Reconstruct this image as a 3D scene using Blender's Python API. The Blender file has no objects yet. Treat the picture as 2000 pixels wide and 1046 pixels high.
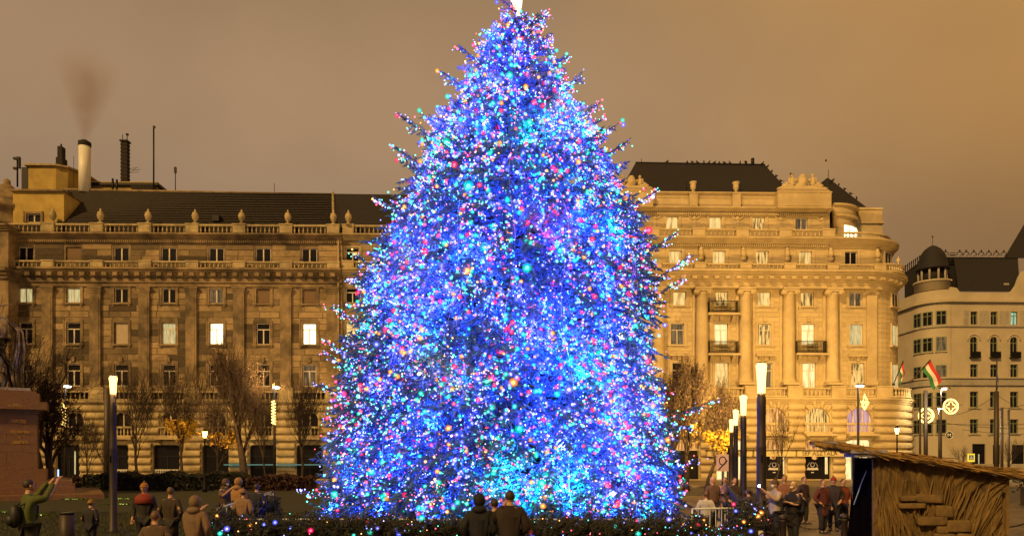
import bpy, math, random
import numpy as np
from mathutils import Vector, Matrix, noise
R = math.radians
random.seed(7)
SC = bpy.context.scene
COL = SC.collection

# ---------------------------------------------------------------- camera, sky, sun, exposure
H_EYE, FPX, HOR = 2.3, 1400.0, 895.0
cam_d = bpy.data.cameras.new('camera'); cam = bpy.data.objects.new('camera', cam_d); COL.objects.link(cam)
cam.location = (0, 0, H_EYE); cam.rotation_euler = (R(90), 0, 0)
cam_d.lens = 36 * FPX / 2000; cam_d.sensor_width = 36; cam_d.shift_y = (HOR - 523) / 2000
cam_d.clip_start = 0.2; cam_d.clip_end = 3000
SC.camera = cam

W = bpy.data.worlds.new('World'); SC.world = W; W.use_nodes = True
nt = W.node_tree; nt.nodes.clear()
def N(t, **k):
    n = nt.nodes.new(t)
    for a, b in k.items(): setattr(n, a, b)
    return n
L = lambda a, b: nt.links.new(a, b)
def lin(r, g, b):
    f = lambda c: (c / 255 / 12.92) if c / 255 <= .04045 else ((c / 255 + .055) / 1.055) ** 2.4
    return (f(r), f(g), f(b), 1)
tc = N('ShaderNodeTexCoord'); sp = N('ShaderNodeSeparateXYZ'); L(tc.outputs['Generated'], sp.inputs[0])
def ramp(stops):
    r = N('ShaderNodeValToRGB'); r.color_ramp.interpolation = 'EASE'
    e = r.color_ramp.elements
    while len(e) > 1: e.remove(e[-1])
    e[0].position, e[0].color = stops[0]
    for p, c in stops[1:]:
        x = e.new(p); x.color = c
    return r
def mr(src, a, b):
    m = N('ShaderNodeMapRange'); m.inputs['From Min'].default_value = a; m.inputs['From Max'].default_value = b
    L(src, m.inputs['Value']); return m.outputs[0]
left = ramp([(0, lin(112, 90, 72)), (.35, lin(140, 116, 93)), (.7, lin(158, 128, 97)), (1, lin(138, 110, 78))])
right = ramp([(0, lin(112, 84, 56)), (.35, lin(136, 102, 64)), (.7, lin(176, 130, 72)), (1, lin(200, 146, 70))])
L(mr(sp.outputs['Z'], 0.0, 0.62), left.inputs[0]); L(mr(sp.outputs['Z'], 0.0, 0.62), right.inputs[0])
mx = N('ShaderNodeMix', data_type='RGBA'); L(mr(sp.outputs['X'], 0.05, 0.62), mx.inputs[0]); L(left.outputs[0], mx.inputs[6]); L(right.outputs[0], mx.inputs[7])
nz = N('ShaderNodeTexNoise'); nz.inputs['Scale'].default_value = 3.0; nz.inputs['Detail'].default_value = 5
L(tc.outputs['Generated'], nz.inputs['Vector'])
mul = N('ShaderNodeMix', data_type='RGBA', blend_type='MULTIPLY'); mul.inputs[0].default_value = 1
cr = ramp([(.3, (.93, .93, .94, 1)), (.7, (1.07, 1.06, 1.05, 1))]); L(nz.outputs[0], cr.inputs[0])
L(mx.outputs[2], mul.inputs[6]); L(cr.outputs[0], mul.inputs[7])
bg = N('ShaderNodeBackground'); bg.inputs['Strength'].default_value = 1.12; L(mul.outputs[2], bg.inputs[0])
out = N('ShaderNodeOutputWorld'); L(bg.outputs[0], out.inputs[0])

sd = bpy.data.lights.new('sun', 'SUN'); sd.energy = 3.3; sd.angle = R(6); sd.color = (1, .60, .185)
sun = bpy.data.objects.new('sun', sd); COL.objects.link(sun)
sun.rotation_euler = Vector((.72, 1, -.88)).to_track_quat('-Z', 'Y').to_euler()   # warm glow of the lit city behind the camera
SC.view_settings.view_transform = 'Standard'; SC.view_settings.look = 'None'; SC.view_settings.exposure = 0; SC.view_settings.gamma = 1
SC.cycles.use_denoising = True; SC.cycles.sample_clamp_indirect = 2.0; SC.cycles.max_bounces = 5
SC.cycles.diffuse_bounces = 2; SC.cycles.glossy_bounces = 2; SC.cycles.transparent_max_bounces = 12; SC.cycles.transmission_bounces = 2
SC.cycles.caustics_reflective = False; SC.cycles.caustics_refractive = False; SC.cycles.use_light_tree = True

def P(x, y, s):                      # a pixel at a scale of s pixels per metre -> a point
    return Vector(((x - 1000) / s, FPX / s, (HOR - y) / s + H_EYE))

# ---------------------------------------------------------------- helpers
def empty(name, loc=(0, 0, 0), rz=0, label=None, cat=None, group=None):
    o = bpy.data.objects.new(name, None); COL.objects.link(o); o.location = loc; o.rotation_euler = (0, 0, rz)
    o.empty_display_size = .2
    return tag(o, label, cat, group)
def tag(o, label=None, cat=None, group=None, kind=None):
    if label: o['label'] = label
    if cat: o['category'] = cat
    if group: o['group'] = group
    if kind: o['kind'] = kind
    return o
def link(name, me, mats=None, parent=None, loc=None, rot=None, scale=None):
    o = bpy.data.objects.new(name, me); COL.objects.link(o)
    if mats and not me.materials:
        for m in (mats if isinstance(mats, (list, tuple)) else [mats]): me.materials.append(m)
    if parent: o.parent = parent
    if loc is not None: o.location = loc
    if rot is not None: o.rotation_euler = rot
    if scale is not None: o.scale = scale
    return o
def frame_of(d):
    d = d.normalized(); u = Vector((0, 0, 1)) if abs(d.z) < .95 else Vector((1, 0, 0))
    a = d.cross(u).normalized(); return a, a.cross(d).normalized()
class MB:
    def __init__(s): s.v, s.f, s.m, s.c, s.sm = [], [], [], [], []; s.cc = None
    def face(s, idx, m=0, sm=False): s.f.append(tuple(idx)); s.m.append(m); s.sm.append(sm); s.c.append(s.cc)
    def box(s, x0, y0, z0, x1, y1, z1, m=0):
        b = len(s.v); s.v += [(x, y, z) for z in (z0, z1) for y in (y0, y1) for x in (x0, x1)]
        for q in ((0, 1, 5, 4), (1, 3, 7, 5), (3, 2, 6, 7), (2, 0, 4, 6), (4, 5, 7, 6), (2, 3, 1, 0)): s.face([b + i for i in q], m)
        return s
    def quad(s, a, b_, c, d, m=0):
        b = len(s.v); s.v += [tuple(a), tuple(b_), tuple(c), tuple(d)]; s.face((b, b + 1, b + 2, b + 3), m); return s
    def poly(s, pts, m=0):
        b = len(s.v); s.v += [tuple(p) for p in pts]; s.face(range(b, b + len(pts)), m); return s
    def prism(s, pts, vec, m=0):       # polygon extruded along vec
        n = len(pts); b = len(s.v); vec = Vector(vec)
        s.v += [tuple(p) for p in pts] + [tuple(Vector(p) + vec) for p in pts]
        s.face(list(range(b, b + n)), m); s.face(list(range(b + 2 * n - 1, b + n - 1, -1)), m)
        for i in range(n): j = (i + 1) % n; s.face((b + j, b + i, b + n + i, b + n + j), m)
        return s
    def tube(s, pts, rs, n=6, m=0, cap=True, sm=True):
        pts = [Vector(p) for p in pts]
        if not isinstance(rs, (list, tuple)): rs = [rs] * len(pts)
        b = len(s.v); k = len(pts)
        a, c = frame_of(pts[1] - pts[0])
        for i, p in enumerate(pts):
            d = (pts[min(i + 1, k - 1)] - pts[max(i - 1, 0)]).normalized()
            a = (a - d * a.dot(d)); a = a.normalized() if a.length > 1e-6 else frame_of(d)[0]
            c = a.cross(d)
            for j in range(n):
                t = 2 * math.pi * j / n; s.v.append(tuple(p + (a * math.cos(t) + c * math.sin(t)) * rs[i]))
        for i in range(k - 1):
            for j in range(n):
                q = (j + 1) % n; s.face((b + i * n + j, b + i * n + q, b + (i + 1) * n + q, b + (i + 1) * n + j), m, sm)
        if cap:
            s.face(range(b + n - 1, b - 1, -1), m); s.face(range(b + (k - 1) * n, b + k * n), m)
        return s
    def lathe(s, prof, c=(0, 0, 0), n=12, m=0, sm=True, ry=1):     # prof = [(r, z)...]
        b = len(s.v); k = len(prof)
        for r, z in prof:
            for j in range(n):
                t = 2 * math.pi * j / n; s.v.append((c[0] + r * math.cos(t), c[1] + ry * r * math.sin(t), c[2] + z))
        for i in range(k - 1):
            for j in range(n):
                q = (j + 1) % n; s.face((b + i * n + j, b + i * n + q, b + (i + 1) * n + q, b + (i + 1) * n + j), m, sm)
        s.face(range(b + n - 1, b - 1, -1), m); s.face(range(b + (k - 1) * n, b + k * n), m)
        return s
    def ell(s, c, r, n=10, m=0, k=7):
        if not isinstance(r, (list, tuple)): r = (r, r, r)
        b = len(s.v); c = Vector(c)
        for i in range(1, k):
            p = math.pi * i / k - math.pi / 2
            for j in range(n):
                t = 2 * math.pi * j / n
                s.v.append((c.x + r[0] * math.cos(p) * math.cos(t), c.y + r[1] * math.cos(p) * math.sin(t), c.z + r[2] * math.sin(p)))
        s.v += [(c.x, c.y, c.z - r[2]), (c.x, c.y, c.z + r[2])]; lo = b + (k - 1) * n
        for i in range(k - 2):
            for j in range(n):
                q = (j + 1) % n; s.face((b + i * n + j, b + i * n + q, b + (i + 1) * n + q, b + (i + 1) * n + j), m, True)
        for j in range(n):
            q = (j + 1) % n; s.face((lo, b + q, b + j), m, True); s.face((lo + 1, b + (k - 2) * n + j, b + (k - 2) * n + q), m, True)
        return s
    def rot(s, start, mat):
        for i in range(start, len(s.v)): s.v[i] = tuple(mat @ Vector(s.v[i]))
    def mesh(s, name, mats=None):
        me = bpy.data.meshes.new(name); me.from_pydata(s.v, [], s.f)
        if mats:
            for mm in (mats if isinstance(mats, (list, tuple)) else [mats]): me.materials.append(mm)
        if s.f:
            me.polygons.foreach_set('material_index', s.m); me.polygons.foreach_set('use_smooth', s.sm)
        if any(c is not None for c in s.c):
            at = me.color_attributes.new('tone', 'FLOAT_COLOR', 'CORNER'); dat = []
            for p, c in zip(me.polygons, s.c): dat += list(c or (1, 1, 1, 1)) * p.loop_total
            at.data.foreach_set('color', dat)
        me.update(); return me
    def build(s, name, mats, parent=None, **k): return link(name, s.mesh(name, mats), None, parent, **k)

def mat(name, col, rough=.8, metal=0., var=.25, scale=3., bump=0., bscale=None, emit=None, estr=1., src=None, soot=None, alpha=None, spec=None, stretch=None, dark=None):
    m = bpy.data.materials.new(name); m.use_nodes = True; t = m.node_tree; b = t.nodes['Principled BSDF']
    b.inputs['Roughness'].default_value = rough; b.inputs['Metallic'].default_value = metal
    if spec is not None: b.inputs['Specular IOR Level'].default_value = spec
    if len(col) == 3: col = (*col, 1)
    b.inputs['Base Color'].default_value = col
    g = t.nodes.new('ShaderNodeNewGeometry'); vec = g.outputs['Position']
    if stretch:
        mp = t.nodes.new('ShaderNodeMapping'); mp.inputs['Scale'].default_value = stretch; t.links.new(vec, mp.inputs[0]); vec = mp.outputs[0]
    cur = None
    if src == 'obj':
        n = t.nodes.new('ShaderNodeObjectInfo'); cur = n.outputs['Color']
    elif src == 'attr':
        n = t.nodes.new('ShaderNodeVertexColor'); n.layer_name = 'tone'; cur = n.outputs['Color']
    def mixc(fac, a, bb, blend='MIX'):
        x = t.nodes.new('ShaderNodeMix'); x.data_type = 'RGBA'; x.blend_type = blend
        if isinstance(fac, float): x.inputs[0].default_value = fac
        else: t.links.new(fac, x.inputs[0])
        for i, q in ((6, a), (7, bb)):
            if isinstance(q, tuple): x.inputs[i].default_value = q
            else: t.links.new(q, x.inputs[i])
        return x.outputs[2]
    def nz(sc, det=5, ro=.6):
        n = t.nodes.new('ShaderNodeTexNoise'); n.inputs['Scale'].default_value = sc; n.inputs['Detail'].default_value = det; n.inputs['Roughness'].default_value = ro
        t.links.new(vec, n.inputs['Vector']); return n.outputs[0]
    def rm(v, a, c0, bpos, c1):
        r = t.nodes.new('ShaderNodeValToRGB'); r.color_ramp.elements[0].position = a; r.color_ramp.elements[0].color = c0
        r.color_ramp.elements[1].position = bpos; r.color_ramp.elements[1].color = c1; t.links.new(v, r.inputs[0]); return r.outputs[0]
    if var:
        lo = 1 - var; hi = 1 + var
        vv = rm(nz(scale), .3, (lo, lo, lo, 1), .7, (hi, hi, hi, 1))
        cur = mixc(1., cur if cur else col, vv, 'MULTIPLY')
    if soot:                                   # (scale, colour, lo, hi)
        f = rm(nz(soot[0], 6, .65), soot[2], (0, 0, 0, 1), soot[3], (1, 1, 1, 1))
        cur = mixc(f, cur if cur else col, soot[1])
    if cur is not None: t.links.new(cur, b.inputs['Base Color'])
    if bump:
        bp = t.nodes.new('ShaderNodeBump'); bp.inputs['Strength'].default_value = bump; bp.inputs['Distance'].default_value = .03
        t.links.new(nz(bscale or scale * 4, 6), bp.inputs['Height']); t.links.new(bp.outputs[0], b.inputs['Normal'])
    if emit:
        b.inputs['Emission Color'].default_value = (*emit, 1); b.inputs['Emission Strength'].default_value = estr
    if alpha is not None: b.inputs['Alpha'].default_value = alpha
    return m
def glow(name, col, st, light=True):
    m = bpy.data.materials.new(name); m.use_nodes = True; t = m.node_tree; t.nodes.clear()
    e = t.nodes.new('ShaderNodeEmission'); e.inputs[0].default_value = (*col, 1); e.inputs[1].default_value = st
    o = t.nodes.new('ShaderNodeOutputMaterial'); t.links.new(e.outputs[0], o.inputs[0])
    if not light: m.cycles.emission_sampling = 'NONE'
    return m
def halo_shell(name, col, st, a):
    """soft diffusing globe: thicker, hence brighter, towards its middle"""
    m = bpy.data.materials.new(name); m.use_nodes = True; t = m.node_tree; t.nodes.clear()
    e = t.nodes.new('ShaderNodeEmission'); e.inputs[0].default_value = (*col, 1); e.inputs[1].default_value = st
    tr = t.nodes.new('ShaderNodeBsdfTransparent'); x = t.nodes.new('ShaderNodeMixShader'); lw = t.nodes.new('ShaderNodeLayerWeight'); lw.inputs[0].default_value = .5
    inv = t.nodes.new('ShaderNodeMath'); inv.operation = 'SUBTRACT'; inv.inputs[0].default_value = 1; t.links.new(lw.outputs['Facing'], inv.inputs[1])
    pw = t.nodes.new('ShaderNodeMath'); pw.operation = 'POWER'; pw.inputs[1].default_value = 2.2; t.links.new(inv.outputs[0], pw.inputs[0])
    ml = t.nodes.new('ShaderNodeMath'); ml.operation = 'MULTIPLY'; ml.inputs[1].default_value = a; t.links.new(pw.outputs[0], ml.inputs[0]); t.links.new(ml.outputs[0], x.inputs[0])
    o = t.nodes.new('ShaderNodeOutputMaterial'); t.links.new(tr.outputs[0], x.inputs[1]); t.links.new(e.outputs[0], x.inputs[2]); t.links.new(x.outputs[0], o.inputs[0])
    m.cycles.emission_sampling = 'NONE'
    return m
def litpane(name, c1, c2, st, sc=1.6, thr=(.4, .6)):   # a lit room or curtain behind glass
    m = bpy.data.materials.new(name); m.use_nodes = True; t = m.node_tree; b = t.nodes['Principled BSDF']
    b.inputs['Roughness'].default_value = .15; b.inputs['Base Color'].default_value = (.05, .05, .05, 1)
    g = t.nodes.new('ShaderNodeNewGeometry'); mp = t.nodes.new('ShaderNodeMapping'); mp.inputs['Scale'].default_value = (sc * 1.5, sc, sc * .22)
    t.links.new(g.outputs['Position'], mp.inputs[0])
    n = t.nodes.new('ShaderNodeTexNoise'); n.inputs['Scale'].default_value = 1.6; n.inputs['Detail'].default_value = 2; t.links.new(mp.outputs[0], n.inputs['Vector'])
    r = t.nodes.new('ShaderNodeValToRGB'); r.color_ramp.elements[0].position = thr[0]; r.color_ramp.elements[0].color = (*c1, 1)
    r.color_ramp.elements[1].position = thr[1]; r.color_ramp.elements[1].color = (*c2, 1)
    t.links.new(n.outputs[0], r.inputs[0]); t.links.new(r.outputs[0], b.inputs['Emission Color']); b.inputs['Emission Strength'].default_value = st
    m.cycles.emission_sampling = 'NONE'
    return m
def text_mesh(body, size, extrude=.01, align='CENTER'):
    c = bpy.data.curves.new('lettering', 'FONT'); c.body = body; c.size = size; c.extrude = extrude; c.align_x = align; c.resolution_u = 3
    o = bpy.data.objects.new('lettering', c); COL.objects.link(o)
    me = bpy.data.meshes.new_from_object(o.evaluated_get(bpy.context.evaluated_depsgraph_get()))
    bpy.data.objects.remove(o); bpy.data.curves.remove(c); return me
def letters(body, size, m, parent, loc, rz=0, name='lettering', extrude=.01):
    me = text_mesh(body, size, extrude); me.materials.clear(); me.materials.append(m)
    return link(name, me, None, parent, loc, (R(90), 0, rz))

M = {}
sootl = (.35, (.075, .055, .032, 1), .44, .64)
M['lstone'] = mat('sooty limestone', (.26, .185, .10), .85, var=.3, scale=1.2, bump=.5, soot=sootl)
M['lblock'] = mat('sooty limestone block', (1, 1, 1), .85, var=.22, scale=2.2, bump=.5, src='obj', soot=(.6, (.06, .045, .028, 1), .52, .76))
M['lblockj'] = mat('sooty limestone blocks joined', (1, 1, 1), .85, var=.22, scale=2.2, bump=.5, src='attr', soot=(.6, (.06, .045, .028, 1), .52, .76))
M['lbase'] = mat('pale rusticated limestone', (.42, .335, .185), .85, var=.25, scale=1.5, bump=.5, soot=(.5, (.13, .10, .06, 1), .45, .75))
M['rstone'] = mat('warm limestone', (.50, .39, .215), .8, var=.12, scale=1.2, bump=.3, soot=(.4, (.38, .29, .155, 1), .45, .7))
M['rblock'] = mat('warm limestone block', (1, 1, 1), .8, var=.1, scale=2, bump=.3, src='obj')
M['rblockj'] = mat('warm limestone blocks joined', (1, 1, 1), .8, var=.1, scale=2, bump=.3, src='attr')
M['cream'] = mat('cream render', (.45, .38, .27), .9, var=.12, scale=.4, bump=.2)
M['creamtrim'] = mat('cream render trim', (.34, .30, .24), .9, var=.15, scale=.8)
M['yellow'] = mat('ochre render', (.42, .30, .085), .9, var=.2, scale=.9, bump=.3)
M['slate'] = mat('dark slate roof', (.009, .007, .009), .8, var=.5, scale=5, bump=.6, bscale=10)
M['tile'] = mat('old brown tile roof', (.020, .014, .011), .9, var=.5, scale=2.5, bump=.9, bscale=7, soot=(1.2, (.02, .015, .012, 1), .4, .7))
M['frame'] = mat('white painted window frame', (.62, .55, .45), .6, var=.1)
M['frame2'] = mat('green grey window frame', (.16, .19, .12), .6, var=.1)
M['dark'] = mat('dark window glass', (.010, .009, .012), .3, var=0, spec=.12)
M['curtain'] = litpane('dim curtain', (.02, .014, .01), (.16, .10, .045), 1., 1.6)
M['lit'] = litpane('warm lit curtain', (.42, .20, .03), (1., .68, .24), 1.0, 1.4, (.33, .55))
M['lit2'] = litpane('warm lit room', (.10, .04, .008), (1., .62, .18), 1.0, 2.2, (.4, .58))
M['white'] = litpane('bright lit room', (.65, .40, .10), (1.2, .92, .42), 1.05, 1.6, (.3, .5))
M['bright'] = litpane('very bright lit room', (1.5, 1.2, .5), (2.2, 2., 1.2), 1.5, 1.2, (.3, .5))
M['pale'] = litpane('pale curtain lit from inside', (.38, .31, .12), (.78, .66, .32), .9, 3, (.3, .7))
M['teal'] = litpane('pale green lit pane', (.16, .36, .24), (.4, .72, .5), 1., 2)
M['pink'] = litpane('lilac lit curtain', (.42, .18, .22), (.6, .36, .42), 1., 2)
M['amber'] = litpane('amber lit shop', (.3, .1, .015), (.95, .45, .12), 1., 2.5)
M['blind'] = mat('lowered brown blind', (.16, .10, .055), .8, var=.15, stretch=(.2, .2, 14), scale=1.5)
M['shut'] = mat('lowered white shutter', (.40, .33, .24), .7, var=.08)
M['iron'] = mat('black ironwork', (.012, .011, .011), .5, .6, var=.1)
M['pole'] = mat('dark painted lamp post', (.030, .021, .018), .55, .2, var=.15)
M['glowlamp'] = glow('glowing lamp glass', (1, .62, .17), 4.2)
M['glowcore'] = glow('glowing led panel', (1, 1, .82), 14)
M['glowwarm'] = glow('amber decoration light', (1, .62, .15), 5)
M['glowsod'] = glow('sodium lamp glass', (1, .45, .07), 45)
M['bark'] = mat('dark wet bark', (.032, .020, .013), .9, var=.3, scale=6, bump=.6)
M['twig'] = mat('brown twigs', (.034, .020, .012), .9, var=.3)
M['leafbrown'] = mat('dry brown leaves', (.075, .042, .018), .8, var=.4, scale=8)
M['leafgold'] = mat('yellow autumn leaves', (.42, .25, .02), .7, var=.3, scale=8)
M['dimteal'] = glow('dim teal canopy light', (.22, .45, .36), .5)
M['hedge'] = mat('dark clipped hedge leaves', (.020, .022, .010), .7, var=.5, scale=6)
M['hedgered'] = mat('brown barberry hedge leaves', (.055, .022, .010), .7, var=.5, scale=6)
M['grass'] = mat('night lawn', (.020, .021, .005), .9, var=.35, scale=1.5, bump=.6, bscale=30)
M['blade'] = mat('grass blades', (.03, .034, .006), .8, var=.4, scale=8)
M['pave'] = mat('stone paving slab', (.15, .112, .075), .6, var=.3, scale=3, bump=.3)
M['asphalt'] = mat('asphalt', (.05, .042, .036), .7, var=.3, scale=6, bump=.4, bscale=40)
M['kerb'] = mat('pale kerb stone', (.25, .21, .14), .8, var=.2)
M['granite'] = mat('reddish polished granite', (.17, .092, .046), .38, var=.3, scale=9, bump=.1)
M['gold'] = mat('gilt letters', (.9, .55, .12), .35, .6, var=.2, emit=(.8, .45, .08), estr=.0)
M['bronze'] = mat('dark bronze', (.42, .38, .36), .33, .75, var=.5, scale=3, bump=.4, bscale=5)
M['white_p'] = mat('white paint', (.7, .68, .62), .5, var=.05)
M['black'] = mat('matt black', (.008, .008, .01), .6, var=.1)
# ---------------------------------------------------------------- facade kit: every figure is read off the photograph and put on the building's own plane
class Fac:
    def __init__(s, name, label, xc, dist, rz=0.):
        s.xc, s.D = xc, dist; s.X0 = (xc - 1000) / FPX * dist
        s.root = empty(name, (s.X0, dist, 0), rz, label, 'building')
    def u(s, px, v=0.): return (px - 1000) / FPX * (s.D + v) - s.X0
    def z(s, py, v=0.): return (HOR - py) / FPX * (s.D + v) + H_EYE
    def k(s): return FPX / s.D
def wall(F, x0, x1, yt, yb, holes, m, v=0., reveal=.4, name='wall', back=.0):
    xs = sorted({x0, x1} | {h[i] for h in holes for i in (0, 2) if x0 < h[i] < x1}); ys = sorted({yt, yb} | {h[i] for h in holes for i in (1, 3) if yt < h[i] < yb})
    b = MB()
    for i in range(len(xs) - 1):
        for j in range(len(ys) - 1):
            cx, cy = (xs[i] + xs[i + 1]) / 2, (ys[j] + ys[j + 1]) / 2
            if any(h[0] < cx < h[2] and h[1] < cy < h[3] for h in holes): continue
            U0, U1, Z0, Z1 = F.u(xs[i], v), F.u(xs[i + 1], v), F.z(ys[j + 1], v), F.z(ys[j], v)
            b.quad((U0, v, Z0), (U1, v, Z0), (U1, v, Z1), (U0, v, Z1))
    for h in holes:
        U0, U1, Z0, Z1 = F.u(h[0], v), F.u(h[2], v), F.z(h[3], v), F.z(h[1], v); w = v + reveal
        b.quad((U0, v, Z0), (U0, w, Z0), (U0, w, Z1), (U0, v, Z1)); b.quad((U1, w, Z0), (U1, v, Z0), (U1, v, Z1), (U1, w, Z1))
        b.quad((U0, w, Z1), (U1, w, Z1), (U1, v, Z1), (U0, v, Z1)); b.quad((U0, v, Z0), (U1, v, Z0), (U1, w, Z0), (U0, w, Z0))
    # body behind, so that the building has depth
    U0, U1, Z0, Z1 = F.u(x0, v), F.u(x1, v), F.z(yb, v), F.z(yt, v)
    dp = back or 12.
    b.quad((U0, v + dp, Z0), (U0, v, Z0), (U0, v, Z1), (U0, v + dp, Z1)); b.quad((U1, v, Z0), (U1, v + dp, Z0), (U1, v + dp, Z1), (U1, v, Z1))
    b.quad((U0, v, Z1), (U1, v, Z1), (U1, v + dp, Z1), (U0, v + dp, Z1)); b.quad((U0, v + dp, Z0), (U0, v + dp, Z1), (U1, v + dp, Z1), (U1, v + dp, Z0))
    return b.build(name, m, F.root)
def arch_fill(F, h, m, v=0., reveal=.4, n=8, rx=None, name='spandrel'):
    """fills the top corners of a rectangular opening so that it ends in an arch (or in rounded corners of rx pixels)"""
    U0, U1, Z1 = F.u(h[0], v), F.u(h[2], v), F.z(h[1], v); r = (U1 - U0) / 2 if rx is None else rx / F.k()
    b = MB()
    for sx, c in ((-1, U0 + r), (1, U1 - r)):
        arc = [(c + sx * r * math.sin(math.pi / 2 * i / n), Z1 - r + r * math.cos(math.pi / 2 * i / n)) for i in range(n + 1)]
        pts = [(c + sx * r, v + .004, Z1)] + [(a, v + .004, z) for a, z in (arc[::-1] if sx > 0 else arc[::-1])]
        b.prism(pts, (0, reveal - .01, 0))
    return b.build(name, m, F.root)
_pane = {}
def panes(parent, u0, z0, u1, z1, y, m):
    if m.name not in _pane:
        me = bpy.data.meshes.new('pane'); me.from_pydata([(0, 0, 0), (1, 0, 0), (1, 0, 1), (0, 0, 1), (0, .02, 0), (1, .02, 0), (1, .02, 1), (0, .02, 1)], [], [(0, 1, 2, 3), (5, 4, 7, 6), (0, 3, 7, 4), (1, 5, 6, 2), (3, 2, 6, 7), (0, 4, 5, 1)])
        me.materials.append(m); _pane[m.name] = me
    return link('pane', _pane[m.name], None, parent, (u0, y, z0), None, (u1 - u0, 1, z1 - z0))
def window(F, r, kind='dark', style='two', v=0., sur=None, fm=None, depth=.16, sill=False, arch=False, key=False, sm=None, fw=.085):
    """window > frame mesh with its panes; r is the opening in pixels"""
    fm = fm or M['frame']; U0, U1, Z0, Z1 = F.u(r[0], v), F.u(r[2], v), F.z(r[3], v), F.z(r[1], v); y = v + depth
    w = F.root
    b = MB(); t = fw; e = .003
    if kind in ('blind', 'shut'):
        b.box(U0 + e, y, Z0 + e, U0 + t, y + .08, Z1 - e); b.box(U1 - t, y, Z0 + e, U1 - e, y + .08, Z1 - e)
        win = b.build('window', sm or M['lstone'], w)
        s = MB(); n = 12
        for i in range(n):
            zz = Z0 + (Z1 - Z0) * i / n; s.box(U0 + t + .01, y + .01, zz + .004, U1 - t - .01, y + .05 + .015 * (i % 2), zz + (Z1 - Z0) / n)
        s.build('roller_shutter', M[kind], win)
    else:
        b.box(U0 + e, y, Z0 + e, U0 + t, y + .09, Z1 - e); b.box(U1 - t, y, Z0 + e, U1 - e, y + .09, Z1 - e)
        b.box(U0 + t, y + .002, Z0 + e, U1 - t, y + .088, Z0 + t); b.box(U0 + t, y + .002, Z1 - t, U1 - t, y + .088, Z1 - e)
        zt = Z1 - t
        cells = []
        if style in ('T', 'T3'):
            zt = Z0 + (Z1 - Z0) * .68; b.box(U0 + t, y - .01, zt, U1 - t, y + .09, zt + t)
            if style == 'T3':
                um = (U0 + U1) / 2; b.box(um - .03, y + .005, zt + t, um + .03, y + .085, Z1 - t)
            cells.append((U0 + t, zt + t, U1 - t, Z1 - t))
        um = (U0 + U1) / 2
        if style == 'three':
            w3 = (U1 - U0) / 3
            for c in (U0 + w3 * .95, U0 + w3 * 2.05): b.box(c - t / 2, y - .01, Z0 + t, c + t / 2, y + .09, Z1 - t)
            cells += [(U0 + t, Z0 + t, U0 + w3 * .95 - t / 2, Z1 - t), (U0 + w3 * .95 + t / 2, Z0 + t, U0 + w3 * 2.05 - t / 2, Z1 - t), (U0 + w3 * 2.05 + t / 2, Z0 + t, U1 - t, Z1 - t)]
        elif style != 'one':
            b.box(um - t * .6, y - .012, Z0 + t, um + t * .6, y + .09, zt)
            cells += [(U0 + t, Z0 + t, um - t * .6, zt), (um + t * .6, Z0 + t, U1 - t, zt)]
        else: cells.append((U0 + t, Z0 + t, U1 - t, zt))
        win = b.build('window', fm, w)
        for c in cells: panes(win, *c, y + .05, M[kind])
    if sur:
        s = MB(); q = .2; p = .07
        s.box(U0 - q, v - p, Z0, U0 + .0, v + .1, Z1 + q); s.box(U1, v - p, Z0, U1 + q, v + .1, Z1 + q); s.box(U0, v - p + .002, Z1, U1, v + .1, Z1 + q - .002)
        s.box(U0 - q - .1, v - p - .05, Z0, U0 - q - .003, v + .05, Z1 + q + .06); s.box(U1 + q + .003, v - p - .05, Z0, U1 + q + .1, v + .05, Z1 + q + .06)
        if key: s.box(um_ := (U0 + U1) / 2 - .18, v - .2, Z1 + q + .02, um_ + .36, v, Z1 + q + .55)
        s.build('window_surround', sur, win)
    if sill:
        s = MB().box(U0 - .35, v - .22, Z0 - .16, U1 + .35, v + .05, Z0 - .004)
        s.box(U0 - .25, v - .14, Z0 - .34, U0, v, Z0 - .163); s.box(U1, v - .14, Z0 - .34, U1 + .25, v, Z0 - .163)
        s.build('sill', sur or sm or M['lstone'], win)
    return win
BAL = [(.10, 0), (.10, .05), (.05, .08), (.055, .14), (.105, .26), (.085, .38), (.045, .52), (.055, .6), (.09, .66), (.09, .72)]
def balustrade(F, x0, x1, yt, yb, m, v, pitch=8.6, name='balustrade'):
    U0, U1, Z0, Z1 = F.u(x0, v), F.u(x1, v), F.z(yb, v), F.z(yt, v); b = MB(); h = Z1 - Z0; a = h * .16
    b.box(U0, v - .16, Z1 - a, U1, v + .16, Z1); b.box(U0, v - .16, Z0, U1, v + .16, Z0 + a)
    n = max(2, round((x1 - x0) / pitch)); hh = h - 2 * a
    for i in range(n):
        uu = U0 + (U1 - U0) * (i + .5) / n; b.lathe([(r * .95, z / .72 * hh) for r, z in BAL], (uu, v, Z0 + a), 6)
    return b.build(name, m, F.root)
def pier(F, x0, x1, yt, yb, m, v, w=.5, name='pier'):
    U0, U1, Z0, Z1 = F.u(x0, v), F.u(x1, v), F.z(yb, v), F.z(yt, v)
    b = MB().box(U0, v - w / 2, Z0, U1, v + w / 2, Z1 - .12).box(U0 - .06, v - w / 2 - .06, Z1 - .12, U1 + .06, v + w / 2 + .06, Z1)
    b.box(U0 + .12, v - w / 2 - .03, Z0 + .2, U1 - .12, v - w / 2, Z1 - .3)
    return b.build(name, m, F.root)
def path_right(F, x0, xa, r, back, v):       # plan line: straight from x0 to xa, then a quarter round turning back
    pts = [(F.u(x0, v), v)]; c = (F.u(xa, v), v + r)
    for i in range(13): t = math.pi / 2 * i / 12; pts.append((c[0] + r * math.sin(t), c[1] - r * math.cos(t)))
    pts.append((c[0] + r, c[1] + back)); return pts
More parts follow.
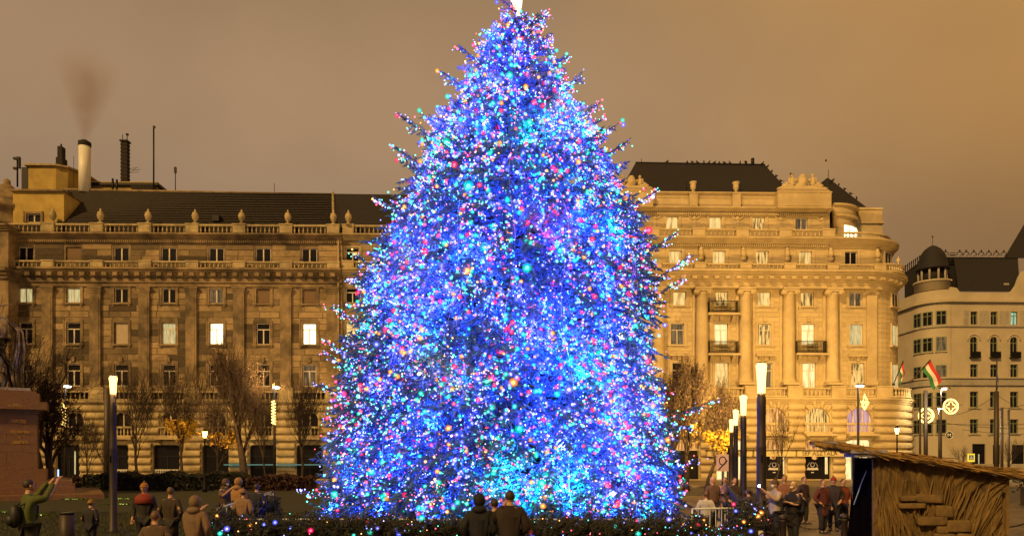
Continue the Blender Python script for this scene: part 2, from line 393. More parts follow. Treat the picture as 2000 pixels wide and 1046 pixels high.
def path_left(F, xa, x1, r, back, v):
    c = (F.u(xa, v), v + r); pts = [(c[0] - r, c[1] + back)]
    for i in range(13): t = math.pi / 2 * (1 - i / 12); pts.append((c[0] - r * math.sin(t), c[1] - r * math.cos(t)))
    pts.append((F.u(x1, v), v)); return pts
def offset(path, d):
    o = []
    for i, p in enumerate(path):
        a = path[max(i - 1, 0)]; b = path[min(i + 1, len(path) - 1)]
        t = Vector((b[0] - a[0], b[1] - a[1])).normalized(); o.append((p[0] + t.y * d, p[1] - t.x * d))
    return o
def sweep(F, path, prof, m, name='cornice', parent=None):
    """sweeps a profile [(out, z)...] (closed polygon) along a plan path"""
    b = MB(); rings = [offset(path, d) for d, z in prof]; n = len(prof)
    for i in range(len(path)):
        for j in range(n): b.v.append((rings[j][i][0], rings[j][i][1], prof[j][1]))
    for i in range(len(path) - 1):
        for j in range(n):
            q = (j + 1) % n; b.face((i * n + j, i * n + q, (i + 1) * n + q, (i + 1) * n + j))
    b.face(range(n)); b.face(range(len(b.v) - 1, len(b.v) - 1 - n, -1))
    return b.build(name, m, parent or F.root)
def band(F, path, yt, yb, proj, m, v=0, name='cornice', steps=3, up=True):
    Z0, Z1 = F.z(yb, v), F.z(yt, v); pr = [(-.05, Z0)]
    for i in range(steps):
        f0 = i / steps; f1 = (i + 1) / steps
        pr += [(proj * f1, Z0 + (Z1 - Z0) * f0), (proj * f1, Z0 + (Z1 - Z0) * (f1 - .06 * (i < steps - 1)))]
    pr.append((-.05, Z1)); return sweep(F, path, pr, m, name)
def dentils(F, x0, x1, yt, yb, proj, m, v, pitch=4., name='dentils', v0=0):
    U0, U1, Z0, Z1 = F.u(x0, v0), F.u(x1, v0), F.z(yb, v0), F.z(yt, v0); n = int((x1 - x0) / pitch); b = MB(); d = (U1 - U0) / n
    for i in range(n): b.box(U0 + d * i, v - proj, Z0, U0 + d * (i + .6), v, Z1)
    return b.build(name, m, F.root)
def column(F, x, yt, yb, w, m, v, round_=True, ionic=True, name='column'):
    U, Z0, Z1 = F.u(x, v), F.z(yb, v), F.z(yt, v); r = w / F.k() / 2; b = MB(); h = Z1 - Z0
    if round_:
        b.box(U - r * 1.35, v - r * 1.35, Z0, U + r * 1.35, v + r * 1.35, Z0 + .25)
        b.lathe([(r * 1.3, .25), (r * 1.3, .4), (r * 1.1, .5), (r * 1.12, .6), (r, .75), (r, h * .35), (r * .97, h * .6), (r * .88, h - .75), (r * .95, h - .7), (r * .95, h - .6), (r * 1.05, h - .45)], (U, v, Z0), 20)
    else:
        b.box(U - r, v - .3, Z0, U + r, v + .1, Z1 - .7); b.box(U - r * 1.15, v - .36, Z0, U + r * 1.15, v + .1, Z0 + .5)
        b.box(U - r * .72, v - .335, Z0 + 1, U + r * .72, v - .28, Z1 - 1.1)
    if ionic:
        for sx in (-1, 1):
            for k_, rr in enumerate((r * .42, r * .26, r * .12)):
                yy = v - (r if round_ else .3) * 1.08 - .04 * k_
                b.tube([(U + sx * r * 1.02, yy, Z1 - .42), (U + sx * r * 1.02, v + r * .8, Z1 - .42)], rr, 10)
        d = r * 1.25 if round_ else .42
        b.box(U - r * 1.35, v - d, Z1 - .2, U + r * 1.35, v + d, Z1)
        b.box(U - r * 1.0, v - d * .9, Z1 - .42, U + r * 1.0, v + d * .9, Z1 - .2)
    else:
        for i in range(3): b.box(U - r * (1.08 + .09 * i), v - .34 - .05 * i, Z1 - .7 + .22 * i, U + r * (1.08 + .09 * i), v + .1, Z1 - .7 + .22 * (i + 1) - .02)
    return b.build(name, m, F.root)
URN = [(.34, 0), (.34, .12), (.14, .2), (.12, .32), (.30, .5), (.40, .85), (.42, 1.05), (.34, 1.2), (.30, 1.25), (.36, 1.32), (.16, 1.45), (.10, 1.6), (.13, 1.68), (.04, 1.82)]
VASE = [(.32, 0), (.32, .12), (.14, .2), (.12, .3), (.28, .45), (.34, .75), (.30, .95), (.40, 1.15), (.44, 1.25), (.34, 1.24)]
def urn(F, x, yt, yb, m, v, prof=URN):
    U, Z0, Z1 = F.u(x, v), F.z(yb, v), F.z(yt, v); k = (Z1 - Z0) / prof[-1][1]
    return MB().lathe([(r * min(k, 1.1), z * k) for r, z in prof], (U, v, Z0), 14).build('urn', m, F.root)
def blockmesh(name, m, bev=.0, n=2):
    b = MB(); b.box(0, 0, 0, 1, 1, 1); me = b.mesh(name)
    if bev:
        import bmesh
        bm = bmesh.new(); bm.from_mesh(me); bmesh.ops.bevel(bm, geom=bm.edges[:], offset=bev, segments=n, profile=.6, affect='EDGES'); bm.to_mesh(me); bm.free()
        for p in me.polygons: p.use_smooth = True
    me.materials.append(m); return me
def ashlar(F, x0, x1, yt, yb, holes, rh, bl, mo, mj, tone, v, proud=.03, limit=300, seed=1, skip=()):
    rng = random.Random(seed); rows = round((yb - yt) / rh); cells = []
    for i in range(rows):
        a, b_ = yt + (yb - yt) * i / rows, yt + (yb - yt) * (i + 1) / rows
        ints = [(x0, x1)]
        for h in list(holes) + list(skip):
            if h[1] - 2 < b_ and h[3] + 2 > a:
                nw = []
                for s_, e_ in ints:
                    if h[2] + 3 <= s_ or h[0] - 3 >= e_: nw.append((s_, e_)); continue
                    if h[0] - 3 > s_: nw.append((s_, h[0] - 3))
                    if h[2] + 3 < e_: nw.append((h[2] + 3, e_))
                ints = nw
        for s_, e_ in ints:
            n = max(1, round((e_ - s_) / (bl * rng.uniform(.8, 1.25)))); cuts = [s_ + (e_ - s_) * j / n + (0 if j in (0, n) else rng.uniform(-.22, .22) * (e_ - s_) / n) for j in range(n + 1)]
            for j in range(n): cells.append((cuts[j], a, cuts[j + 1], b_))
    order = sorted(range(len(cells)), key=lambda i: -(cells[i][2] - cells[i][0])); big = set(order[:limit])
    me = blockmesh('ashlar_block', mo); J = MB(); g = .035
    for i, c in enumerate(cells):
        U0, U1, Z0, Z1 = F.u(c[0], v) + g, F.u(c[2], v) - g, F.z(c[3], v) + g, F.z(c[1], v) - g; pr = proud * rng.uniform(.7, 1.4)
        col = tone((c[0] + c[2]) / 2, (c[1] + c[3]) / 2, rng)
        if i in big:
            o = link('ashlar_block', me, None, F.root, (U0, v - pr, Z0), None, (U1 - U0, pr + .02, Z1 - Z0)); o.color = (*col, 1)
        else: J.cc = (*col, 1); J.box(U0, v - pr, Z0, U1, v + .02, Z1)
    if J.v: tag(J.build('ashlar', mj, F.root), kind='stuff')
def rustic(F, x0, x1, yt, yb, rows, holes, m, v, proud=.34, bl=62, seed=3, voids=()):
    rng = random.Random(seed); pb = MB(); pr_ = [(1, 0), (.42, 0), (.12, .16), (0, .36), (0, .62), (.10, .84), (.36, 1), (1, 1)]
    for xx, dd in ((0, .10), (.02, 0), (.98, 0), (1, .10)): pb.v += [(xx, min(1, y_ + dd), z_) for y_, z_ in pr_]
    for i_ in range(3):
        for j_ in range(7): a_ = i_ * 8 + j_; pb.face((a_, a_ + 8, a_ + 9, a_ + 1), 0, i_ == 1)
    pb.face(range(8)); pb.face(range(31, 23, -1)); me = pb.mesh('rusticated_block'); me.materials.append(m)
    for i in range(rows):
        a, b_ = yt + (yb - yt) * i / rows, yt + (yb - yt) * (i + 1) / rows; ints = [(x0, x1)]
        for h in holes:
            if h[1] < b_ - 3 and h[3] > a + 3:
                nw = []
                hx0, hx1 = h[0] - 1, h[2] + 1
                for s_, e_ in ints:
                    if hx1 <= s_ or hx0 >= e_: nw.append((s_, e_)); continue
                    if hx0 > s_ + 4: nw.append((s_, hx0))
                    if hx1 < e_ - 4: nw.append((hx1, e_))
                ints = nw
        for s_, e_ in ints:
            n = max(1, round((e_ - s_) / bl))
            for j in range(n):
                p, q = s_ + (e_ - s_) * j / n, s_ + (e_ - s_) * (j + 1) / n; pr = proud * rng.uniform(.85, 1.15)
                g = .03; link('rusticated_block', me, None, F.root, (F.u(p, v) + g, v - pr, F.z(b_, v) + .10), None, (F.u(q, v) - F.u(p, v) - 2 * g, pr + .1, F.z(a, v) - F.z(b_, v) - .15))
def iron_balcony(F, x0, x1, yt, yb, v, m):
    """small balcony: stone slab on two consoles with an iron railing"""
    U0, U1, Z0, Z1 = F.u(x0, v), F.u(x1, v), F.z(yb, v), F.z(yt, v); d = .95
    s = MB().box(U0 - .15, v - d - .12, Z0 - .22, U1 + .15, v + .1, Z0)
    for c in (U0 + .35, U1 - .35): s.prism([(c - .16, v, Z0 - .222), (c - .16, v - d * .8, Z0 - .222), (c - .16, v - d * .7, Z0 - .42), (c - .16, v - .12, Z0 - .95), (c - .16, v, Z0 - .95)], (.32, 0, 0))
    sl = s.build('balcony', m, F.root)
    r = MB(); f = v - d
    r.box(U0, f - .03, Z1 - .06, U1, f + .03, Z1); r.box(U0, f - .02, Z0 + .08, U1, f + .02, Z0 + .12)
    for c in (U0, U1 - .05): r.box(c, f + .03, Z1 - .06, c + .05, v, Z1); r.box(c, f + .02, Z0 + .08, c + .05, v, Z0 + .12)
    n = 22
    for i in range(n + 1):
        uu = U0 + (U1 - U0 - .05) * i / n; r.box(uu, f - .018, Z0 + .12, uu + .04, f + .018, Z1 - .06)
    for i in range(1, 6):
        for c in (U0, U1 - .05): r.box(c, f + i * .16, Z0 + .12, c + .035, f + i * .16 + .035, Z1 - .06)
    uc = (U0 + U1) / 2; zc = (Z0 + Z1) / 2
    for dx in (-.42, -.14, .14, .42):            # scroll rings in the middle panel
        for dz in (-.22, .16):
            ring = [(uc + dx + .14 * math.cos(t), f - .03, zc + dz + .15 * math.sin(t)) for t in [i * math.pi / 5 for i in range(11)]]
            r.tube(ring, .028, 4, cap=False)
    r.build('railing', M['iron'], sl)

# ---------------------------------------------------------------- LEFT BUILDING: long sooty stone block
A = Fac('apartment_building', 'long sooty stone palace with urns on its roof balustrade, left of the lit tree', 360, 75.7, .019)
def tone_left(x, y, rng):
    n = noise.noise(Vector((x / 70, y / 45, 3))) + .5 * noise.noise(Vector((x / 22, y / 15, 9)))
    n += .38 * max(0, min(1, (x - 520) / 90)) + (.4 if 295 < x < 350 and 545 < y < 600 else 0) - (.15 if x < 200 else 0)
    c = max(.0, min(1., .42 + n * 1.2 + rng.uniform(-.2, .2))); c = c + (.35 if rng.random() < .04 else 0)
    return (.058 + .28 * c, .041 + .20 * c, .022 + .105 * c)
colsL = [54, 146, 238, 330, 422, 513, 603]
rowsL = {  # top, bottom, per-column kinds
    's': (483, 511, 15, ['dark', 'blind', 'dark', 'dark', 'dark', 'dark', 'dark']),
    'f': (563, 592, 13.5, ['white', 'lit3', 'dark', 'dark', 'curt', 'blind', 'blind']),
    't': (630, 672, 13.5, ['dark', 'dark', 'shut', 'pale', 'bright', 'dark', 'bright']),
    'u': (711, 754, 13.5, ['dark', 'dark', 'dark', 'dark', 'dark', 'dark', 'curt'])}
M['lit3'] = M['pale']; M['curt'] = M['curtain']
holesL = []; specL = []
for key, (yt, yb, hw, kinds) in rowsL.items():
    for c, kd in zip(colsL, kinds):
        r = (c - hw, yt, c + hw, yb); holesL.append(r); specL.append((key, r, kd))
pil = [190, 284, 375, 467, 558, 648]
wall(A, 20, 668, 458, 764, holesL, M['lstone'])
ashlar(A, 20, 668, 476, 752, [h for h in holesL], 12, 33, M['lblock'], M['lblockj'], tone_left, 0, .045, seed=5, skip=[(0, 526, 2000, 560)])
for key, r, kd in specL:
    kk = {'white': 'pale', 'dark': 'dark'}.get(kd, kd)
    window(A, r, kk, 'two' if key in 'sf' else 'T', 0, M['lstone'] if key != 's' else None, sill=key in 'ft', key=key == 'u', depth=.14, fw=.1)
pS = [(A.u(20), 0), (A.u(668), 0)]
for x in pil: column(A, x, 560, 762, 21, M['lstone'], -.02, round_=False, ionic=False, name='pilaster')
column(A, 98, 560, 762, 21, M['lstone'], -.02, round_=False, ionic=False, name='pilaster')
band(A, pS, 545, 560, .34, M['lstone'], name='frieze', steps=2); band(A, pS, 526, 545, 1.0, M['lstone'], steps=5)
U0 = A.u(20); b = MB()                                       # modillions under the main cornice
mm_ = MB().box(0, -.85, 0, .5, 0, A.z(535) - A.z(542)).mesh('modillion', M['lstone'])
for i in range(31): link('modillion', mm_, None, A.root, (U0 + i * 1.13, 0, A.z(542)))
band(A, pS, 458, 470, .75, M['lstone'], steps=4); dentils(A, 20, 668, 470, 475, .3, M['lstone'], 0)
mids = [98, 192, 285, 376, 467, 558, 650]
segs = [(20, 96)] + [(a + 12, b_ - 12) for a, b_ in zip(mids[:-1], mids[1:])]
for x0, x1 in segs: balustrade(A, x0, x1, 438, 458, M['lbase'], -.3); balustrade(A, x0, x1, 510, 527, M['lbase'], -.65)
for x in mids: pier(A, x - 12, x + 12, 437, 458.5, M['lbase'], -.3); pier(A, x - 12, x + 12, 509.5, 527.5, M['lbase'], -.65)
for x in [106, 198, 290, 381, 471, 561, 650, 679]: urn(A, x, 408, 437, M['lbase'], -.3)
# ground floor
gh = [(c - w, 868, c + w, 941) for c, w in ((135, 23), (229, 23), (325, 26), (420, 26), (512, 26), (603, 26))]
mh = [(c - 17, 804, c + 17, 853) for c in (57, 148, 240, 331, 423, 513, 603)]
vg = -.9
wall(A, 20, 668, 786, 941, gh + mh, M['lbase'], vg, .5, name='ground_floor_wall')
for h in gh: arch_fill(A, h, M['lbase'], vg, .5, rx=7)
for h in mh: arch_fill(A, h, M['lbase'], vg, .5)
rustic(A, 20, 668, 790, 937, 10, gh + mh, M['lbase'], vg)
for i, h in enumerate(mh): window(A, h, 'dark', 'two', vg, depth=.3, fw=.1)
for i, h in enumerate(gh):
    kd = ('dark', 'curtain', 'dark', 'curtain', 'curtain', 'curtain')[i]
    window(A, h, 'dark', 'T', vg, depth=.3, fm=M['iron'], fw=.1)
    if i in (0,):
        MB().box(A.u(145, vg), vg + .2, A.z(925, vg), A.u(147.5, vg), vg + .23, A.z(880, vg)).build('lit_door_slot', M['pale'], A.root)
    if i in (1, 2):
        b = MB(); x0, x1 = h[0] + 3, h[2] - 3
        for q in range(14): uu = A.u(x0 + (x1 - x0) * q / 14, vg); b.box(uu, vg + .1, A.z(938, vg), uu + .05, vg + .13, A.z(917, vg))
        b.box(A.u(x0, vg), vg + .09, A.z(917.5, vg), A.u(x1, vg), vg + .14, A.z(916, vg)); b.build('radiator_grille', M['white_p'], A.root)
for h in mh:
    balustrade(A, h[0] - 3, h[2] + 3, 832, 853, M['lbase'], vg - .55, 7)
    b = MB().box(A.u(h[0] - 6, vg), vg - .8, A.z(858, vg), A.u(h[2] + 6, vg), vg, A.z(853.3, vg))
    for s_ in (h[0] - 2, h[2] - 2): b.prism([(A.u(s_, vg), vg, A.z(858, vg)), (A.u(s_, vg), vg - .7, A.z(858, vg)), (A.u(s_, vg), vg, A.z(867, vg))], (.25, 0, 0))
    b.build('balcony', M['lbase'], A.root)
pG = [(A.u(20, vg), vg), (A.u(668, vg), vg)]
band(A, pG, 783, 791, .5, M['lbase'], vg); band(A, pG, 934, 941, .2, M['lbase'], vg, name='plinth', steps=1)
for x0, x1 in segs: balustrade(A, x0, x1, 763, 782, M['lbase'], vg + .1)
for x in mids: pier(A, x - 14, x + 14, 757, 783, M['lbase'], vg + .15, .7)
MB().box(A.u(445, vg), vg - 1.3, A.z(907.5, vg), A.u(668, vg), vg - .25, A.z(905.7, vg)).build('shop_canopy', M['dimteal'], A.root)
MB().tube([(A.u(660.5), -.25, A.z(765)), (A.u(660.5), -.25, A.z(470)), (A.u(658), .2, A.z(458))], .09, 6).build('drainpipe', M['lbase'], A.root)
# left projecting bay, mostly outside the frame
bh = [(-60, 483, -30, 511)]
wall(A, -110, 20, 446, 941, bh, M['lstone'], -1.6, name='corner_bay_wall'); window(A, bh[0], 'dark', 'two', -1.6)
pB = [(A.u(-110, -1.6), -1.6), (A.u(20, -1.6), -1.6), (A.u(20, -1.6), 0)]
for yt, yb, pr in ((440, 452, .5), (526, 545, .8), (783, 791, .5)): band(A, pB, yt, yb, pr, M['lstone'], -1.6)
MB().lathe([(3.4, 0), (3.4, .3), (3.2, .4), (3.0, 1.7), (3.5, 1.9), (3.5, 2.2), (2.9, 2.5), (2.2, 3.2), (1.3, 4.3), (.6, 5.0), (.35, 5.2), (.35, 5.6), (.1, 5.8)], (A.u(-22), 3.2, A.z(436)), 20).build('corner_dome', M['lstone'], A.root)
MB().tube([(A.u(-1), 3.2, A.z(345)), (A.u(-1), 3.2, A.z(284))], .09, 5).box(A.u(-8), 3, A.z(310), A.u(0), 3.3, A.z(306)).box(A.u(3), 3, A.z(308), A.u(5), 3.3, A.z(285)).box(A.u(-8), 3, A.z(290), A.u(4.5), 3.3, A.z(286)).build('roof_mast', M['iron'], A.root)
# roofs
def roofslab(F, pts, m, name='roof', mb=None):
    """pts: (px, py, v) corners of one slope"""
    b = mb or MB(); b.poly([(F.u(x, v), v, F.z(y, v)) for x, y, v in pts]); return b if mb else b.build(name, m, F.root)
MB().box(A.u(20), .55, A.z(462), A.u(668), .75, A.z(437)).build('eaves_wall', M['tile'], A.root)
b = MB(); roofslab(A, [(118, 438, .6), (668, 440, .6), (651, 378.5, 6.), (135, 372.5, 6.)], None, mb=b)
roofslab(A, [(118, 438, .6), (135, 372.5, 6.), (120, 437, 14.)], None, mb=b); roofslab(A, [(135, 372.5, 6.), (651, 378.5, 6.), (651, 440, 14.), (120, 440, 14.)], None, mb=b)
rf = b.build('roof', M['tile'], A.root)
b = MB()
rr = random.Random(3)
for row in range(13):                                        # courses of overlapping tiles as raised bands
    t = (row + .2) / 13; t2 = t + .012
    f = lambda x, tt: (A.u(x, .6 + 5.4 * tt), .6 + 5.4 * tt - .06, A.z(438 + (375.5 - 438) * tt, .6 + 5.4 * tt) + .04)
    b.quad(f(120 + 15 * t, t), f(660 - 9 * t, t), f(660 - 9 * t, t2 + .03), f(120 + 15 * t, t2 + .03))
b.build('tile_courses', M['tile'], rf)
b = MB(); b.tube([(A.u(135, 6), 6, A.z(372, 6)), (A.u(651, 6), 6, A.z(378, 6))], .14, 6); b.tube([(A.u(119, .6), .5, A.z(438, .6)), (A.u(134, 6), 6, A.z(372, 6))], .22, 6); b.build('ridge_tiles', M['lstone'], rf)
MB().box(A.u(417, 1), .6, A.z(433, 1), A.u(430, 1), 3, A.z(421, 1)).build('roof_hatch', M['iron'], A.root)
# yellow attic, penthouse, chimneys and masts
at_ = [(56, 419, 83, 436)]
wall(A, 30, 128, 375, 438, at_, M['yellow'], .8, name='attic_wall', back=6); window(A, at_[0], 'dark', 'two', .8, M['lstone'], fw=.1)
MB().box(A.u(28, .8), .5, A.z(376.5, .8), A.u(130, .8), 7, A.z(373, .8)).prism([(A.u(118, .8), .4, A.z(438, .8)), (A.u(126, .8), .4, A.z(438, .8)), (A.u(137, 5), 5, A.z(371, 5)), (A.u(129, 5), 5, A.z(371, 5))], (0, .4, 0)).build('attic_coping', M['lstone'], A.root)
def rbox(F, x0, x1, yt, yb, v, d, m, name, parent=None, extra=None):
    b = MB().box(F.u(x0, v), v, F.z(yb, v), F.u(x1, v), v + d, F.z(yt, v))
    if extra: extra(b)
    return b.build(name, m, parent or F.root)
b = MB(); v = 7.
prof = [(60, 374), (60, 326), (118, 326), (135, 330), (147, 336), (147, 374)]
ph = [(A.u(62, v), v, 0), (A.u(115, v), v, 0), (A.u(132, v), v + .6, 0), (A.u(147, v), v + 2.5, 0), (A.u(147, v), v + 6, 0), (A.u(62, v), v + 6, 0)]
b.prism([(p[0], p[1], A.z(375, v)) for p in ph], (0, 0, A.z(327, v) - A.z(375, v)))
pe = b.build('penthouse_wall', M['yellow'], A.root)
c_ = sum((Vector(p) for p in ph), Vector()) / 6
MB().prism([(c_.x + (p[0] - c_.x) * 1.12, c_.y + (p[1] - c_.y) * 1.12, A.z(327, v)) for p in ph], (0, 0, .2)).build('penthouse_roof', M['lbase'], A.root)
rbox(A, 49, 61.5, 329, 375, 7.2, 2, M['iron'], 'ventilation_duct')
rbox(A, 115, 127.5, 309, 327, 8, 1, M['tile'], 'chimney', extra=lambda b: (b.box(A.u(117, 8), 8.1, A.z(309, 8), A.u(126, 8), 8.8, A.z(287, 8)), b.tube([(A.u(121.5, 8), 8.4, A.z(287, 8)), (A.u(121.5, 8), 8.4, A.z(281, 8))], .1, 5)))
U = A.u(170, 6); ch = MB().lathe([(.62, 0), (.62, A.z(287, 6) - A.z(378, 6))], (U, 6, A.z(378, 6)), 18).build('chimney', M['white_p'], A.root)
MB().lathe([(.66, 0), (.68, .1), (.68, .42), (.64, .5)], (U, 6, A.z(288, 6)), 18).lathe([(.35, 0), (.3, .15)], (U, 6, A.z(278.5, 6)), 10).build('chimney_cap', M['tile'], ch)
b = MB(); U0, U1, Z0, Z1 = A.u(239, 7), A.u(252, 7), A.z(357, 7), A.z(277, 7)
for i in range(22):
    z0 = Z0 + (Z1 - Z0) * i / 22; e = .04 * (i % 2); b.box(U0 + e, 7 + e, z0, U1 - e, 7.7 - e, z0 + (Z1 - Z0) / 22 - .002)
b.box(U0 - .08, 6.92, Z1, U1 + .08, 7.78, Z1 + .16); b.tube([(U0 + .1, 7.3, Z1), (U0 + .1, 7.3, Z1 + .9)], .04, 5); b.tube([(U1 - .15, 7.3, Z1), (U1 - .15, 7.3, Z1 + .95)], .05, 5)
b.box(U1 - .25, 7.2, Z1 + .8, U1, 7.4, Z1 + 1.); b.build('chimney', M['tile'], A.root)
b = MB(); 
for k_, (dx, dz) in enumerate(((1.2, .0), (1.4, .25), (1.1, .45))): b.tube([(U1, 7.3, Z0 + 1.2 + dz), (U1 + dx, 7.3, Z0 + 1.3 + dz * 1.2)], .025, 4)
b.tube([(U1 + .6, 7.0, Z0 + 1.3), (U1 + .65, 7.6, Z0 + 1.8)], .025, 4); b.build('antenna', M['iron'], A.root)
rbox(A, 178, 309, 362, 378, 7, 4, M['yellow'], 'rooftop_hut', extra=lambda b: (b.box(A.u(176, 7), 6.8, A.z(362, 7), A.u(312, 7), 11.2, A.z(357, 7)),))
rbox(A, 177, 311, 357.5, 362, 6.7, 4.6, M['iron'], 'rooftop_hut_roof'); rbox(A, 260, 306, 362, 372, 6.75, .2, M['tile'], 'dark_panel')  # dark panel just in front of the rooftop hut's wall
for x, yt, rr_ in ((303, 247, .09), (345, 326, .05), (537, 357, .03), (149, 307, .025), (224, 350, .12), (232, 352, .12)):
    b = MB().tube([(A.u(x, 6), 6, A.z(378, 6)), (A.u(x, 6), 6, A.z(yt, 6))], rr_, 5)
    if x == 303: b.box(A.u(x - 1, 6), 5.9, A.z(yt + 4, 6), A.u(x + 3, 6), 6.1, A.z(yt, 6))
    if x == 345: b.box(A.u(x - 2, 6), 5.9, A.z(yt + 12, 6), A.u(x + 2, 6), 6.1, A.z(yt + 1, 6))
    b.build('roof_mast', M['iron'], A.root)
# ---------------------------------------------------------------- MIDDLE BUILDING, mostly behind the tree
B = Fac('neighbouring_building', 'cleaner stone wing with dark roof that runs behind the lit tree', 900, 76.6, .019)
def tone_mid(x, y, rng): c = rng.uniform(.55, .95); return (.30 * c, .235 * c, .15 * c)
hB = [(689 - 13, a, 689 + 13, b_) for a, b_ in ((485, 512), (563, 592), (630, 672), (711, 754))]
M['mblock'] = M['rblock']
wall(B, 668, 1207, 462, 765, hB, M['lstone']); ashlar(B, 668, 790, 478, 757, hB, 12, 33, M['rblock'], M['rblockj'], tone_mid, 0, seed=9, skip=[(0, 526, 2000, 560)], limit=120)
for h, kd in zip(hB, ('dark', 'dark', 'lit', 'dark')): window(B, h, kd, 'T', 0, M['lbase'])
pM = [(B.u(668), 0), (B.u(1207), 0)]
band(B, pM, 460, 471, .7, M['lbase'], steps=4); band(B, pM, 527, 546, .9, M['lbase'], steps=5); band(B, pM, 546, 560, .3, M['lbase'], name='frieze', steps=2)
for x0, x1 in ((692, 760), (784, 850)): balustrade(B, x0, x1, 441, 461, M['lbase'], -.3); balustrade(B, x0, x1, 511, 528, M['lbase'], -.5)
for x0, x1 in ((670, 692), (760, 784)): pier(B, x0, x1, 440, 461.5, M['lbase'], -.3); pier(B, x0, x1, 510.5, 528.5, M['lbase'], -.5)
wall(B, 668, 1207, 787, 941, [], M['lbase'], vg, name='ground_floor_wall'); rustic(B, 668, 760, 790, 937, 10, [], M['lbase'], vg)
band(B, [(B.u(668, vg), vg), (B.u(1207, vg), vg)], 784, 791, .5, M['lbase'], vg); balustrade(B, 690, 800, 764, 783, M['lbase'], vg + .1)
MB().box(B.u(668), .55, B.z(464), B.u(1207), .75, B.z(440)).build('eaves_wall', M['slate'], B.root)
b = MB(); roofslab(B, [(655, 441, .6), (1207, 446, .6), (1207, 383, 6.), (655, 380, 6.)], None, mb=b); roofslab(B, [(655, 380, 6.), (1207, 383, 6.), (1207, 440, 14.), (655, 440, 14.)], None, mb=b); b.build('roof', M['slate'], B.root)
MB().tube([(B.u(653, .3), .3, B.z(441, .3)), (B.u(653, 6), 6, B.z(377, 6))], .16, 6).build('ridge_tiles', M['lbase'], B.root)
# ---------------------------------------------------------------- RIGHT BUILDING: warm limestone palace with a rounded corner
C = Fac('corner_palace', 'warm lit limestone palace with giant ionic columns and rounded corner, right of the tree', 1500, 75.7, .022)
RS = M['rstone']
def tone_right(x, y, rng):
    c = .9 + .18 * noise.noise(Vector((x / 40, y / 30, 5))) + rng.uniform(-.09, .09); return (.52 * c, .41 * c, .225 * c)
cm = [1326, 1408, 1493, 1579]
wins = []
for c, kd in zip((1228, 1312, 1397, 1482, 1566), ('lit', 'lit', 'lit', 'lit2', 'curtain')): wins.append(('A', (c - 12, 424, c + 12, 449), kd))
for c, kd in zip((1234, 1318, 1404, 1489, 1574, 1664), ('lit', 'lit', 'lit', 'lit2', 'lit', 'dark')): wins.append(('B', (c - 12.5, 490, c + 12.5, 518), kd))
for c, kd in zip((1240, 1326, 1408, 1492, 1577, 1673), ('lit', 'lit', 'lit2', 'lit', 'lit2', 'curtain')): wins.append(('C', (c - 13, 570, c + 13, 597), kd))
for c, kd in zip((1240, 1322, 1408, 1493, 1579, 1674), ('lit', 'curtain', 'white', 'lit2', 'white', 'pale')): wins.append(('D', (c - 13, 632, c + 13, 673), kd))
for c, kd in zip((1240, 1325, 1409, 1495, 1581, 1677), ('lit', 'dark', 'lit', 'curtain', 'white', 'lit2')): wins.append(('E', (c - 13, 708, c + 13, 757), kd))
hol = lambda ks: [w[1] for w in wins if w[0] in ks]
V0 = 0.; VB = .35; RC = 5.2
wall(C, 1215, 1700, 548, 776, hol('CDE'), RS, V0, .42)
wall(C, 1215, 1690, 470, 549, hol('B'), RS, V0 + .3, .4, name='upper_wall')
wall(C, 1215, 1622, 400, 471, hol('A'), RS, VB + .25, .4, name='attic_storey_wall')
ashlar(C, 1215, 1700, 562, 752, hol('CDE'), 9.6, 44, M['rblock'], M['rblockj'], tone_right, V0, .04, seed=21, limit=230)
ashlar(C, 1215, 1690, 482, 516, hol('B'), 8.5, 40, M['rblock'], M['rblockj'], tone_right, V0 + .3, .02, seed=22, limit=40)
ashlar(C, 1215, 1620, 417, 447, hol('A'), 7.5, 38, M['rblock'], M['rblockj'], tone_right, VB + .25, .02, seed=23, limit=30)
for k_, r, kd in wins:
    vv = {'A': VB + .25, 'B': V0 + .3}.get(k_, 0.)
    window(C, r, kd, 'T' if k_ in 'DE' else 'two', vv, RS, sill=(k_ in 'CD'), key=k_ in 'DE', depth=.15, fw=.07)
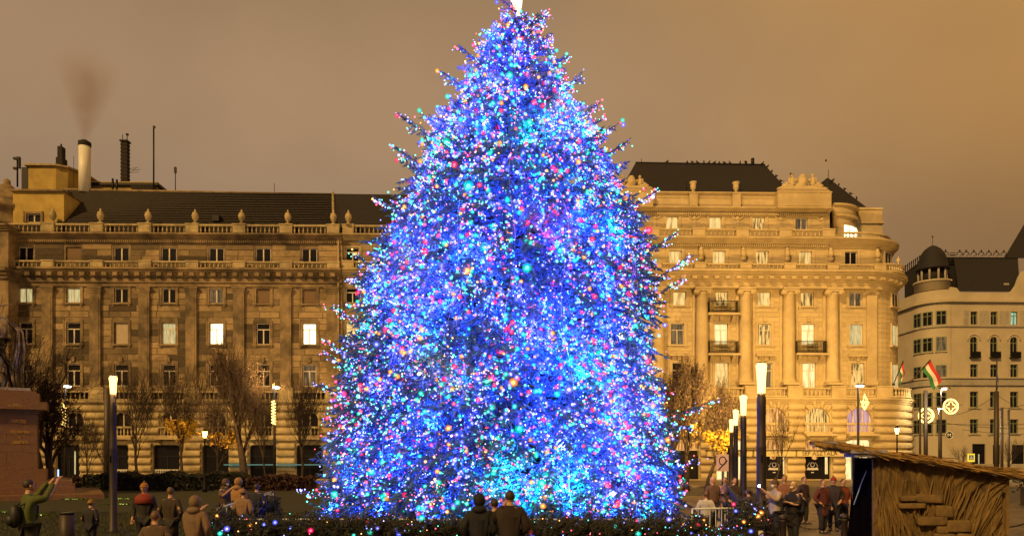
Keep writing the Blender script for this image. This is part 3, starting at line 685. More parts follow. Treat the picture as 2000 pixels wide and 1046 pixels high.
# rounded corner: walls swept along the plan line, windows set on the curve
def solid(path, yt, yb, v, m=RS, name='corner_wall', th=.5):
    return sweep(C, path, [(-th, C.z(yb, v)), (0, C.z(yb, v)), (0, C.z(yt, v)), (-th, C.z(yt, v))], m, name)
main = path_right(C, 1699.7, 1700, RC, 14, 0)[0:]
solid(main, 548, 776, 0)
for i in range(20): z0 = 562 + i * 9.6; solid(main, z0, z0 + 8.9, 0, M['rstone'], 'stone_course', -.03)
upb = path_right(C, 1689.7, 1690, 5.0, 14, .3); solid(upb, 470, 549, .3, RS)
top3 = path_right(C, 1655, 1690, 2.3, 12, .5)
def curve_window(path_c, r, deg, yt, yb, w, kind, v, sill=True):
    """window on the curve: centre of the curve in plan, radius, angle from the front"""
    t = R(deg); fx = Fac.__new__(Fac); wroot = MB(); Z0, Z1 = C.z(yb, v), C.z(yt, v); e = .05
    wroot.box(-w / 2 - .14, -.09, Z0, -w / 2, .1, Z1 + .14); wroot.box(w / 2, -.09, Z0, w / 2 + .14, .1, Z1 + .14); wroot.box(-w / 2, -.085, Z1, w / 2, .1, Z1 + .137)
    if sill: wroot.box(-w / 2 - .3, -.22, Z0 - .15, w / 2 + .3, .1, Z0 - .003)
    o = wroot.build('window', RS, C.root, loc=(path_c[0] + r * math.sin(t), path_c[1] - r * math.cos(t), 0), rot=(0, 0, t))
    f = MB(); f.box(-w / 2, -.05, Z0, -w / 2 + .08, .02, Z1); f.box(w / 2 - .08, -.05, Z0, w / 2, .02, Z1); f.box(-w / 2 + .08, -.049, Z0, w / 2 - .08, .019, Z0 + .08); f.box(-w / 2 + .08, -.049, Z1 - .08, w / 2 - .08, .019, Z1); f.box(-.045, -.06, Z0 + .08, .045, .018, Z1 - .08)
    f.build('frame', M['frame'], o)
    for a, b_ in ((-w / 2 + .08, -.045), (.045, w / 2 - .08)): panes(o, a, Z0 + .08, b_, Z1 - .08, -.035, M[kind])
    return o
cc = (C.u(1700), RC)
for yt, yb, kd in ((571, 597, 'dark'), (633, 674, 'pale'), (709, 757, 'pale')): curve_window(cc, RC + .03, 40, yt, yb, 1.4, kd, 1.)
curve_window((C.u(1690, .3), .3 + 5.), 5.03, 38, 490, 518, 1.35, 'dark', 1.)
# entablature, columns, pedestals
ve = -.95
ent = path_right(C, 1215, 1688, 6.1, 14, ve)
sweep(C, ent, [(-1.2, C.z(562, ve)), (0, C.z(562, ve)), (0, C.z(556, ve)), (.07, C.z(555, ve)), (.07, C.z(550, ve)), (-1.2, C.z(550, ve))], RS, 'frieze')
band(C, ent, 530, 550, 1.05, RS, ve, steps=5)
mm_ = MB().box(0, -.72, 0, .5, 0, C.z(541, ve) - C.z(547, ve)).mesh('modillion', RS)
for i in range(23): link('modillion', mm_, None, C.root, (C.u(1218, ve) + i * 1.15, ve, C.z(547, ve)))
for i in range(5):
    t = R(4 + i * 10.5); link('modillion', mm_, None, C.root, (C.u(1688, ve) + 6.08 * math.sin(t), ve + 6.1 - 6.08 * math.cos(t), C.z(547, ve)), (0, 0, t))

for x in (1285, 1370, 1455, 1541, 1627): column(C, x, 563, 752, 23.5, RS, -.42)
for x in (1703,): column(C, x, 563, 752, 20, RS, .0, round_=False)
# floor line balustrades
def bal_row(xs, yt, yb, v, pw, ped=None):
    for x0, x1 in xs: balustrade(C, x0, x1, yt, yb, RS, v, 8.2)
bal_row([(1218, 1266), (1291, 1353), (1378, 1442), (1466, 1530), (1553, 1616), (1637, 1709)], 515, 531, ve - .5, 0)
for x in (1278, 1365, 1454, 1541, 1626, 1719): pier(C, x - 11, x + 11, 514, 531.5, RS, ve - .5, .6)
bal_row([(1215, 1264), (1284, 1352), (1375, 1436), (1461, 1521), (1546, 1606)], 448, 464, -.35, 0)
for x in (1274, 1363, 1448, 1533, 1618): pier(C, x - 12, x + 12, 447, 464.5, RS, -.35, .6)
bal_row([(1395, 1452), (1488, 1536), (1565, 1622), (1650, 1711)], 756, 775, -1.5, 0)
for x0, x1 in ((1452, 1488), (1536, 1565), (1622, 1650), (1711, 1741), (1360, 1395)): pier(C, x0, x1, 753, 776, RS, -1.3, .9, name='column_pedestal')
def curved_bal(path, yt, yb, v, n, a0=0):
    Z0, Z1 = C.z(yb, v), C.z(yt, v); h = Z1 - Z0; a = h * .16
    sweep(C, path, [(-.16, Z1 - a), (.16, Z1 - a), (.16, Z1), (-.16, Z1)], RS, 'balustrade_rail'); sweep(C, path, [(-.16, Z0), (.16, Z0), (.16, Z0 + a), (-.16, Z0 + a)], RS, 'balustrade_rail')
    b = MB(); ln = [0]
    for p, q in zip(path[:-1], path[1:]): ln.append(ln[-1] + math.dist(p, q))
    for i in range(n):
        d = ln[-1] * (i + .5) / n; k_ = max(j for j in range(len(ln) - 1) if ln[j] <= d); f = (d - ln[k_]) / (ln[k_ + 1] - ln[k_])
        p, q = path[k_], path[k_ + 1]; b.lathe([(r_ * 1.05, z_ / .72 * (h - 2 * a)) for r_, z_ in BAL], (p[0] + (q[0] - p[0]) * f, p[1] + (q[1] - p[1]) * f, Z0 + a), 6)
    b.build('balustrade', RS, C.root)
arcp = lambda x0, xa, r, v: path_right(C, x0, xa, r, 3, v)
curved_bal(arcp(1731, 1731.5, 3.3, ve - .45), 515, 531, ve, 26); curved_bal(arcp(1742, 1742.5, 3.5, -1.4), 756, 775, -1.4, 22)
curved_bal(arcp(1650, 1688, 4.7, -.2), 452, 469, -.2, 30)
band(C, path_right(C, 1215, 1690, 5.3, 14, -.05), 465, 476, .6, RS, -.05, steps=4); dentils(C, 1215, 1620, 476, 481, .35, RS, V0 + .3)
band(C, path_right(C, 1620, 1690, 5.0, 14, .3), 476, 484, .3, RS, .3, steps=2)
band(C, [(C.u(1215, .6), .6), (C.u(1622, .6), .6), (C.u(1622, .6), 8)], 407, 414, .55, RS, .6, steps=3); dentils(C, 1215, 1622, 414, 418, .3, RS, .6)
# attic parapet with panels, urns, sculpture groups
wall(C, 1215, 1622, 380, 408, [], RS, .5, name='parapet_wall', back=2)
b = MB()
for x0, x1 in ((1280, 1345), (1362, 1428), (1450, 1512)): 
    U0, U1, Z0, Z1 = C.u(x0, .5), C.u(x1, .5), C.z(404, .5), C.z(386, .5)
    b.box(U0, .44, Z0, U1, .5, Z0 + .08).box(U0, .44, Z1 - .08, U1, .5, Z1).box(U0, .442, Z0 + .08, U0 + .08, .5, Z1 - .08).box(U1 - .08, .442, Z0 + .08, U1, .5, Z1 - .08)
b.build('parapet_panels', RS, C.root)
band(C, [(C.u(1215, .5), .5), (C.u(1622, .5), .5), (C.u(1622, .5), 6)], 377, 381, .28, RS, .5, steps=2)
for x in (1353, 1437): pier(C, x - 8, x + 8, 378, 408, RS, .35, .5); urn(C, x, 357, 378, RS, .35, VASE)
pier(C, 1515, 1620, 377, 409, RS, .15, 1.2, name='sculpture_podium'); pier(C, 1205, 1272, 377, 409, RS, .15, 1.2, name='sculpture_podium')
rbox(C, 1532, 1601, 386, 401, -.5, .1, RS, 'panel')
def sculpture(xc, yb, w, v):
    """reclining figures either side of a big urn shield"""
    b = MB(); k = 1 / C.k() * (C.D / C.D); q = w / 105
    def e(dx, dy, rx, rz, ry=.35): b.ell((C.u(xc + dx * q, v), v, C.z(yb - dy * q, v)), (rx * q / 18.5, ry, rz * q / 18.5), 10)
    b.prism([(C.u(xc + dx * q, v), v - .4, C.z(yb - dy * q, v)) for dx, dy in ((-52, 0), (52, 0), (50, 4), (38, 10), (20, 12), (-20, 12), (-38, 10), (-50, 4))], (0, .8, 0))
    e(0, 22, 11, 15, .5); e(0, 33, 7, 5, .4); e(-3, 12, 15, 9); e(0, 22, 7, 10, .62)
    for s_ in (-1, 1):
        e(s_ * 20, 22, 6, 11); e(s_ * 20, 35, 3.4, 4, .2); e(s_ * 14, 25, 6, 3); e(s_ * 25, 12, 11, 6); e(s_ * 34, 13, 8, 6); e(s_ * 42, 8, 9, 4.5); e(s_ * 31, 18, 5, 4); e(s_ * 26, 24, 3, 8, .18)
    return b.build('sculpture_group', RS, C.root)
sculpture(1568, 377, 105, .3); sculpture(1232, 377, 88, .3)
# corner penthouse drum with bright windows, block beside it, their cornices
cx_, cy_ = 1612, 5.2; rd = 3.35
def arcpath(r, a0, a1, n=18): return [(C.u(cx_, 5.2) + r * math.sin(R(a0 + (a1 - a0) * i / n)), cy_ - r * math.cos(R(a0 + (a1 - a0) * i / n))) for i in range(n + 1)]
drum = arcpath(rd, -8, 92)
sweep(C, drum, [(-.4, C.z(480, 2)), (0, C.z(480, 2)), (0, C.z(436, 2)), (-.4, C.z(436, 2))], RS, 'penthouse_wall')
sweep(C, drum, [(-.4, C.z(436, 2)), (.02, C.z(436, 2)), (.02, C.z(399, 2)), (-.4, C.z(399, 2))], RS, 'penthouse_wall')
for yt, yb, pr in ((397, 401, .25), (418, 422, .3)):
    sweep(C, drum, [(-.2, C.z(yb, 2)), (pr, C.z(yb, 2)), (pr, C.z(yt, 2)), (-.2, C.z(yt, 2))], RS, 'cornice')
dw = MB(); 
for i in range(5):
    a0 = 12 + i * 13.2; p = arcpath(rd + .03, a0, a0 + 11.4, 3)
    o = sweep(C, p, [(0, C.z(466, 2)), (.05, C.z(466, 2)), (.05, C.z(439, 2)), (0, C.z(439, 2))], M['bright'], 'window')
    for zz in (455,): sweep(C, p, [(.05, C.z(zz, 2)), (.09, C.z(zz, 2)), (.09, C.z(zz - 1.3, 2)), (.05, C.z(zz - 1.3, 2))], M['frame'], 'glazing_bar', o)
for i in range(6):
    a0 = 10.8 + i * 13.2; sweep(C, arcpath(rd + .03, a0, a0 + .9, 1), [(0, C.z(468, 2)), (.09, C.z(468, 2)), (.09, C.z(437, 2)), (0, C.z(437, 2))], M['frame'], 'window_frame')
rbox(C, 1672, 1728, 406, 480, 4.5, 6, RS, 'penthouse_block'); rbox(C, 1670, 1733, 430, 434, 4.3, 6.4, RS, 'cornice'); rbox(C, 1670, 1729.5, 403, 407, 4.4, 6.2, RS, 'cornice')
rbox(C, 1672, 1724, 436, 470, 4.48, .1, M['rstone'], 'wall_panel')
# roofs
def hip(F, e, ridge, m, v0, vr, vb, name='roof'):
    (x0, x1, yb), (rx0, ry0, rx1, ry1) = e, ridge
    b = MB(); Pt = lambda x, y, v: (F.u(x, v), v, F.z(y, v))
    zb = F.z(yb, v0); f0, f1 = Pt(x0, yb, v0), Pt(x1, yb, v0); b0 = (f0[0], vb, zb); b1 = (f1[0], vb, zb); r0, r1 = Pt(rx0, ry0, vr), Pt(rx1, ry1, vr)
    b.poly([f0, f1, r1, r0]); b.poly([f1, b1, r1]); b.poly([b1, b0, r0, r1]); b.poly([b0, f0, r0]); return b.build(name, m, F.root)
hip(C, (1208, 1548, 379), (1243, 320, 1497, 322), M['slate'], 1.4, 7, 13); hip(C, (1545, 1700, 405), (1620, 346, 1623, 346), M['slate'], 5.2, 8.5, 13)
MB().tube([(C.u(1243, 7), 7, C.z(319.5, 7)), (C.u(1497, 7), 7, C.z(321.5, 7))], .1, 5).build('ridge_tiles', M['slate'], C.root)
b = MB().tube([(C.u(1474, 7), 7.2, C.z(322, 7)), (C.u(1474, 7), 7.2, C.z(308, 7))], .2, 8).tube([(C.u(1461, 7), 7.2, C.z(322, 7)), (C.u(1461, 7), 7.2, C.z(315, 7)), (C.u(1458, 7), 7.2, C.z(314, 7))], .13, 6); b.build('roof_vent', M['iron'], C.root)
for x, yt, yb in ((1253, 312, 320), (1341, 355, 379), (1447, 358, 379), (1620, 330, 346)): MB().tube([(C.u(x, 2), 2, C.z(yb, 2)), (C.u(x, 2), 2, C.z(yt, 2))], .03, 4).build('lightning_rod', M['iron'], C.root)
# brackets (lion heads) beside the upper windows
for x, y in ((1278, 425), (1355, 425), (1440, 425), (1525, 425), (1606, 425), (1367, 498), (1450, 498), (1536, 498), (1622, 498), (1714, 500)):
    vv = .6 if y < 450 else .3; U, Z = C.u(x, vv), C.z(y, vv)
    b = MB()
    if y < 450: b.tube([(U + .62 * math.cos(t), vv - .06, Z + .5 * math.sin(t) + .3) for t in [math.pi * (1 + i / 8) for i in range(9)]], .11, 6); b.ell((U, vv - .1, Z - .1), (.22, .15, .22))
    else: b.ell((U, vv - .3, Z + .1), (.3, .3, .42)); b.box(U - .22, vv - .4, Z - 1.2, U + .22, vv, Z - .25); b.ell((U, vv - .35, Z - .55), (.3, .2, .3)); b.ell((U, vv - .25, Z + .55), (.2, .2, .25))
    b.build('carved_ornament', RS, C.root)
for x in (1278, 1356, 1441, 1526, 1609):                       # wall strips between the attic bays
    rbox(C, x - 2.5, x + 2.5, 417, 447, .5, .1, RS, 'wall_strip')
for x in (1354, 1387, 1440, 1472, 1525, 1557, 1611, 1643): rbox(C, x - 2.5, x + 2.5, 563, 752, -.14, .14, RS, 'wall_strip')
urn(C, 1757, 499, 515, RS, ve - .2)
# iron balconies
for x, yt, yb in ((1408, 591, 614), (1408, 669, 692), (1580, 668, 691)): iron_balcony(C, x - 28, x + 28, yt, yb, 0, RS)
for x, yb in ((1674, 695), (1493, 695), (1322, 695), (1762, 695)):
    if x < 1700:
        b = MB().box(C.u(x - 18), -.5, C.z(yb + 1), C.u(x + 18), 0, C.z(yb - 3))
        for s_ in (-12, 9): b.prism([(C.u(x + s_), 0, C.z(yb + 1)), (C.u(x + s_), -.4, C.z(yb + 1)), (C.u(x + s_), 0, C.z(yb + 10))], (.2, 0, 0))
        b.build('window_hood', RS, C.root)
# ground floor
vr = -1.7
ah = [(c - 25, 795, c + 25, 846) for c in (1338, 1425, 1511, 1597, 1680)]
sh = [(c - 26, 857, c + 26, 938) for c in (1338, 1424, 1508, 1598, 1678)]
wall(C, 1215, 1706, 785, 941, ah + sh, RS, vr, .6, name='ground_floor_wall')
gp = path_right(C, 1705.7, 1706, 7.0, 14, vr); solid(gp, 785, 941, vr)
for h in ah: arch_fill(C, h, RS, vr, .6)
for h in sh: arch_fill(C, h, RS, vr, .6, rx=9)
rustic(C, 1215, 1706, 787, 938, 10, ah + sh, RS, vr, .38, 70, seed=4)
for i in range(10):
    y0 = 787 + 15.1 * i; z1, z0 = C.z(y0, vr) - .05, C.z(y0 + 15.1, vr) + .10; h_ = z1 - z0
    sweep(C, gp, [(-.05, z0), (.14, z0), (.27, z0 + h_ * .2), (.3, z0 + h_ * .5), (.27, z0 + h_ * .8), (.14, z1), (-.05, z1)], RS, 'rusticated_course')
for h in ah:                                                   # radiating keystones
    cx2 = (h[0] + h[2]) / 2
    for a in (-38, -13, 13, 38):
        t = R(a); b = MB(); Uc, Zc = C.u(cx2, vr), C.z(h[1], vr) - 1.4
        r0, r1, w0, w1 = 1.45, 2.05, .1, .16
        b.prism([(Uc + r * math.sin(t) + s_ * w * math.cos(t), vr - .26, Zc + r * math.cos(t) - s_ * w * math.sin(t)) for r, w, s_ in ((r0, w0, -1), (r0, w0, 1), (r1, w1, 1), (r1, w1, -1))], (0, .26, 0)); b.build('keystone', RS, C.root)
for h, kd in zip(ah, ('curtain', 'lit2', 'amber', 'lit2', 'pink')):
    window(C, h, kd, 'three', vr, depth=.35, fw=.11)
    balustrade(C, h[0] - 2, h[2] + 2, 825, 846, RS, vr - .75, 6.4)
    b = MB().box(C.u(h[0] - 5, vr), vr - 1.05, C.z(851, vr), C.u(h[2] + 5, vr), vr, C.z(846.3, vr))
    for s_ in (h[0] - 2, h[2] - 4): b.prism([(C.u(s_, vr), vr, C.z(851, vr)), (C.u(s_, vr), vr - .8, C.z(851, vr)), (C.u(s_, vr), vr - .8, C.z(853, vr)), (C.u(s_, vr), vr, C.z(861, vr))], (.3, 0, 0))
    b.build('balcony', RS, C.root)
for h, kd in zip(sh, ('dark', 'white', 'dark', 'dark', 'white')):
    w = window(C, (h[0], 889, h[2], 938), kd if kd == 'white' else 'dark', 'three', vr, depth=.4, fm=M['iron'], fw=.09)
    window(C, (h[0], 857, h[2], 879), 'amber' if kd == 'dark' else 'white', 'one', vr, depth=.4, fm=M['frame'], fw=.08)
for x in (1594, 1511):                                        # pendant light and lit side panel inside the shop
    MB().ell((C.u(x, vr), vr + .3, C.z(893, vr)), (.32, .1, .2)).build('shop_lamp', M['amber'], C.root)
    rbox(C, x + 18, x + 23, 892, 925, vr + .37, .03, M['white'], 'lit_shop_panel')
pR = path_right(C, 1215, 1706, 7.0, 14, vr)
band(C, pR, 776, 787, .45, RS, vr, steps=3); band(C, pR, 935, 941.5, .32, RS, vr, name='plinth', steps=1)
rbox(C, 1215, 1622, 939, 942, -3.2, 1.2, M['kerb'], 'doorstep')
# shop signboards with their lettering
M['signboard'] = mat('cream awning board', (.52, .42, .22), .7, var=.1); M['ink'] = mat('dark lettering', (.03, .02, .01), .6, var=0)
M['lettergrey'] = mat('white glass print', (.45, .42, .38), .6, var=0, emit=(.5, .46, .42), estr=.1)
for i, (x0, x1) in enumerate(((1380, 1468), (1472, 1553), (1557, 1655))):
    rbox(C, x0, x1, 879.5, 890.5, vr - .75, .5, M['signboard'], 'signboard')
    rbox(C, x0 - 1, x1 + 1, 878, 880, vr - .8, .6, M['iron'], 'awning_box')
for x, t in ((1601, 'SÉF ASZTALA'), (1422, 'SÉF ASZTALA')): letters(t, .62, M['ink'], C.root, (C.u(x, vr - .77), vr - .77, C.z(888.6, vr - .77)))
for x in (1590, 1514):                                        # white printed emblem: cook's head in a hexagon over a ribbon
    y = vr + .36; U, Z = C.u(x, vr), C.z(911, vr); b = MB()
    hexa = [(U + .55 * math.cos(R(a)), y, Z + .1 + .42 * math.sin(R(a))) for a in range(120, 421, 60)]
    b.tube(hexa[:6], .03, 4); b.tube([(U + .2 * math.cos(t), y, Z + .22 + .22 * math.sin(t)) for t in [i * math.pi / 6 for i in range(13)]], .04, 4, cap=False)
    b.prism([(U - .62, y, Z - .32), (U + .62, y, Z - .32), (U + .55, y, Z - .1), (U - .55, y, Z - .1)], (0, .02, 0)); b.box(U - .14, y, Z - .62, U + .14, y + .02, Z - .53)
    b.tube([(U + .14 * math.cos(t), y - .02, Z - .22 + .12 * math.sin(t)) for t in [i * math.pi / 4 for i in range(9)]], .03, 4, cap=False)
    b.build('shop_emblem', M['lettergrey'], C.root)

# ---------------------------------------------------------------- FAR BUILDING, art nouveau, right edge
D = Fac('art_nouveau_building', 'cream rendered building with domed corner turret and dark roof, far right', 1900, 117., .03)
CR = M['cream']
rowsD = [((608, 634), 11, 'r'), ((657, 697), 12, 'a'), ((711, 737), 12, 'r'), ((764, 795), 13, 'r'), ((818, 846), 13, 'r')]
holD = []; wD = []
for (yt, yb), hw, kd in rowsD:
    for c in (1902, 1942, 1982, 2025):
        r = (c - hw * .62, yt, c + hw * .62, yb); holD.append(r); wD.append((r, kd, c))
gd = [(1899, 866, 1925, 915), (1940, 868, 1955, 915), (1978, 868, 2003, 915), (1832, 868, 1846, 900)]
wall(D, 1856, 2060, 590, 925, holD + gd[:3], CR, 0, .35, back=14)
for r, kd, c in wD:
    if kd == 'a': arch_fill(D, r, CR, 0, .3)
    window(D, r, 'teal' if (c == 1982 and r[1] == 608) else 'dark', 'T3', 0, CR if kd != 'a' else None, fm=M['frame2'], depth=.14, fw=.12, sill=kd == 'r', sm=CR)
    if kd == 'a':
        b = MB(); U0, U1, Z0, Z1 = D.u(r[0] - 2), D.u(r[2] + 2), D.z(697), D.z(687)
        b.box(U0, -.6, Z0 - .15, U1, 0, Z0)
        for i in range(12): q = U0 + (U1 - U0) * i / 12; b.box(q, -.6, Z0, q + .12, -.56, Z1)
        b.box(U0, -.62, Z1 - .08, U1, -.54, Z1); b.box(U0, -.58, Z0 + .1, U1, -.57, Z1 - .1); b.build('balcony', M['iron'], D.root)
        ar = MB().tube([(D.u(c) + (1.05) * math.cos(t), -.05, D.z(665) + 1.05 * math.sin(t)) for t in [math.pi * i / 10 for i in range(11)]], .1, 5); ar.build('arch_moulding', CR, D.root)
for r in gd[:3]: window(D, r, 'dark', 'T', 0, None, fm=M['iron'], fw=.1)
rbox(D, 1911, 1913, 886, 905, .05, .03, M['pale'], 'lit_door_slot')
for x0, x1 in ((1882, 1892), (1912, 1931), (1952, 1971), (1992, 2012)):      # relief panels between the top windows
    b = MB(); rr = random.Random(x0); U0, U1, Z0, Z1 = D.u(x0), D.u(x1), D.z(635), D.z(606)
    b.box(U0, -.04, Z0, U1, 0, Z1)
    for i in range(26): uu, zz = rr.uniform(U0 + .1, U1 - .1), rr.uniform(Z0 + .3, Z1 - .3); b.ell((uu, -.04, zz), (.07, .05, rr.uniform(.12, .3)), 6, k=4)
    b.build('relief_panel', M['creamtrim'], D.root)
cor = path_left(D, 1856, 1857, 3.8, 12, 0)
def sw(path, yt, yb, m, name='corner_wall', th=.5, out=0., v=0): return sweep(D, path, [(-th, D.z(yb, v)), (out, D.z(yb, v)), (out, D.z(yt, v)), (-th, D.z(yt, v))], m, name)
sw(cor, 565, 925, CR); full = path_left(D, 1856, 2060, 3.8, 12, 0)
for yt, yb, o_ in ((585, 590, .45), (635, 638, .2), (738, 752, .3), (736, 739, .5)): sw(full, yt, yb, M['creamtrim'] if o_ < .4 else CR, 'cornice', .1, o_)
MB().box(D.u(1856), -.25, D.z(925), D.u(2060), 0, D.z(905)).build('plinth', M['creamtrim'], D.root)
b = MB()
for x in (1856, 1879, 1925, 1965, 2005): b.box(D.u(x), -.06, D.z(905), D.u(x + 3), 0, D.z(752))
b.build('pilaster_strips', CR, D.root)
def cw(deg, yt, yb, kind='dark', w=1.5, cc=(D.u(1856), 3.8), r=3.82):
    t = R(deg); Z0, Z1 = D.z(yb), D.z(yt); f = MB()
    f.box(-w / 2, -.12, Z0, -w / 2 + .12, .05, Z1).box(w / 2 - .12, -.12, Z0, w / 2, .05, Z1).box(-w / 2 + .12, -.118, Z1 - .12, w / 2 - .12, .05, Z1).box(-w / 2 + .12, -.118, Z0, w / 2 - .12, .05, Z0 + .12).box(-.06, -.119, Z0 + .12, .06, .05, Z1 - .12)
    zt = Z0 + (Z1 - Z0) * .66; f.box(-w / 2 + .12, -.115, zt, w / 2 - .12, .04, zt + .1)
    o = f.build('window', M['frame2'], D.root, loc=(cc[0] + r * math.sin(t), cc[1] - r * math.cos(t), 0), rot=(0, 0, t))
    MB().box(-w / 2 - .1, -.16, Z0 - .15, w / 2 + .1, .05, Z0 - .003).build('sill', CR, o)
    for a, c in ((-w / 2 + .12, -.06), (.06, w / 2 - .12)): panes(o, a, Z0 + .12, c, Z1 - .12, -.08, M[kind])
for yt, yb in ((606, 634), (657, 685), (712, 738), (765, 794), (818, 846)):
    for deg in (-22, -51, -77): cw(deg, yt, yb, 'curtain' if (deg == -22 and yt in (657, 712)) else 'dark')
tv = 4.4; tu = D.u(1822, tv)
MB().lathe([(3.2, 0), (3.2, D.z(562) - D.z(590)), (3.35, D.z(562) - D.z(590))], (tu, tv, D.z(590)), 24).build('turret_wall', CR, D.root)
MB().lathe([(2.75, 0), (2.75, 1.7), (2.95, 1.75), (2.95, 2.)], (tu, tv, D.z(563)), 24).build('turret_base', CR, D.root)
MB().lathe([(1.7, 0), (1.7, 2.6)], (tu, tv, D.z(543)), 16).build('turret_core', M['slate'], D.root)
b = MB()
for i in range(10): t = R(36 * i + 10); b.tube([(tu + 2.1 * math.cos(t), tv + 2.1 * math.sin(t), D.z(543)), (tu + 2.1 * math.cos(t), tv + 2.1 * math.sin(t), D.z(514))], .17, 6)
b.build('turret_columns', M['creamtrim'], D.root)
MB().lathe([(2.5, 0), (2.55, .25), (2.35, .5), (2.2, 1.6), (1.85, 2.7), (1.3, 3.5), (.6, 4.05), (.15, 4.25)], (tu, tv, D.z(515)), 20).build('turret_dome', M['slate'], D.root)
MB().tube([(tu, tv, D.z(470)), (tu, tv, D.z(446))], .035, 5).ell((tu, tv, D.z(446)), .14, 6).build('turret_finial', M['iron'], D.root)
# mansard roof, cresting, gable
b = MB(); 
def dp(x, y, v): return (D.u(x, v), v, D.z(y, v))
b.poly([dp(1872, 569, .5), dp(1995, 569, .5), dp(1992, 503, 4.), dp(1864, 503, 4.)]); b.poly([dp(1864, 503, 4.), dp(1992, 503, 4.), dp(1992, 503, 12), dp(1864, 503, 12)]); b.poly([dp(1872, 569, .5), dp(1864, 503, 4.), dp(1864, 503, 12), dp(1860, 569, 12)])
b.poly([dp(1845, 503, 5), dp(1864, 503, 5.), dp(1872, 569, 5), dp(1845, 569, 5)]); b.build('roof', M['slate'], D.root)
b = MB(); b.poly([dp(1768, 535, 8), dp(1800, 512, 8), dp(1800, 590, 7.5), dp(1768, 590, 7.5)]); b.build('roof', M['slate'], D.root)
b = MB(); b.poly([dp(1964, 503, 3.9), dp(2060, 503, 3.9), dp(2010, 430, 8)]); b.poly([dp(1964, 503, 3.9), dp(2010, 430, 8), dp(1980, 503, 12)]); b.build('roof', M['slate'], D.root)
b = MB().tube([dp(1848, 503, 4), dp(1992, 503, 4)], .12, 5)
def crest(cxx, yb, v, sc=1.):
    U, Z = D.u(cxx, v), D.z(yb, v)
    b.tube([(U + .5 * sc * math.cos(t) * (1 if t < 4 else 1), v, Z + .15 + .62 * sc * abs(math.sin(t))) for t in [math.pi * i / 8 for i in range(9)]], .07, 4); b.ell((U, v, Z + .95 * sc), (.14, .1, .2), 6, k=4); b.tube([(U, v, Z), (U + .3, v, Z + .3)], .05, 4)
for x in (1848, 1876, 1889, 1904, 1919, 1934, 1949, 1964): crest(x, 500, 4)
b.box(D.u(1856, 4), 3.95, D.z(499, 4), D.u(1868, 4), 4.05, D.z(497, 4)); b.box(D.u(1856, 4), 3.95, D.z(494, 4), D.u(1868, 4), 4.05, D.z(493, 4))
b.build('roof_cresting', M['iron'], D.root)
b = MB()
for i in range(9): x = 1766 + 4. * i; y = 536 - 2.7 * i; p = dp(x, y, 8); b.tube([p, (p[0], 8, p[2] + 1.1)], .09, 4); b.ell((p[0], 8, p[2] + 1.15), (.14, .1, .25), 6, k=4)
b.tube([dp(1765, 537, 8), dp(1800, 512, 8)], .1, 4); b.build('roof_cresting', M['iron'], D.root)
par = [(1856, 590), (1856, 560), (1868, 562), (1875, 571), (1972, 571), (1980, 566), (1987, 556), (1993, 540), (2000, 528), (2060, 520), (2060, 590)]
MB().prism([(D.u(x), -.02, D.z(y)) for x, y in par], (0, .5, 0)).build('parapet', CR, D.root)
rbox(D, 1963, 1973, 552, 563, 1.2, .3, M['creamtrim'], 'roof_hatch')
# ---------------------------------------------------------------- ground, lawn, paths
def sheet(name, pts, z, m, kind='structure'):
    b = MB().poly([(x, y, z) for x, y in pts]); return tag(b.build(name, m), kind=kind)
def slabmesh(name, pts, z0, z1, m): return tag(MB().prism([(x, y, z0) for x, y in pts], (0, 0, z1 - z0)).build(name, m), kind='structure')
sheet('ground', [(-600, -100), (600, -100), (600, 900), (-600, 900)], -.02, M['asphalt'])
slabmesh('lawn', [(-60, 9), (-6.2, 9), (-6.6, 30), (-4, 52), (-60, 52)], -.01, .06, M['grass'])
sheet('paving', [(-6.1, 6), (30, 6), (30, 34), (-3, 52), (-6.5, 30)], .004, M['pave'])
slabmesh('pavement', [(-60, 58), (60, 58), (60, 74.0), (-60, 74.0)], -.01, .10, M['pave'])
M['slab'] = mat('paving slab tone', (1, 1, 1), .5, var=.2, scale=3, bump=.25, src='attr')
J = MB(); rg = random.Random(2)
for i in range(36):
    for j in range(36):
        x0, y0 = 1.2 + i * .75, 11 + j * .75
        if y0 > 37 or (x0 > 7.2 and x0 < 11.4 and y0 < 18): continue
        t = rg.uniform(.75, 1.2); J.cc = (.105 * t, .080 * t, .060 * t, 1); J.box(x0 + .01, y0 + .01, .006, x0 + .74, y0 + .74, .03 + rg.uniform(0, .004))
o = J.build('paving_slabs', M['slab']); tag(o, kind='stuff', label='square stone slabs paving the ground right of the tree', cat='paving')
# pale kerb line running away on the right, and the road behind it
kb = []
for i in range(22):
    a = Vector((6.6, 14.5, 0)) + Vector((2.2, 22, 0)) * (i / 22); d = Vector((2.2, 22, 0)) / 22; nx = Vector((.18, -.018, 0))
    kb.append(MB().prism([tuple(a + nx * -1), tuple(a + nx), tuple(a + nx + d * .97), tuple(a - nx + d * .97)], (0, 0, .13)))
kr = kb[0].build('kerb', M['kerb']); tag(kr, kind='structure')
for q in kb[1:]: q.build('kerb_stone', M['kerb'], kr)
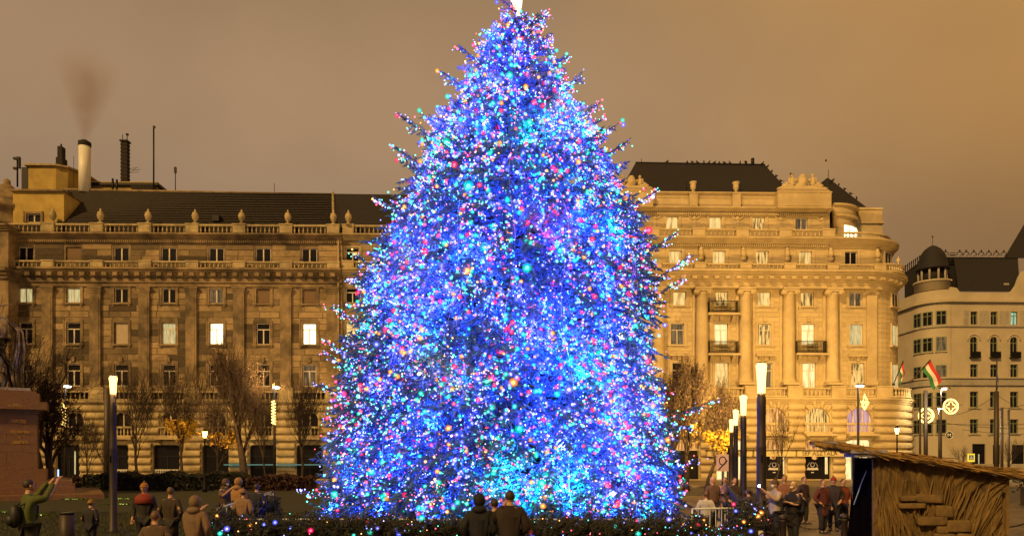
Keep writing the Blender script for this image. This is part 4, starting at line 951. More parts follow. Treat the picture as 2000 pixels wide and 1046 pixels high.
# grass blades near the camera
def scatter_blades(n, x0, x1, y0, y1, seed, name, m, h=(.04, .10), z=.06, lab=None):
    r = np.random.RandomState(seed); x = r.uniform(x0, x1, n); y = r.uniform(y0, y1, n); a = r.uniform(0, 6.28, n); hh = r.uniform(*h, n); w = .008 + .004 * r.rand(n)
    tx, ty = r.normal(0, .025, n), r.normal(0, .025, n); V = np.empty((n, 3, 3))
    V[:, 0] = np.c_[x - w * np.cos(a), y - w * np.sin(a), np.full(n, z)]; V[:, 1] = np.c_[x + w * np.cos(a), y + w * np.sin(a), np.full(n, z)]; V[:, 2] = np.c_[x + tx, y + ty, z + hh]
    return fastmesh(name, V.reshape(-1, 3), np.arange(3 * n).reshape(-1, 3), m)
def fastmesh(name, V, F, m, parent=None, smooth=False, tone=None):
    F = np.asarray(F); k = F.shape[1]; me = bpy.data.meshes.new(name); me.vertices.add(len(V)); me.vertices.foreach_set('co', np.asarray(V, np.float32).ravel())
    me.loops.add(F.size); me.loops.foreach_set('vertex_index', F.astype(np.int32).ravel()); me.polygons.add(len(F))
    me.polygons.foreach_set('loop_start', np.arange(0, F.size, k, dtype=np.int32))
    try: me.polygons.foreach_set('loop_total', np.full(len(F), k, dtype=np.int32))
    except Exception: pass
    if smooth: me.polygons.foreach_set('use_smooth', np.ones(len(F), bool))
    for q in (m if isinstance(m, (list, tuple)) else [m]): me.materials.append(q)
    if tone is not None:
        at = me.color_attributes.new('tone', 'FLOAT_COLOR', 'POINT'); at.data.foreach_set('color', np.asarray(tone, np.float32).ravel())
    me.update(calc_edges=True); me.validate(); return link(name, me, None, parent)
tag(scatter_blades(60000, -24, -6.4, 11.5, 30, 1, 'grass', M['blade']), kind='stuff')

# ---------------------------------------------------------------- leaves, hedges
def leaf_cloud(name, n, fn, m, parent=None, size=.07, seed=0, tone=None):
    """n small folded leaves at positions given by fn(r, n) -> (n,3)"""
    r = np.random.RandomState(seed); P_ = fn(r, n); d = r.normal(size=(n, 3)); d /= np.linalg.norm(d, axis=1)[:, None]; u = r.normal(size=(n, 3)); u -= d * (u * d).sum(1)[:, None]; u /= np.linalg.norm(u, axis=1)[:, None]
    s = size * r.uniform(.6, 1.4, n)[:, None]; V = np.stack([P_ - d * s, P_ + u * s * .5, P_ + d * s, P_ - u * s * .5], 1); i = np.arange(n)[:, None] * 4
    return fastmesh(name, V.reshape(-1, 3), np.concatenate([i + [0, 1, 2], i + [0, 2, 3]], 0), m, parent)
def hedge(x0, x1, y0, y1, h, m, n, label, seed):
    root = empty('hedge', ((x0 + x1) / 2, (y0 + y1) / 2, 0), 0, label, 'hedge', 'clipped hedges along the lawn'); X, Y = (x1 - x0) / 2, (y1 - y0) / 2
    def f(r, n):
        x = r.uniform(-X, X, n); y = r.uniform(-Y, Y, n); top = h * (1 + .10 * np.sin(x * 1.7 + seed) + .07 * np.sin(x * 4.1)); z = top * (1 - r.rand(n) ** 2.2)
        k = r.rand(n) < .5; y = np.where(k, -Y + .12 * r.normal(size=n) + .1 * np.sin(x * 3 + z * 4), y); z = np.where(~k & (r.rand(n) < .6), top + .05 * r.normal(size=n), z); return np.c_[x, y, z]
    tag(leaf_cloud('foliage', n, f, m, root, .085, seed), kind='stuff')
    b = MB(); rg = random.Random(seed)
    for i in range(int(X * 5)):
        x = rg.uniform(-X, X); y = rg.uniform(-Y, Y) * .6; b.tube([(x, y, 0), (x + rg.uniform(-.2, .2), y, h * .5), (x + rg.uniform(-.3, .3), y + rg.uniform(-.2, .2), h * .95)], [.02, .015, .006], 4)
    b.box(-X * .97, -Y * .5, .02, X * .97, Y * .5, h * .72); b.build('stems', M['bark'], root)
hedge(-30.2, -18.9, 50.5, 52.2, 1.15, M['hedge'], 26000, 'dark green clipped hedge at the far edge of the lawn', 1)
hedge(-18.7, -14.0, 50.5, 52., 1.0, M['hedgered'], 12000, 'low reddish hedge between dark hedge and the lit tree', 2)
hedge(-38, -30.6, 50.5, 52, .8, M['hedgered'], 9000, 'low ragged hedge beside the statue steps', 3)
hedge(24.5, 40, 33, 35.5, 1.3, M['hedge'], 16000, 'dark hedge behind the straw roofed hut', 4)

# ---------------------------------------------------------------- bare trees
def bare_tree(x, d, h, spread, seed, label, r0=.13, fork=.28, leaves=0, leafm=None, lowleaves=0, lean=0, twig=1., depth=5, group='leafless trees in front of the buildings', lsize=.07, droop=0):
    rg = random.Random(seed); root = empty('tree', (x, d, .0), 0, label, 'tree', group); T, K, tips = MB(), MB(), []
    def grow(p, dr, ln, r, lv):
        pts = [p]; rs = [r]; q = p; n = 4 if lv < 3 else 3
        for i in range(n):
            dr = (dr + Vector((rg.gauss(0, .10), rg.gauss(0, .10), .06 + .03 * lv - droop * lv))).normalized(); q = q + dr * ln / n; pts.append(q); rs.append(r * (1 - .5 * (i + 1) / n))
            if lv >= 2: tips.append((q, lv))
        (T if lv == 0 else K).tube(pts, [max(r_, .0065) for r_ in rs], 7 if lv < 1 else (5 if lv < 2 else 3), cap=lv < 2)
        if lv >= depth: return
        k = {0: 5, 1: 5, 2: 4, 3: 4, 4: 2}[lv]
        for i in range(k):
            t = (.45 + .55 * (i + .6) / k) if lv == 0 else (.25 + .75 * (i + .5) / k); j = min(int(t * n), n - 1); base = pts[j].lerp(pts[j + 1], t * n - j)
            a = 2.4 * i + rg.uniform(-.6, .6); u, v_ = frame_of(dr); th = spread * rg.uniform(.6, 1.2) * (1.0 if lv else .9)
            nd = (dr * math.cos(th) + (u * math.cos(a) + v_ * math.sin(a)) * math.sin(th)).normalized()
            grow(base, nd, ln * rg.uniform(.5, .72) * (1.15 if lv == 0 else 1), rs[j] * .55, lv + 1)
        grow(pts[-1], dr, ln * .62, rs[-1] * .85, lv + 1)
    T.lathe([(r0 * 1.5, 0), (r0 * 1.05, .3)], n=8); grow(Vector((0, 0, .0)), Vector((lean, 0, 1)).normalized(), h * fork / .62 * .8, r0, 0)
    # scale to the wanted height
    top = max(v[2] for v in K.v); s = h / top
    for M_ in (T, K): M_.v = [(a * s, b_ * s, c * s) for a, b_, c in M_.v]
    T.build('trunk', M['bark'], root); K.build('branches', M['twig'], root)
    tp = np.array([tuple(t[0] * s) for t in tips if t[1] >= 2])
    if leaves: tag(leaf_cloud('foliage', leaves, lambda r, n: tp[r.randint(0, len(tp), n)] + r.normal(0, .12, (n, 3)), leafm or M['leafbrown'], root, lsize, seed), kind='stuff')
    if lowleaves:
        low = tp[(tp[:, 2] < h * .5)]
        if len(low): tag(leaf_cloud('leaf_cluster', lowleaves, lambda r, n: low[r.randint(0, len(low), n)] + r.normal(0, .14, (n, 3)), M['leafgold'], root, .11, seed + 1), kind='stuff')
    return root
def bt(px, s, ytop, *a, **k): h = (HOR - ytop) / s + H_EYE; return bare_tree((px - 1000) / s, FPX / s, h, *a, **k)
bt(100, 30, 705, .62, 11, 'spreading dark tree behind the statue pedestal', leaves=2200, depth=4, r0=.2, fork=.2, lsize=.1)
bt(175, 25.5, 790, .55, 12, 'small leafless tree right of the pedestal', r0=.08, fork=.3, depth=4)
bt(266, 25, 685, .5, 13, 'leafless tree just right of the glowing left lamp post', leaves=500, lsize=.05, r0=.16, fork=.35)
bt(352, 25, 695, .5, 14, 'leafless tree with gold leaves on its lower twigs', leaves=700, lsize=.06, r0=.14, fork=.3, lowleaves=2600)
bt(425, 25.5, 735, .55, 15, 'thin leafless tree beside the old orange lantern', r0=.09, fork=.3, lowleaves=600)
bt(478, 26, 650, .50, 16, 'tallest leafless tree, forked low, with brown leaves up high', r0=.24, fork=.22, leaves=4500, lsize=.06)
bt(522, 25.5, 735, .45, 17, 'slim leafless tree right of the tall forked one', r0=.1, fork=.33)
bt(588, 25.5, 725, .5, 18, 'leafless tree at the left edge of the lit tree', leaves=400, lsize=.05, r0=.15, fork=.33)
bt(215, 26, 800, .5, 19, 'thin sapling behind the glowing left lamp post', r0=.05, fork=.35, depth=3)
bt(1340, 27, 690, .36, 21, 'brown leaved tree right behind the lit tree', r0=.14, fork=.2, leaves=4200, lowleaves=400, lsize=.08)
bt(1382, 27, 735, .42, 22, 'young tree with brown top and yellow low leaves beside the lamp row', r0=.12, fork=.2, leaves=2600, lowleaves=2600, lsize=.07)
bt(1300, 27, 700, .4, 20, 'brown leaved tree half hidden by the lit tree', r0=.14, fork=.2, leaves=3200, lsize=.08)
bt(1512, 26, 800, .45, 23, 'small sapling in front of the shop windows', r0=.06, fork=.3, leaves=350, depth=3, lsize=.05)
bt(1880, 17, 868, .6, 24, 'tiny leafless sapling left of the crossing sign', r0=.07, depth=3)
bt(1975, 17, 850, .6, 25, 'tiny leafless sapling among the tram poles', r0=.07, depth=3)
# long bare branches reaching in over the statue: a big tree standing left, outside the frame
bt(84, 31, 560, .75, 33, 'bare tree with crooked wide branches right of the bronze rider', r0=.2, fork=.2, droop=.02, depth=4, leaves=200, lsize=.08)

# ---------------------------------------------------------------- street lamps
def torch_lamp(px, s, label, gh=1., gw=1.):
    o = empty('street_lamp', ((px - 1000) / s, FPX / s, 0), 0, label, 'street lamp', 'torch shaped street lamps')
    b = MB().lathe([(r_q * gw, z_q) for r_q, z_q in [(.17, 0), (.17, .12), (.125, .16), (.125, 2.55), (.13, 2.57), (.13, 2.63), (.122, 2.66), (.118, 3.0), (.112, 3.02), (.112, 3.45), (.118, 3.47), (.118, 3.9), (.10, 3.94), (.10, 4.8 - .78 * gh)]], n=20)
    b.build('post', M['pole'], o)
    b = MB()
    for i in range(3): t = 2.1 * i - 1.9; b.box(.1 * math.cos(t) - .02, .125 * math.sin(t) - .02, 2.2, .1 * math.cos(t) + .02, .125 * math.sin(t) + .02, 2.4)
    b.build('hatch', M['iron'], o)
    b = MB(); n = 20; z9 = 4.8 - .78 * gh; prof = [(.092 * gw, z9), (.098 * gw, z9 + .2 * gh), (.112 * gw, z9 + .5 * gh), (.134 * gw, 4.76), (.11 * gw, 4.80)]
    for r_, z_ in prof:
        for j in range(n): rr = r_ * (1.05 if j % 2 else .96); b.v.append((rr * math.cos(math.tau * j / n), rr * math.sin(math.tau * j / n), z_))
    for i in range(len(prof) - 1):
        for j in range(n): q = (j + 1) % n; b.face((i * n + j, i * n + q, (i + 1) * n + q, (i + 1) * n + j))
    b.face(range((len(prof) - 1) * n, len(prof) * n)); sh_ = b.build('lamp_shade', M['glowlamp'], o); sh_.visible_shadow = False      # frosted glass lets its lamp's light through
    ld = bpy.data.lights.new('lamp_light', 'POINT'); ld.energy = 330; ld.color = (1, .55, .16); ld.shadow_soft_size = .07; lo = bpy.data.objects.new('lamp_light', ld); COL.objects.link(lo); lo.parent = o; lo.location = (0, 0, 4.5)
    MB().lathe([(.10, 4.81), (.13, 4.82), (.13, 4.84), (.02, 4.86)], n=16).build('cap', M['pole'], o)
    return o
torch_lamp(221, 64, 'glowing lamp post standing alone on the left lawn', .68, .85)
torch_lamp(1487, 74, 'nearest and tallest glowing lamp of the row on the right')
torch_lamp(1452, 49.2, 'second glowing lamp of the row, just left of the tallest')
torch_lamp(1437, 38, 'third glowing lamp of the row on the right')
torch_lamp(1428.5, 30.5, 'fourth glowing lamp of the row on the right')
torch_lamp(1422.5, 24.5, 'farthest and smallest glowing lamp of the row')
def led_lamp(px, py, s, label, deco=None, arm=.45):
    z = (HOR - py) / s + H_EYE; o = empty('street_lamp', ((px - 1000) / s, FPX / s, 0), 0, label, 'street lamp', 'slim modern street lamps')
    MB().tube([(0, 0, 0), (0, 0, z)], [.11, .07], 8).build('post', M['pole'], o)
    MB().box(-arm * .2, -.12, z, arm * 1., .12, z + .1).build('arm', M['pole'], o)
    MB().lathe([(.24, -.09), (.26, 0)], (arm * .3, 0, z - .01), 12).build('lamp_head', M['glowcore'], o)
    if deco:
        y0, y1 = deco; b = MB(); rg = random.Random(px); Z0, Z1 = (HOR - y1) / s + H_EYE, (HOR - y0) / s + H_EYE
        b.tube([(.0, -.2, Z0), (0, -.2, Z1)], .03, 4)
        for i in range(46): t = i * 1.1; zz = Z0 + (Z1 - Z0) * i / 46; b.ell((.13 * math.cos(t), -.2 + .13 * math.sin(t), zz), .045, 5, k=4)
        dd = MB(); dd = b.build('light_decoration', M['glowwarm'], None, loc=o.location); tag(dd, 'amber string decoration hanging on ' + ('the far left lamp post' if px < 300 else 'the lamp post beside the lit tree' if px < 800 else 'the lamp post in front of the palace'), 'light decoration', 'string decorations on lamp posts')
    return o
led_lamp(128, 753, 26, 'slim white lamp post right of the statue pedestal', (785, 832)); led_lamp(536, 755, 26, 'slim white lamp post left of the lit tree', (782, 828)); led_lamp(1676, 752, 27, 'slim white lamp post in front of the palace balcony', None)
led_lamp(1838, 758, 20, 'white street lamp with a hanging ring decoration', None, .9); led_lamp(1834, 797, 17, 'small distant white street lamp behind the ring decorations', None)
b = MB(); s = 27; Z0 = (HOR - 800) / s + H_EYE                          # glittering drop on the palace lamp post
for i in range(150): t = random.uniform(0, 6.28); q = random.random(); rr = .3 * math.sin(math.pi * min(q * 1.1, 1)) * random.uniform(.6, 1); b.ell((rr * math.cos(t), rr * math.sin(t), q * 1.15), .03, 5, k=3)
o = b.build('light_decoration', M['glowwarm'], None, loc=((1686 - 1000) / s, FPX / s - .2, Z0)); tag(o, 'glittering drop decoration on the lamp post in front of the palace', 'light decoration')
def lantern(px, py, s, label):
    z = (HOR - py) / s + H_EYE; o = empty('lantern', ((px - 1000) / s, FPX / s, 0), 0, label, 'lantern', 'old lanterns with orange light')
    MB().lathe([(.16, 0), (.16, .3), (.09, .5), (.06, 1.2), (.045, z - .4), (.10, z - .33), (.05, z - .28)], n=10).build('post', M['iron'], o)
    MB().lathe([(.09, -.26), (.17, .12)], (0, 0, z), 6, sm=False).build('lamp_glass', M['glowsod'], o); MB().lathe([(.2, .125), (.16, .2), (.05, .34), (.02, .45)], (0, 0, z), 6, sm=False).build('lamp_cap', M['iron'], o)
    return o
LA = lantern(400, 846, 29, 'old orange lantern among the bare trees left'); lantern(1752, 839, 27, 'old orange lantern shining before the palace corner')
def throw(px, s, z, tx, tz, e, col=(1, .60, .20), ang=130, r=.3, name='lamp_light'):
    """the light a street lamp throws on the house front across the street"""
    l = bpy.data.lights.new(name, 'SPOT'); l.energy = e; l.color = col; l.spot_size = R(ang); l.spot_blend = .9; l.shadow_soft_size = r
    o = bpy.data.objects.new(name, l); COL.objects.link(o); o.location = ((px - 1000) / s, FPX / s, z); X = (tx - 1000) / 18.5
    o.rotation_euler = (Vector((X, 75.7, tz)) - o.location).to_track_quat('-Z', 'Y').to_euler(); return o
throw(128, 26, 8.0, 110, 13, 5200, (1, .6, .19)); throw(400, 29, 4.3, 390, 12, 4500, (1, .56, .16)); throw(536, 26, 8.0, 560, 14, 8000, (1, .6, .19))
throw(1428.5, 30.5, 5.0, 1400, 19, 14500, (1, .59, .16), 140); throw(1676, 27, 8.0, 1560, 20, 14500, (1, .59, .16), 140); throw(1752, 27, 4.6, 1720, 18, 11000, (1, .56, .14), 140)
throw(1838, 20, 9.2, 1880, 6, 11000, (1, .82, .48)); throw(1834, 17, 8., 1990, 6, 10000, (1, .82, .48))
def ring_deco(px, py, s, r, label, fill):
    o = empty('ring_decoration', ((px - 1000) / s, FPX / s, (HOR - py) / s + H_EYE), 0, label, 'light decoration', 'lit ring decorations over the street'); R0 = r / s
    b = MB()
    for rr, w in ((R0, .07), (R0 * .86, .05)): b.tube([(rr * math.cos(t), 0, rr * math.sin(t)) for t in [math.tau * i / 32 for i in range(33)]], w if fill else w * .5, 5, cap=False)
    b.build('ring', M['glowwarm'], o); b = MB(); q = R0 * .26
    for a in range(4):
        c = (R0 * .36 * math.cos(a * math.pi / 2), R0 * .36 * math.sin(a * math.pi / 2)); b.tube([(c[0] + q * math.cos(a * math.pi / 2 + t), 0, c[1] + q * math.sin(a * math.pi / 2 + t)) for t in [-2.1 + 4.2 * i / 10 for i in range(11)]], .035, 5)
    b.build('quatrefoil', M['glowwarm'], o)
    b = MB(); rg = random.Random(px)
    for i in range(90): t = rg.uniform(0, 6.28); b.ell((R0 * rg.uniform(.84, 1.02) * math.cos(t), rg.uniform(-.05, .05), R0 * rg.uniform(.84, 1.02) * math.sin(t)), .035, 5, k=3)
    b.build('bulbs', M['glowwarm'], o)
ring_deco(1809, 811, 18, 14.5, 'bright ring with clover light decoration over the dark pole', True); ring_deco(1857, 793, 20, 14.5, 'paler ring with clover light decoration hung from the white lamp', False)

# ---------------------------------------------------------------- poles, wires, signs, flags on the right
def post(px, s, y0, w, label, name='tram_pole'):
    z = (HOR - y0) / s + H_EYE; b = MB().tube([(0, 0, 0), (0, 0, z)], [w * 1.1, w], 10); b.box(-w * 1.3, -w * 1.3, 0, w * 1.3, w * 1.3, .3)
    return tag(b.build(name, M['pole'], None, loc=((px - 1000) / s, FPX / s, 0)), label, 'pole', 'dark tram wire poles')
post(1808, 19, 762, .19, 'thick dark tram pole behind the bright ring decoration'); post(1797, 20, 768, .10, 'thin pole at the palace corner')
post(1946, 22, 764, .2, 'thickest of the tram poles right, with a small flag above'); post(1957, 19, 795, .13, 'middle tram pole of the right trio'); post(1970, 18, 800, .11, 'thinnest and rightmost tram pole')
post(209, 24, 757, .22, 'grey square post just behind the left lamp post')
b = MB(); W0 = lambda x, y, s: tuple(P(x, y, s))
for (a, c) in (((1770, 822, 20), (2100, 822, 20)), ((1850, 826, 19), (2100, 832, 22)), ((1880, 838, 19), (2100, 842, 22)), ((1946, 770, 22), (1860, 810, 19)), ((1946, 770, 22), (2050, 815, 19)), ((1957, 797, 19), (2040, 770, 19)), ((1808, 765, 19), (1880, 790, 19))):
    p0, p1 = Vector(W0(*a)), Vector(W0(*c)); b.tube([p0.lerp(p1, i / 8) - Vector((0, 0, .35 * 4 * (i / 8) * (1 - i / 8))) for i in range(9)], .022, 4)
tag(b.build('overhead_wires', M['iron']), 'thin black tram wires strung between the poles on the right', 'wires')
o = empty('metro_sign', tuple(P(1854, 849, 20)), 0, 'round black metro sign with white letter M', 'sign'); 
MB().tube([(0, 0, 0), (0, .12, 0)], .36, 24).build('disc', M['black'], o); letters('M', .5, M['white_p'], o, (0, -.012, -.17)); MB().tube([(0, .06, .0), (-.75, .06, .0)], .03, 5).build('bracket', M['iron'], o)
b = MB().tube([(.36 * math.cos(t), -.02, .36 * math.sin(t)) for t in [math.tau * i / 24 for i in range(25)]], .025, 4, cap=False); b.build('rim', M['white_p'], o)
M['signyel'] = mat('yellow sign', (.75, .72, .05), .5, var=0, emit=(.6, .65, .05), estr=.35); M['signblue'] = mat('blue sign', (.03, .12, .5), .5, var=0)
p = P(1896, 891, 20); o = empty('crossing_sign', (p.x, p.y, 0), 0, 'yellow bordered blue pedestrian crossing sign', 'sign')
MB().tube([(0, 0, 0), (0, 0, p.z + .3)], .04, 6).build('post', M['iron'], o); MB().box(-.34, -.08, p.z - .5, .34, -.04, p.z + .3).build('board', M['signyel'], o); MB().box(-.22, -.1, p.z - .32, .22, -.082, p.z + .16).build('panel', M['signblue'], o)
MB().prism([(-.16, -.105, p.z - .24), (.16, -.105, p.z - .24), (0, -.105, p.z + .1)], (0, -.01, 0)).build('triangle', M['white_p'], o); b = MB().tube([(0, -.12, p.z - .02), (.0, -.12, p.z - .12)], .02, 5).tube([(0, -.12, p.z - .12), (.05, -.12, p.z - .21)], .015, 4).tube([(0, -.12, p.z - .12), (-.05, -.12, p.z - .21)], .015, 4); b.build('walking_figure', M['black'], o)
p = P(1411, 903, 33); o = empty('traffic_sign', (p.x, p.y, 0), 0, 'pinkish board with a dark ring and slash among the lamp posts', 'sign')
MB().tube([(0, .03, 0), (0, .03, p.z + .4)], .04, 6).build('post', M['iron'], o); MB().box(-.36, -.03, p.z - .5, .36, .0, p.z + .5).build('board', mat('pink white board', (.6, .42, .40), .6, var=.1), o)
MB().tube([(.2 * math.cos(t), -.04, .12 + .24 * math.sin(t)) for t in [math.tau * i / 16 for i in range(17)]], .03, 4, cap=False).tube([(.28, -.04, .02 + .12), (-.25, -.04, -.42)], .035, 4).build('ring_and_slash', M['black'], o, loc=(0, 0, p.z))
FL = [mat('flag red', (.42, .03, .03), .8, var=.1), mat('flag white', (.6, .56, .5), .8, var=.1), mat('flag green', (.03, .16, .06), .8, var=.1), mat('flag blue', (.02, .03, .14), .8, var=.1)]
def flag(p0, p1, dx, drop, label, tri=True, s=20):
    o = empty('flag', tuple(P(*p0, s)), 0, label, 'flag'); q = P(*p1, s) - P(*p0, s); MB().tube([(0, 0, 0), tuple(q)], .05, 6).ell((0, 0, 0), .15).build('flagpole', M['pole'], o)
    n = 12
    for k_ in range(3 if tri else 1):
        b = MB(); w = 3 if tri else 1
        for i in range(n + 1):
            for j in range(4):
                f = (k_ + j / 3) / w; a = q * (1 - .42 * f); t = i / n
                b.v.append(tuple(a + Vector((dx * t + .07 * math.sin(t * 9 + f * 3), .12 * math.sin(t * 8 + f * 2), -drop * t))))
        for i in range(n):
            for j in range(3): b.face((i * 4 + j, i * 4 + j + 1, i * 4 + j + 5, i * 4 + j + 4), 0, True)
        b.build('flag_stripe' if tri else 'flag_cloth', FL[k_ if tri else 3], o)
flag((1780, 744), (1817, 702), 1.15, 2.1, 'red white and green striped flag on a slanting pole at the palace corner'); flag((1745, 750), (1764, 704), .15, 1.5, 'smaller drooping striped flag on the palace wall', True, 18.8)
o = flag((1946, 765), (1947, 705), .12, 2.2, 'dark furled flag above the thick tram pole', False, 22)

# ---------------------------------------------------------------- bronze rider on granite pedestal
s = 33.; dS = FPX / s
def SX(px): return (px - 1000) / s
def SZ(py): return (HOR - py) / s + H_EYE
PR = .55; ex_, ey_ = Vector((math.cos(PR), math.sin(PR), 0)), Vector((-math.sin(PR), math.cos(PR), 0)); P0 = Vector((SX(73), dS, 0))
ped = empty('pedestal', tuple(P0 - ex_ * (SX(73) - SX(-25))), PR, 'reddish granite statue pedestal with gilt inscription', 'pedestal'); ox = SX(-25)
ww = SX(73) - ox
me = blockmesh('granite_block', M['granite'])
zz = [SZ(y) for y in (915, 882, 867, 848, 828, 808)]
for i in range(5):
    n = 4; off = .5 * (i % 2)
    cuts = sorted({-1.} | {max(-1, min(1, -1 + 2 * (j + off) / n)) for j in range(n + 1)} | {1.})
    for a, c in zip(cuts[:-1], cuts[1:]): link('granite_block', me, None, ped, (ww * a + .006, 0, zz[i] + .006), None, (ww * (c - a) - .012, 3.2, zz[i + 1] - zz[i] - .012))
for (y0, y1, e, nm) in ((937, 915, .45, 'plinth'), (808, 804, .08, 'moulding'), (804, 800, .22, 'moulding'), (800.2, 785, .5, 'cornice'), (785, 768, .1, 'upper_block'), (768, 763, -.05, 'moulding'), (763, 757, -.35, 'bronze_base')):
    MB().box(-ww - e, -e, SZ(y0), ww + e, 3.2 + e, SZ(y1) - .004).build(nm, M['granite'] if nm != 'bronze_base' else M['bronze'], ped)
for i, (y0, e) in enumerate(((948, 1.75), (960, 1.9), (974, 3.3))):
    MB().box(-ww - e, -e - i * .6, max(0, SZ(y0) - .0) if i else SZ(948), ww + e, 3.2 + e, SZ(937) - .01 if i == 0 else SZ((948, 960)[i - 1]) - .01).build('step', M['granite'], ped)
MB().box(-ww - 1.8, -1.8, .0, ww + 1.8, 5, SZ(948) - .002).build('step', M['granite'], ped)
for t, px, py, sz in (('CUM DEO', 36, 826, .36), ('PRO PATRIA', 38, 847, .36), ('ET', 38, 857, .28), ('LIBERTATE', 38, 867, .36)): letters(t, sz * .72, M['gold'], ped, (ww + (px - 73) / 41, -.012, SZ(py) + .02)).scale.x = .62
letters('ALAPÍTÁS', .22, M['gold'], ped, (ww + (30 - 73) / 41, -.512, SZ(796))).scale.x = .7

def skin_mesh(name, nodes, edges, sub=1, smooth=True):
    """grows one continuous surface round a skeleton; nodes {id: ((x,y,z), r)}"""
    ids = list(nodes); ix = {k: i for i, k in enumerate(ids)}; me = bpy.data.meshes.new(name); me.from_pydata([nodes[k][0] for k in ids], [(ix[a], ix[b_]) for a, b_ in edges], [])
    o = bpy.data.objects.new(name, me); COL.objects.link(o); md = o.modifiers.new('s', 'SKIN'); md.use_smooth_shade = smooth
    sk = me.skin_vertices[0].data
    for i, k in enumerate(ids):
        r = nodes[k][1]; sk[i].radius = (r, r) if not isinstance(r, tuple) else r; sk[i].use_root = (i == 0)
    m2 = o.modifiers.new('u', 'SUBSURF'); m2.levels = sub; m2.render_levels = sub
    r = bpy.data.meshes.new_from_object(o.evaluated_get(bpy.context.evaluated_depsgraph_get())); bpy.data.objects.remove(o); bpy.data.meshes.remove(me); r.name = name
    for p_ in r.polygons: p_.use_smooth = True
    return r
hz = SZ(757); hs = 2.55                                       # horse height scale (heroic size)
horse = empty('equestrian_statue', tuple(P0 - ex_ * 4.15 + ey_ * 1.6 + Vector((0, 0, hz))), PR, 'dark bronze horse and rider statue standing on the granite pedestal', 'statue')
hn = {'b': ((0, 0, 1.45), .40), 'ch': ((-.75, 0, 1.5), .40), 'ru': ((.72, 0, 1.52), .42), 'rt': ((.98, 0, 1.45), .26), 'n1': ((-1.1, 0, 1.85), .27), 'n2': ((-1.4, 0, 2.25), .19), 'hd': ((-1.62, 0, 2.38), .16), 'mz': ((-2.0, 0, 2.05), .10),
      'h1': ((.88, .22, 1.15), .24), 'h2': ((.78, .24, .85), .14), 'h3': ((1.02, .24, .55), .085), 'h4': ((.95, .24, .18), .06), 'h5': ((.9, .24, .04), .085),
      'g1': ((.85, -.22, 1.15), .24), 'g2': ((.70, -.24, .85), .14), 'g3': ((.90, -.24, .55), .085), 'g4': ((.80, -.24, .18), .06), 'g5': ((.75, -.24, .04), .085),
      'f1': ((-.85, .2, 1.1), .17), 'f2': ((-.85, .2, .65), .08), 'f3': ((-.85, .2, .2), .06), 'f4': ((-.9, .2, .04), .08),
      'e1': ((-1.0, -.2, 1.15), .17), 'e2': ((-1.35, -.2, .95), .09), 'e3': ((-1.25, -.2, .55), .06), 'e4': ((-1.28, -.2, .42), .07)}
he = [('b', 'ch'), ('b', 'ru'), ('ru', 'rt'), ('ch', 'n1'), ('n1', 'n2'), ('n2', 'hd'), ('hd', 'mz'), ('ru', 'h1'), ('h1', 'h2'), ('h2', 'h3'), ('h3', 'h4'), ('h4', 'h5'), ('ru', 'g1'), ('g1', 'g2'), ('g2', 'g3'), ('g3', 'g4'), ('g4', 'g5'), ('ch', 'f1'), ('f1', 'f2'), ('f2', 'f3'), ('f3', 'f4'), ('ch', 'e1'), ('e1', 'e2'), ('e2', 'e3'), ('e3', 'e4')]
sc = lambda d: {k: (tuple(c * hs for c in p_), r * hs * .95) for k, (p_, r) in d.items()}
link('horse_body', skin_mesh('horse_body', sc(hn), he, 2), M['bronze'], horse)
b = MB(); rg = random.Random(8)
for i in range(26):                                           # long wavy tail reaching the pedestal
    t = rg.uniform(-1, 1); q = rg.uniform(-1, 1); b.tube([Vector((1.08 + .04 * t, .10 * q, 1.55)) * hs, Vector((1.26 + .05 * t, .14 * q, 1.35)) * hs, Vector((1.26 + .09 * t, .16 * q, .9)) * hs, Vector((1.2 + .12 * t, .15 * q, .45)) * hs, Vector((1.24 + .1 * t, .12 * q, .03)) * hs], [.05, .075, .08, .07, .03], 6)
b.build('tail', M['bronze'], horse); b = MB()
for i in range(18): f = i / 17; b.tube([Vector((-1.0 - .5 * f, .02, 2.1 + .45 * f)) * hs, Vector((-.85 - .5 * f, rg.choice((-.2, .2)), 1.9 + .4 * f)) * hs], [.09, .04], 5)
b.build('mane', M['bronze'], horse)
rn = {'p': ((.05, 0, 1.95), .2), 't': ((.0, 0, 2.3), .2), 'c': ((-.02, 0, 2.6), .22), 'nk': ((-.03, 0, 2.8), .09), 'hd': ((-.06, 0, 2.98), .13), 'k': ((-.35, -.42, 1.6), .11), 'f': ((-.22, -.46, 1.1), .08), 'tt': ((-.42, -.46, 1.02), .07), 'k2': ((-.35, .42, 1.6), .11), 'f2': ((-.22, .46, 1.1), .08), 'tt2': ((-.42, .46, 1.02), .07),
      'a': ((0, -.3, 2.6), .1), 'a1': ((-.1, -.42, 2.3), .075), 'a2': ((-.42, -.25, 2.2), .06), 'a3': ((-.52, -.2, 2.2), .055), 'z': ((0, .3, 2.6), .1), 'z1': ((.1, .42, 2.3), .075), 'z2': ((.2, .5, 2.05), .06)}
re_ = [('p', 't'), ('t', 'c'), ('c', 'nk'), ('nk', 'hd'), ('p', 'k'), ('k', 'f'), ('f', 'tt'), ('p', 'k2'), ('k2', 'f2'), ('f2', 'tt2'), ('c', 'a'), ('a', 'a1'), ('a1', 'a2'), ('a2', 'a3'), ('c', 'z'), ('z', 'z1'), ('z1', 'z2')]
rm_ = link('rider', skin_mesh('rider', sc(rn), re_, 2), M['bronze'], horse)
b = MB()                                                     # cloak falling over the horse's back, sabre
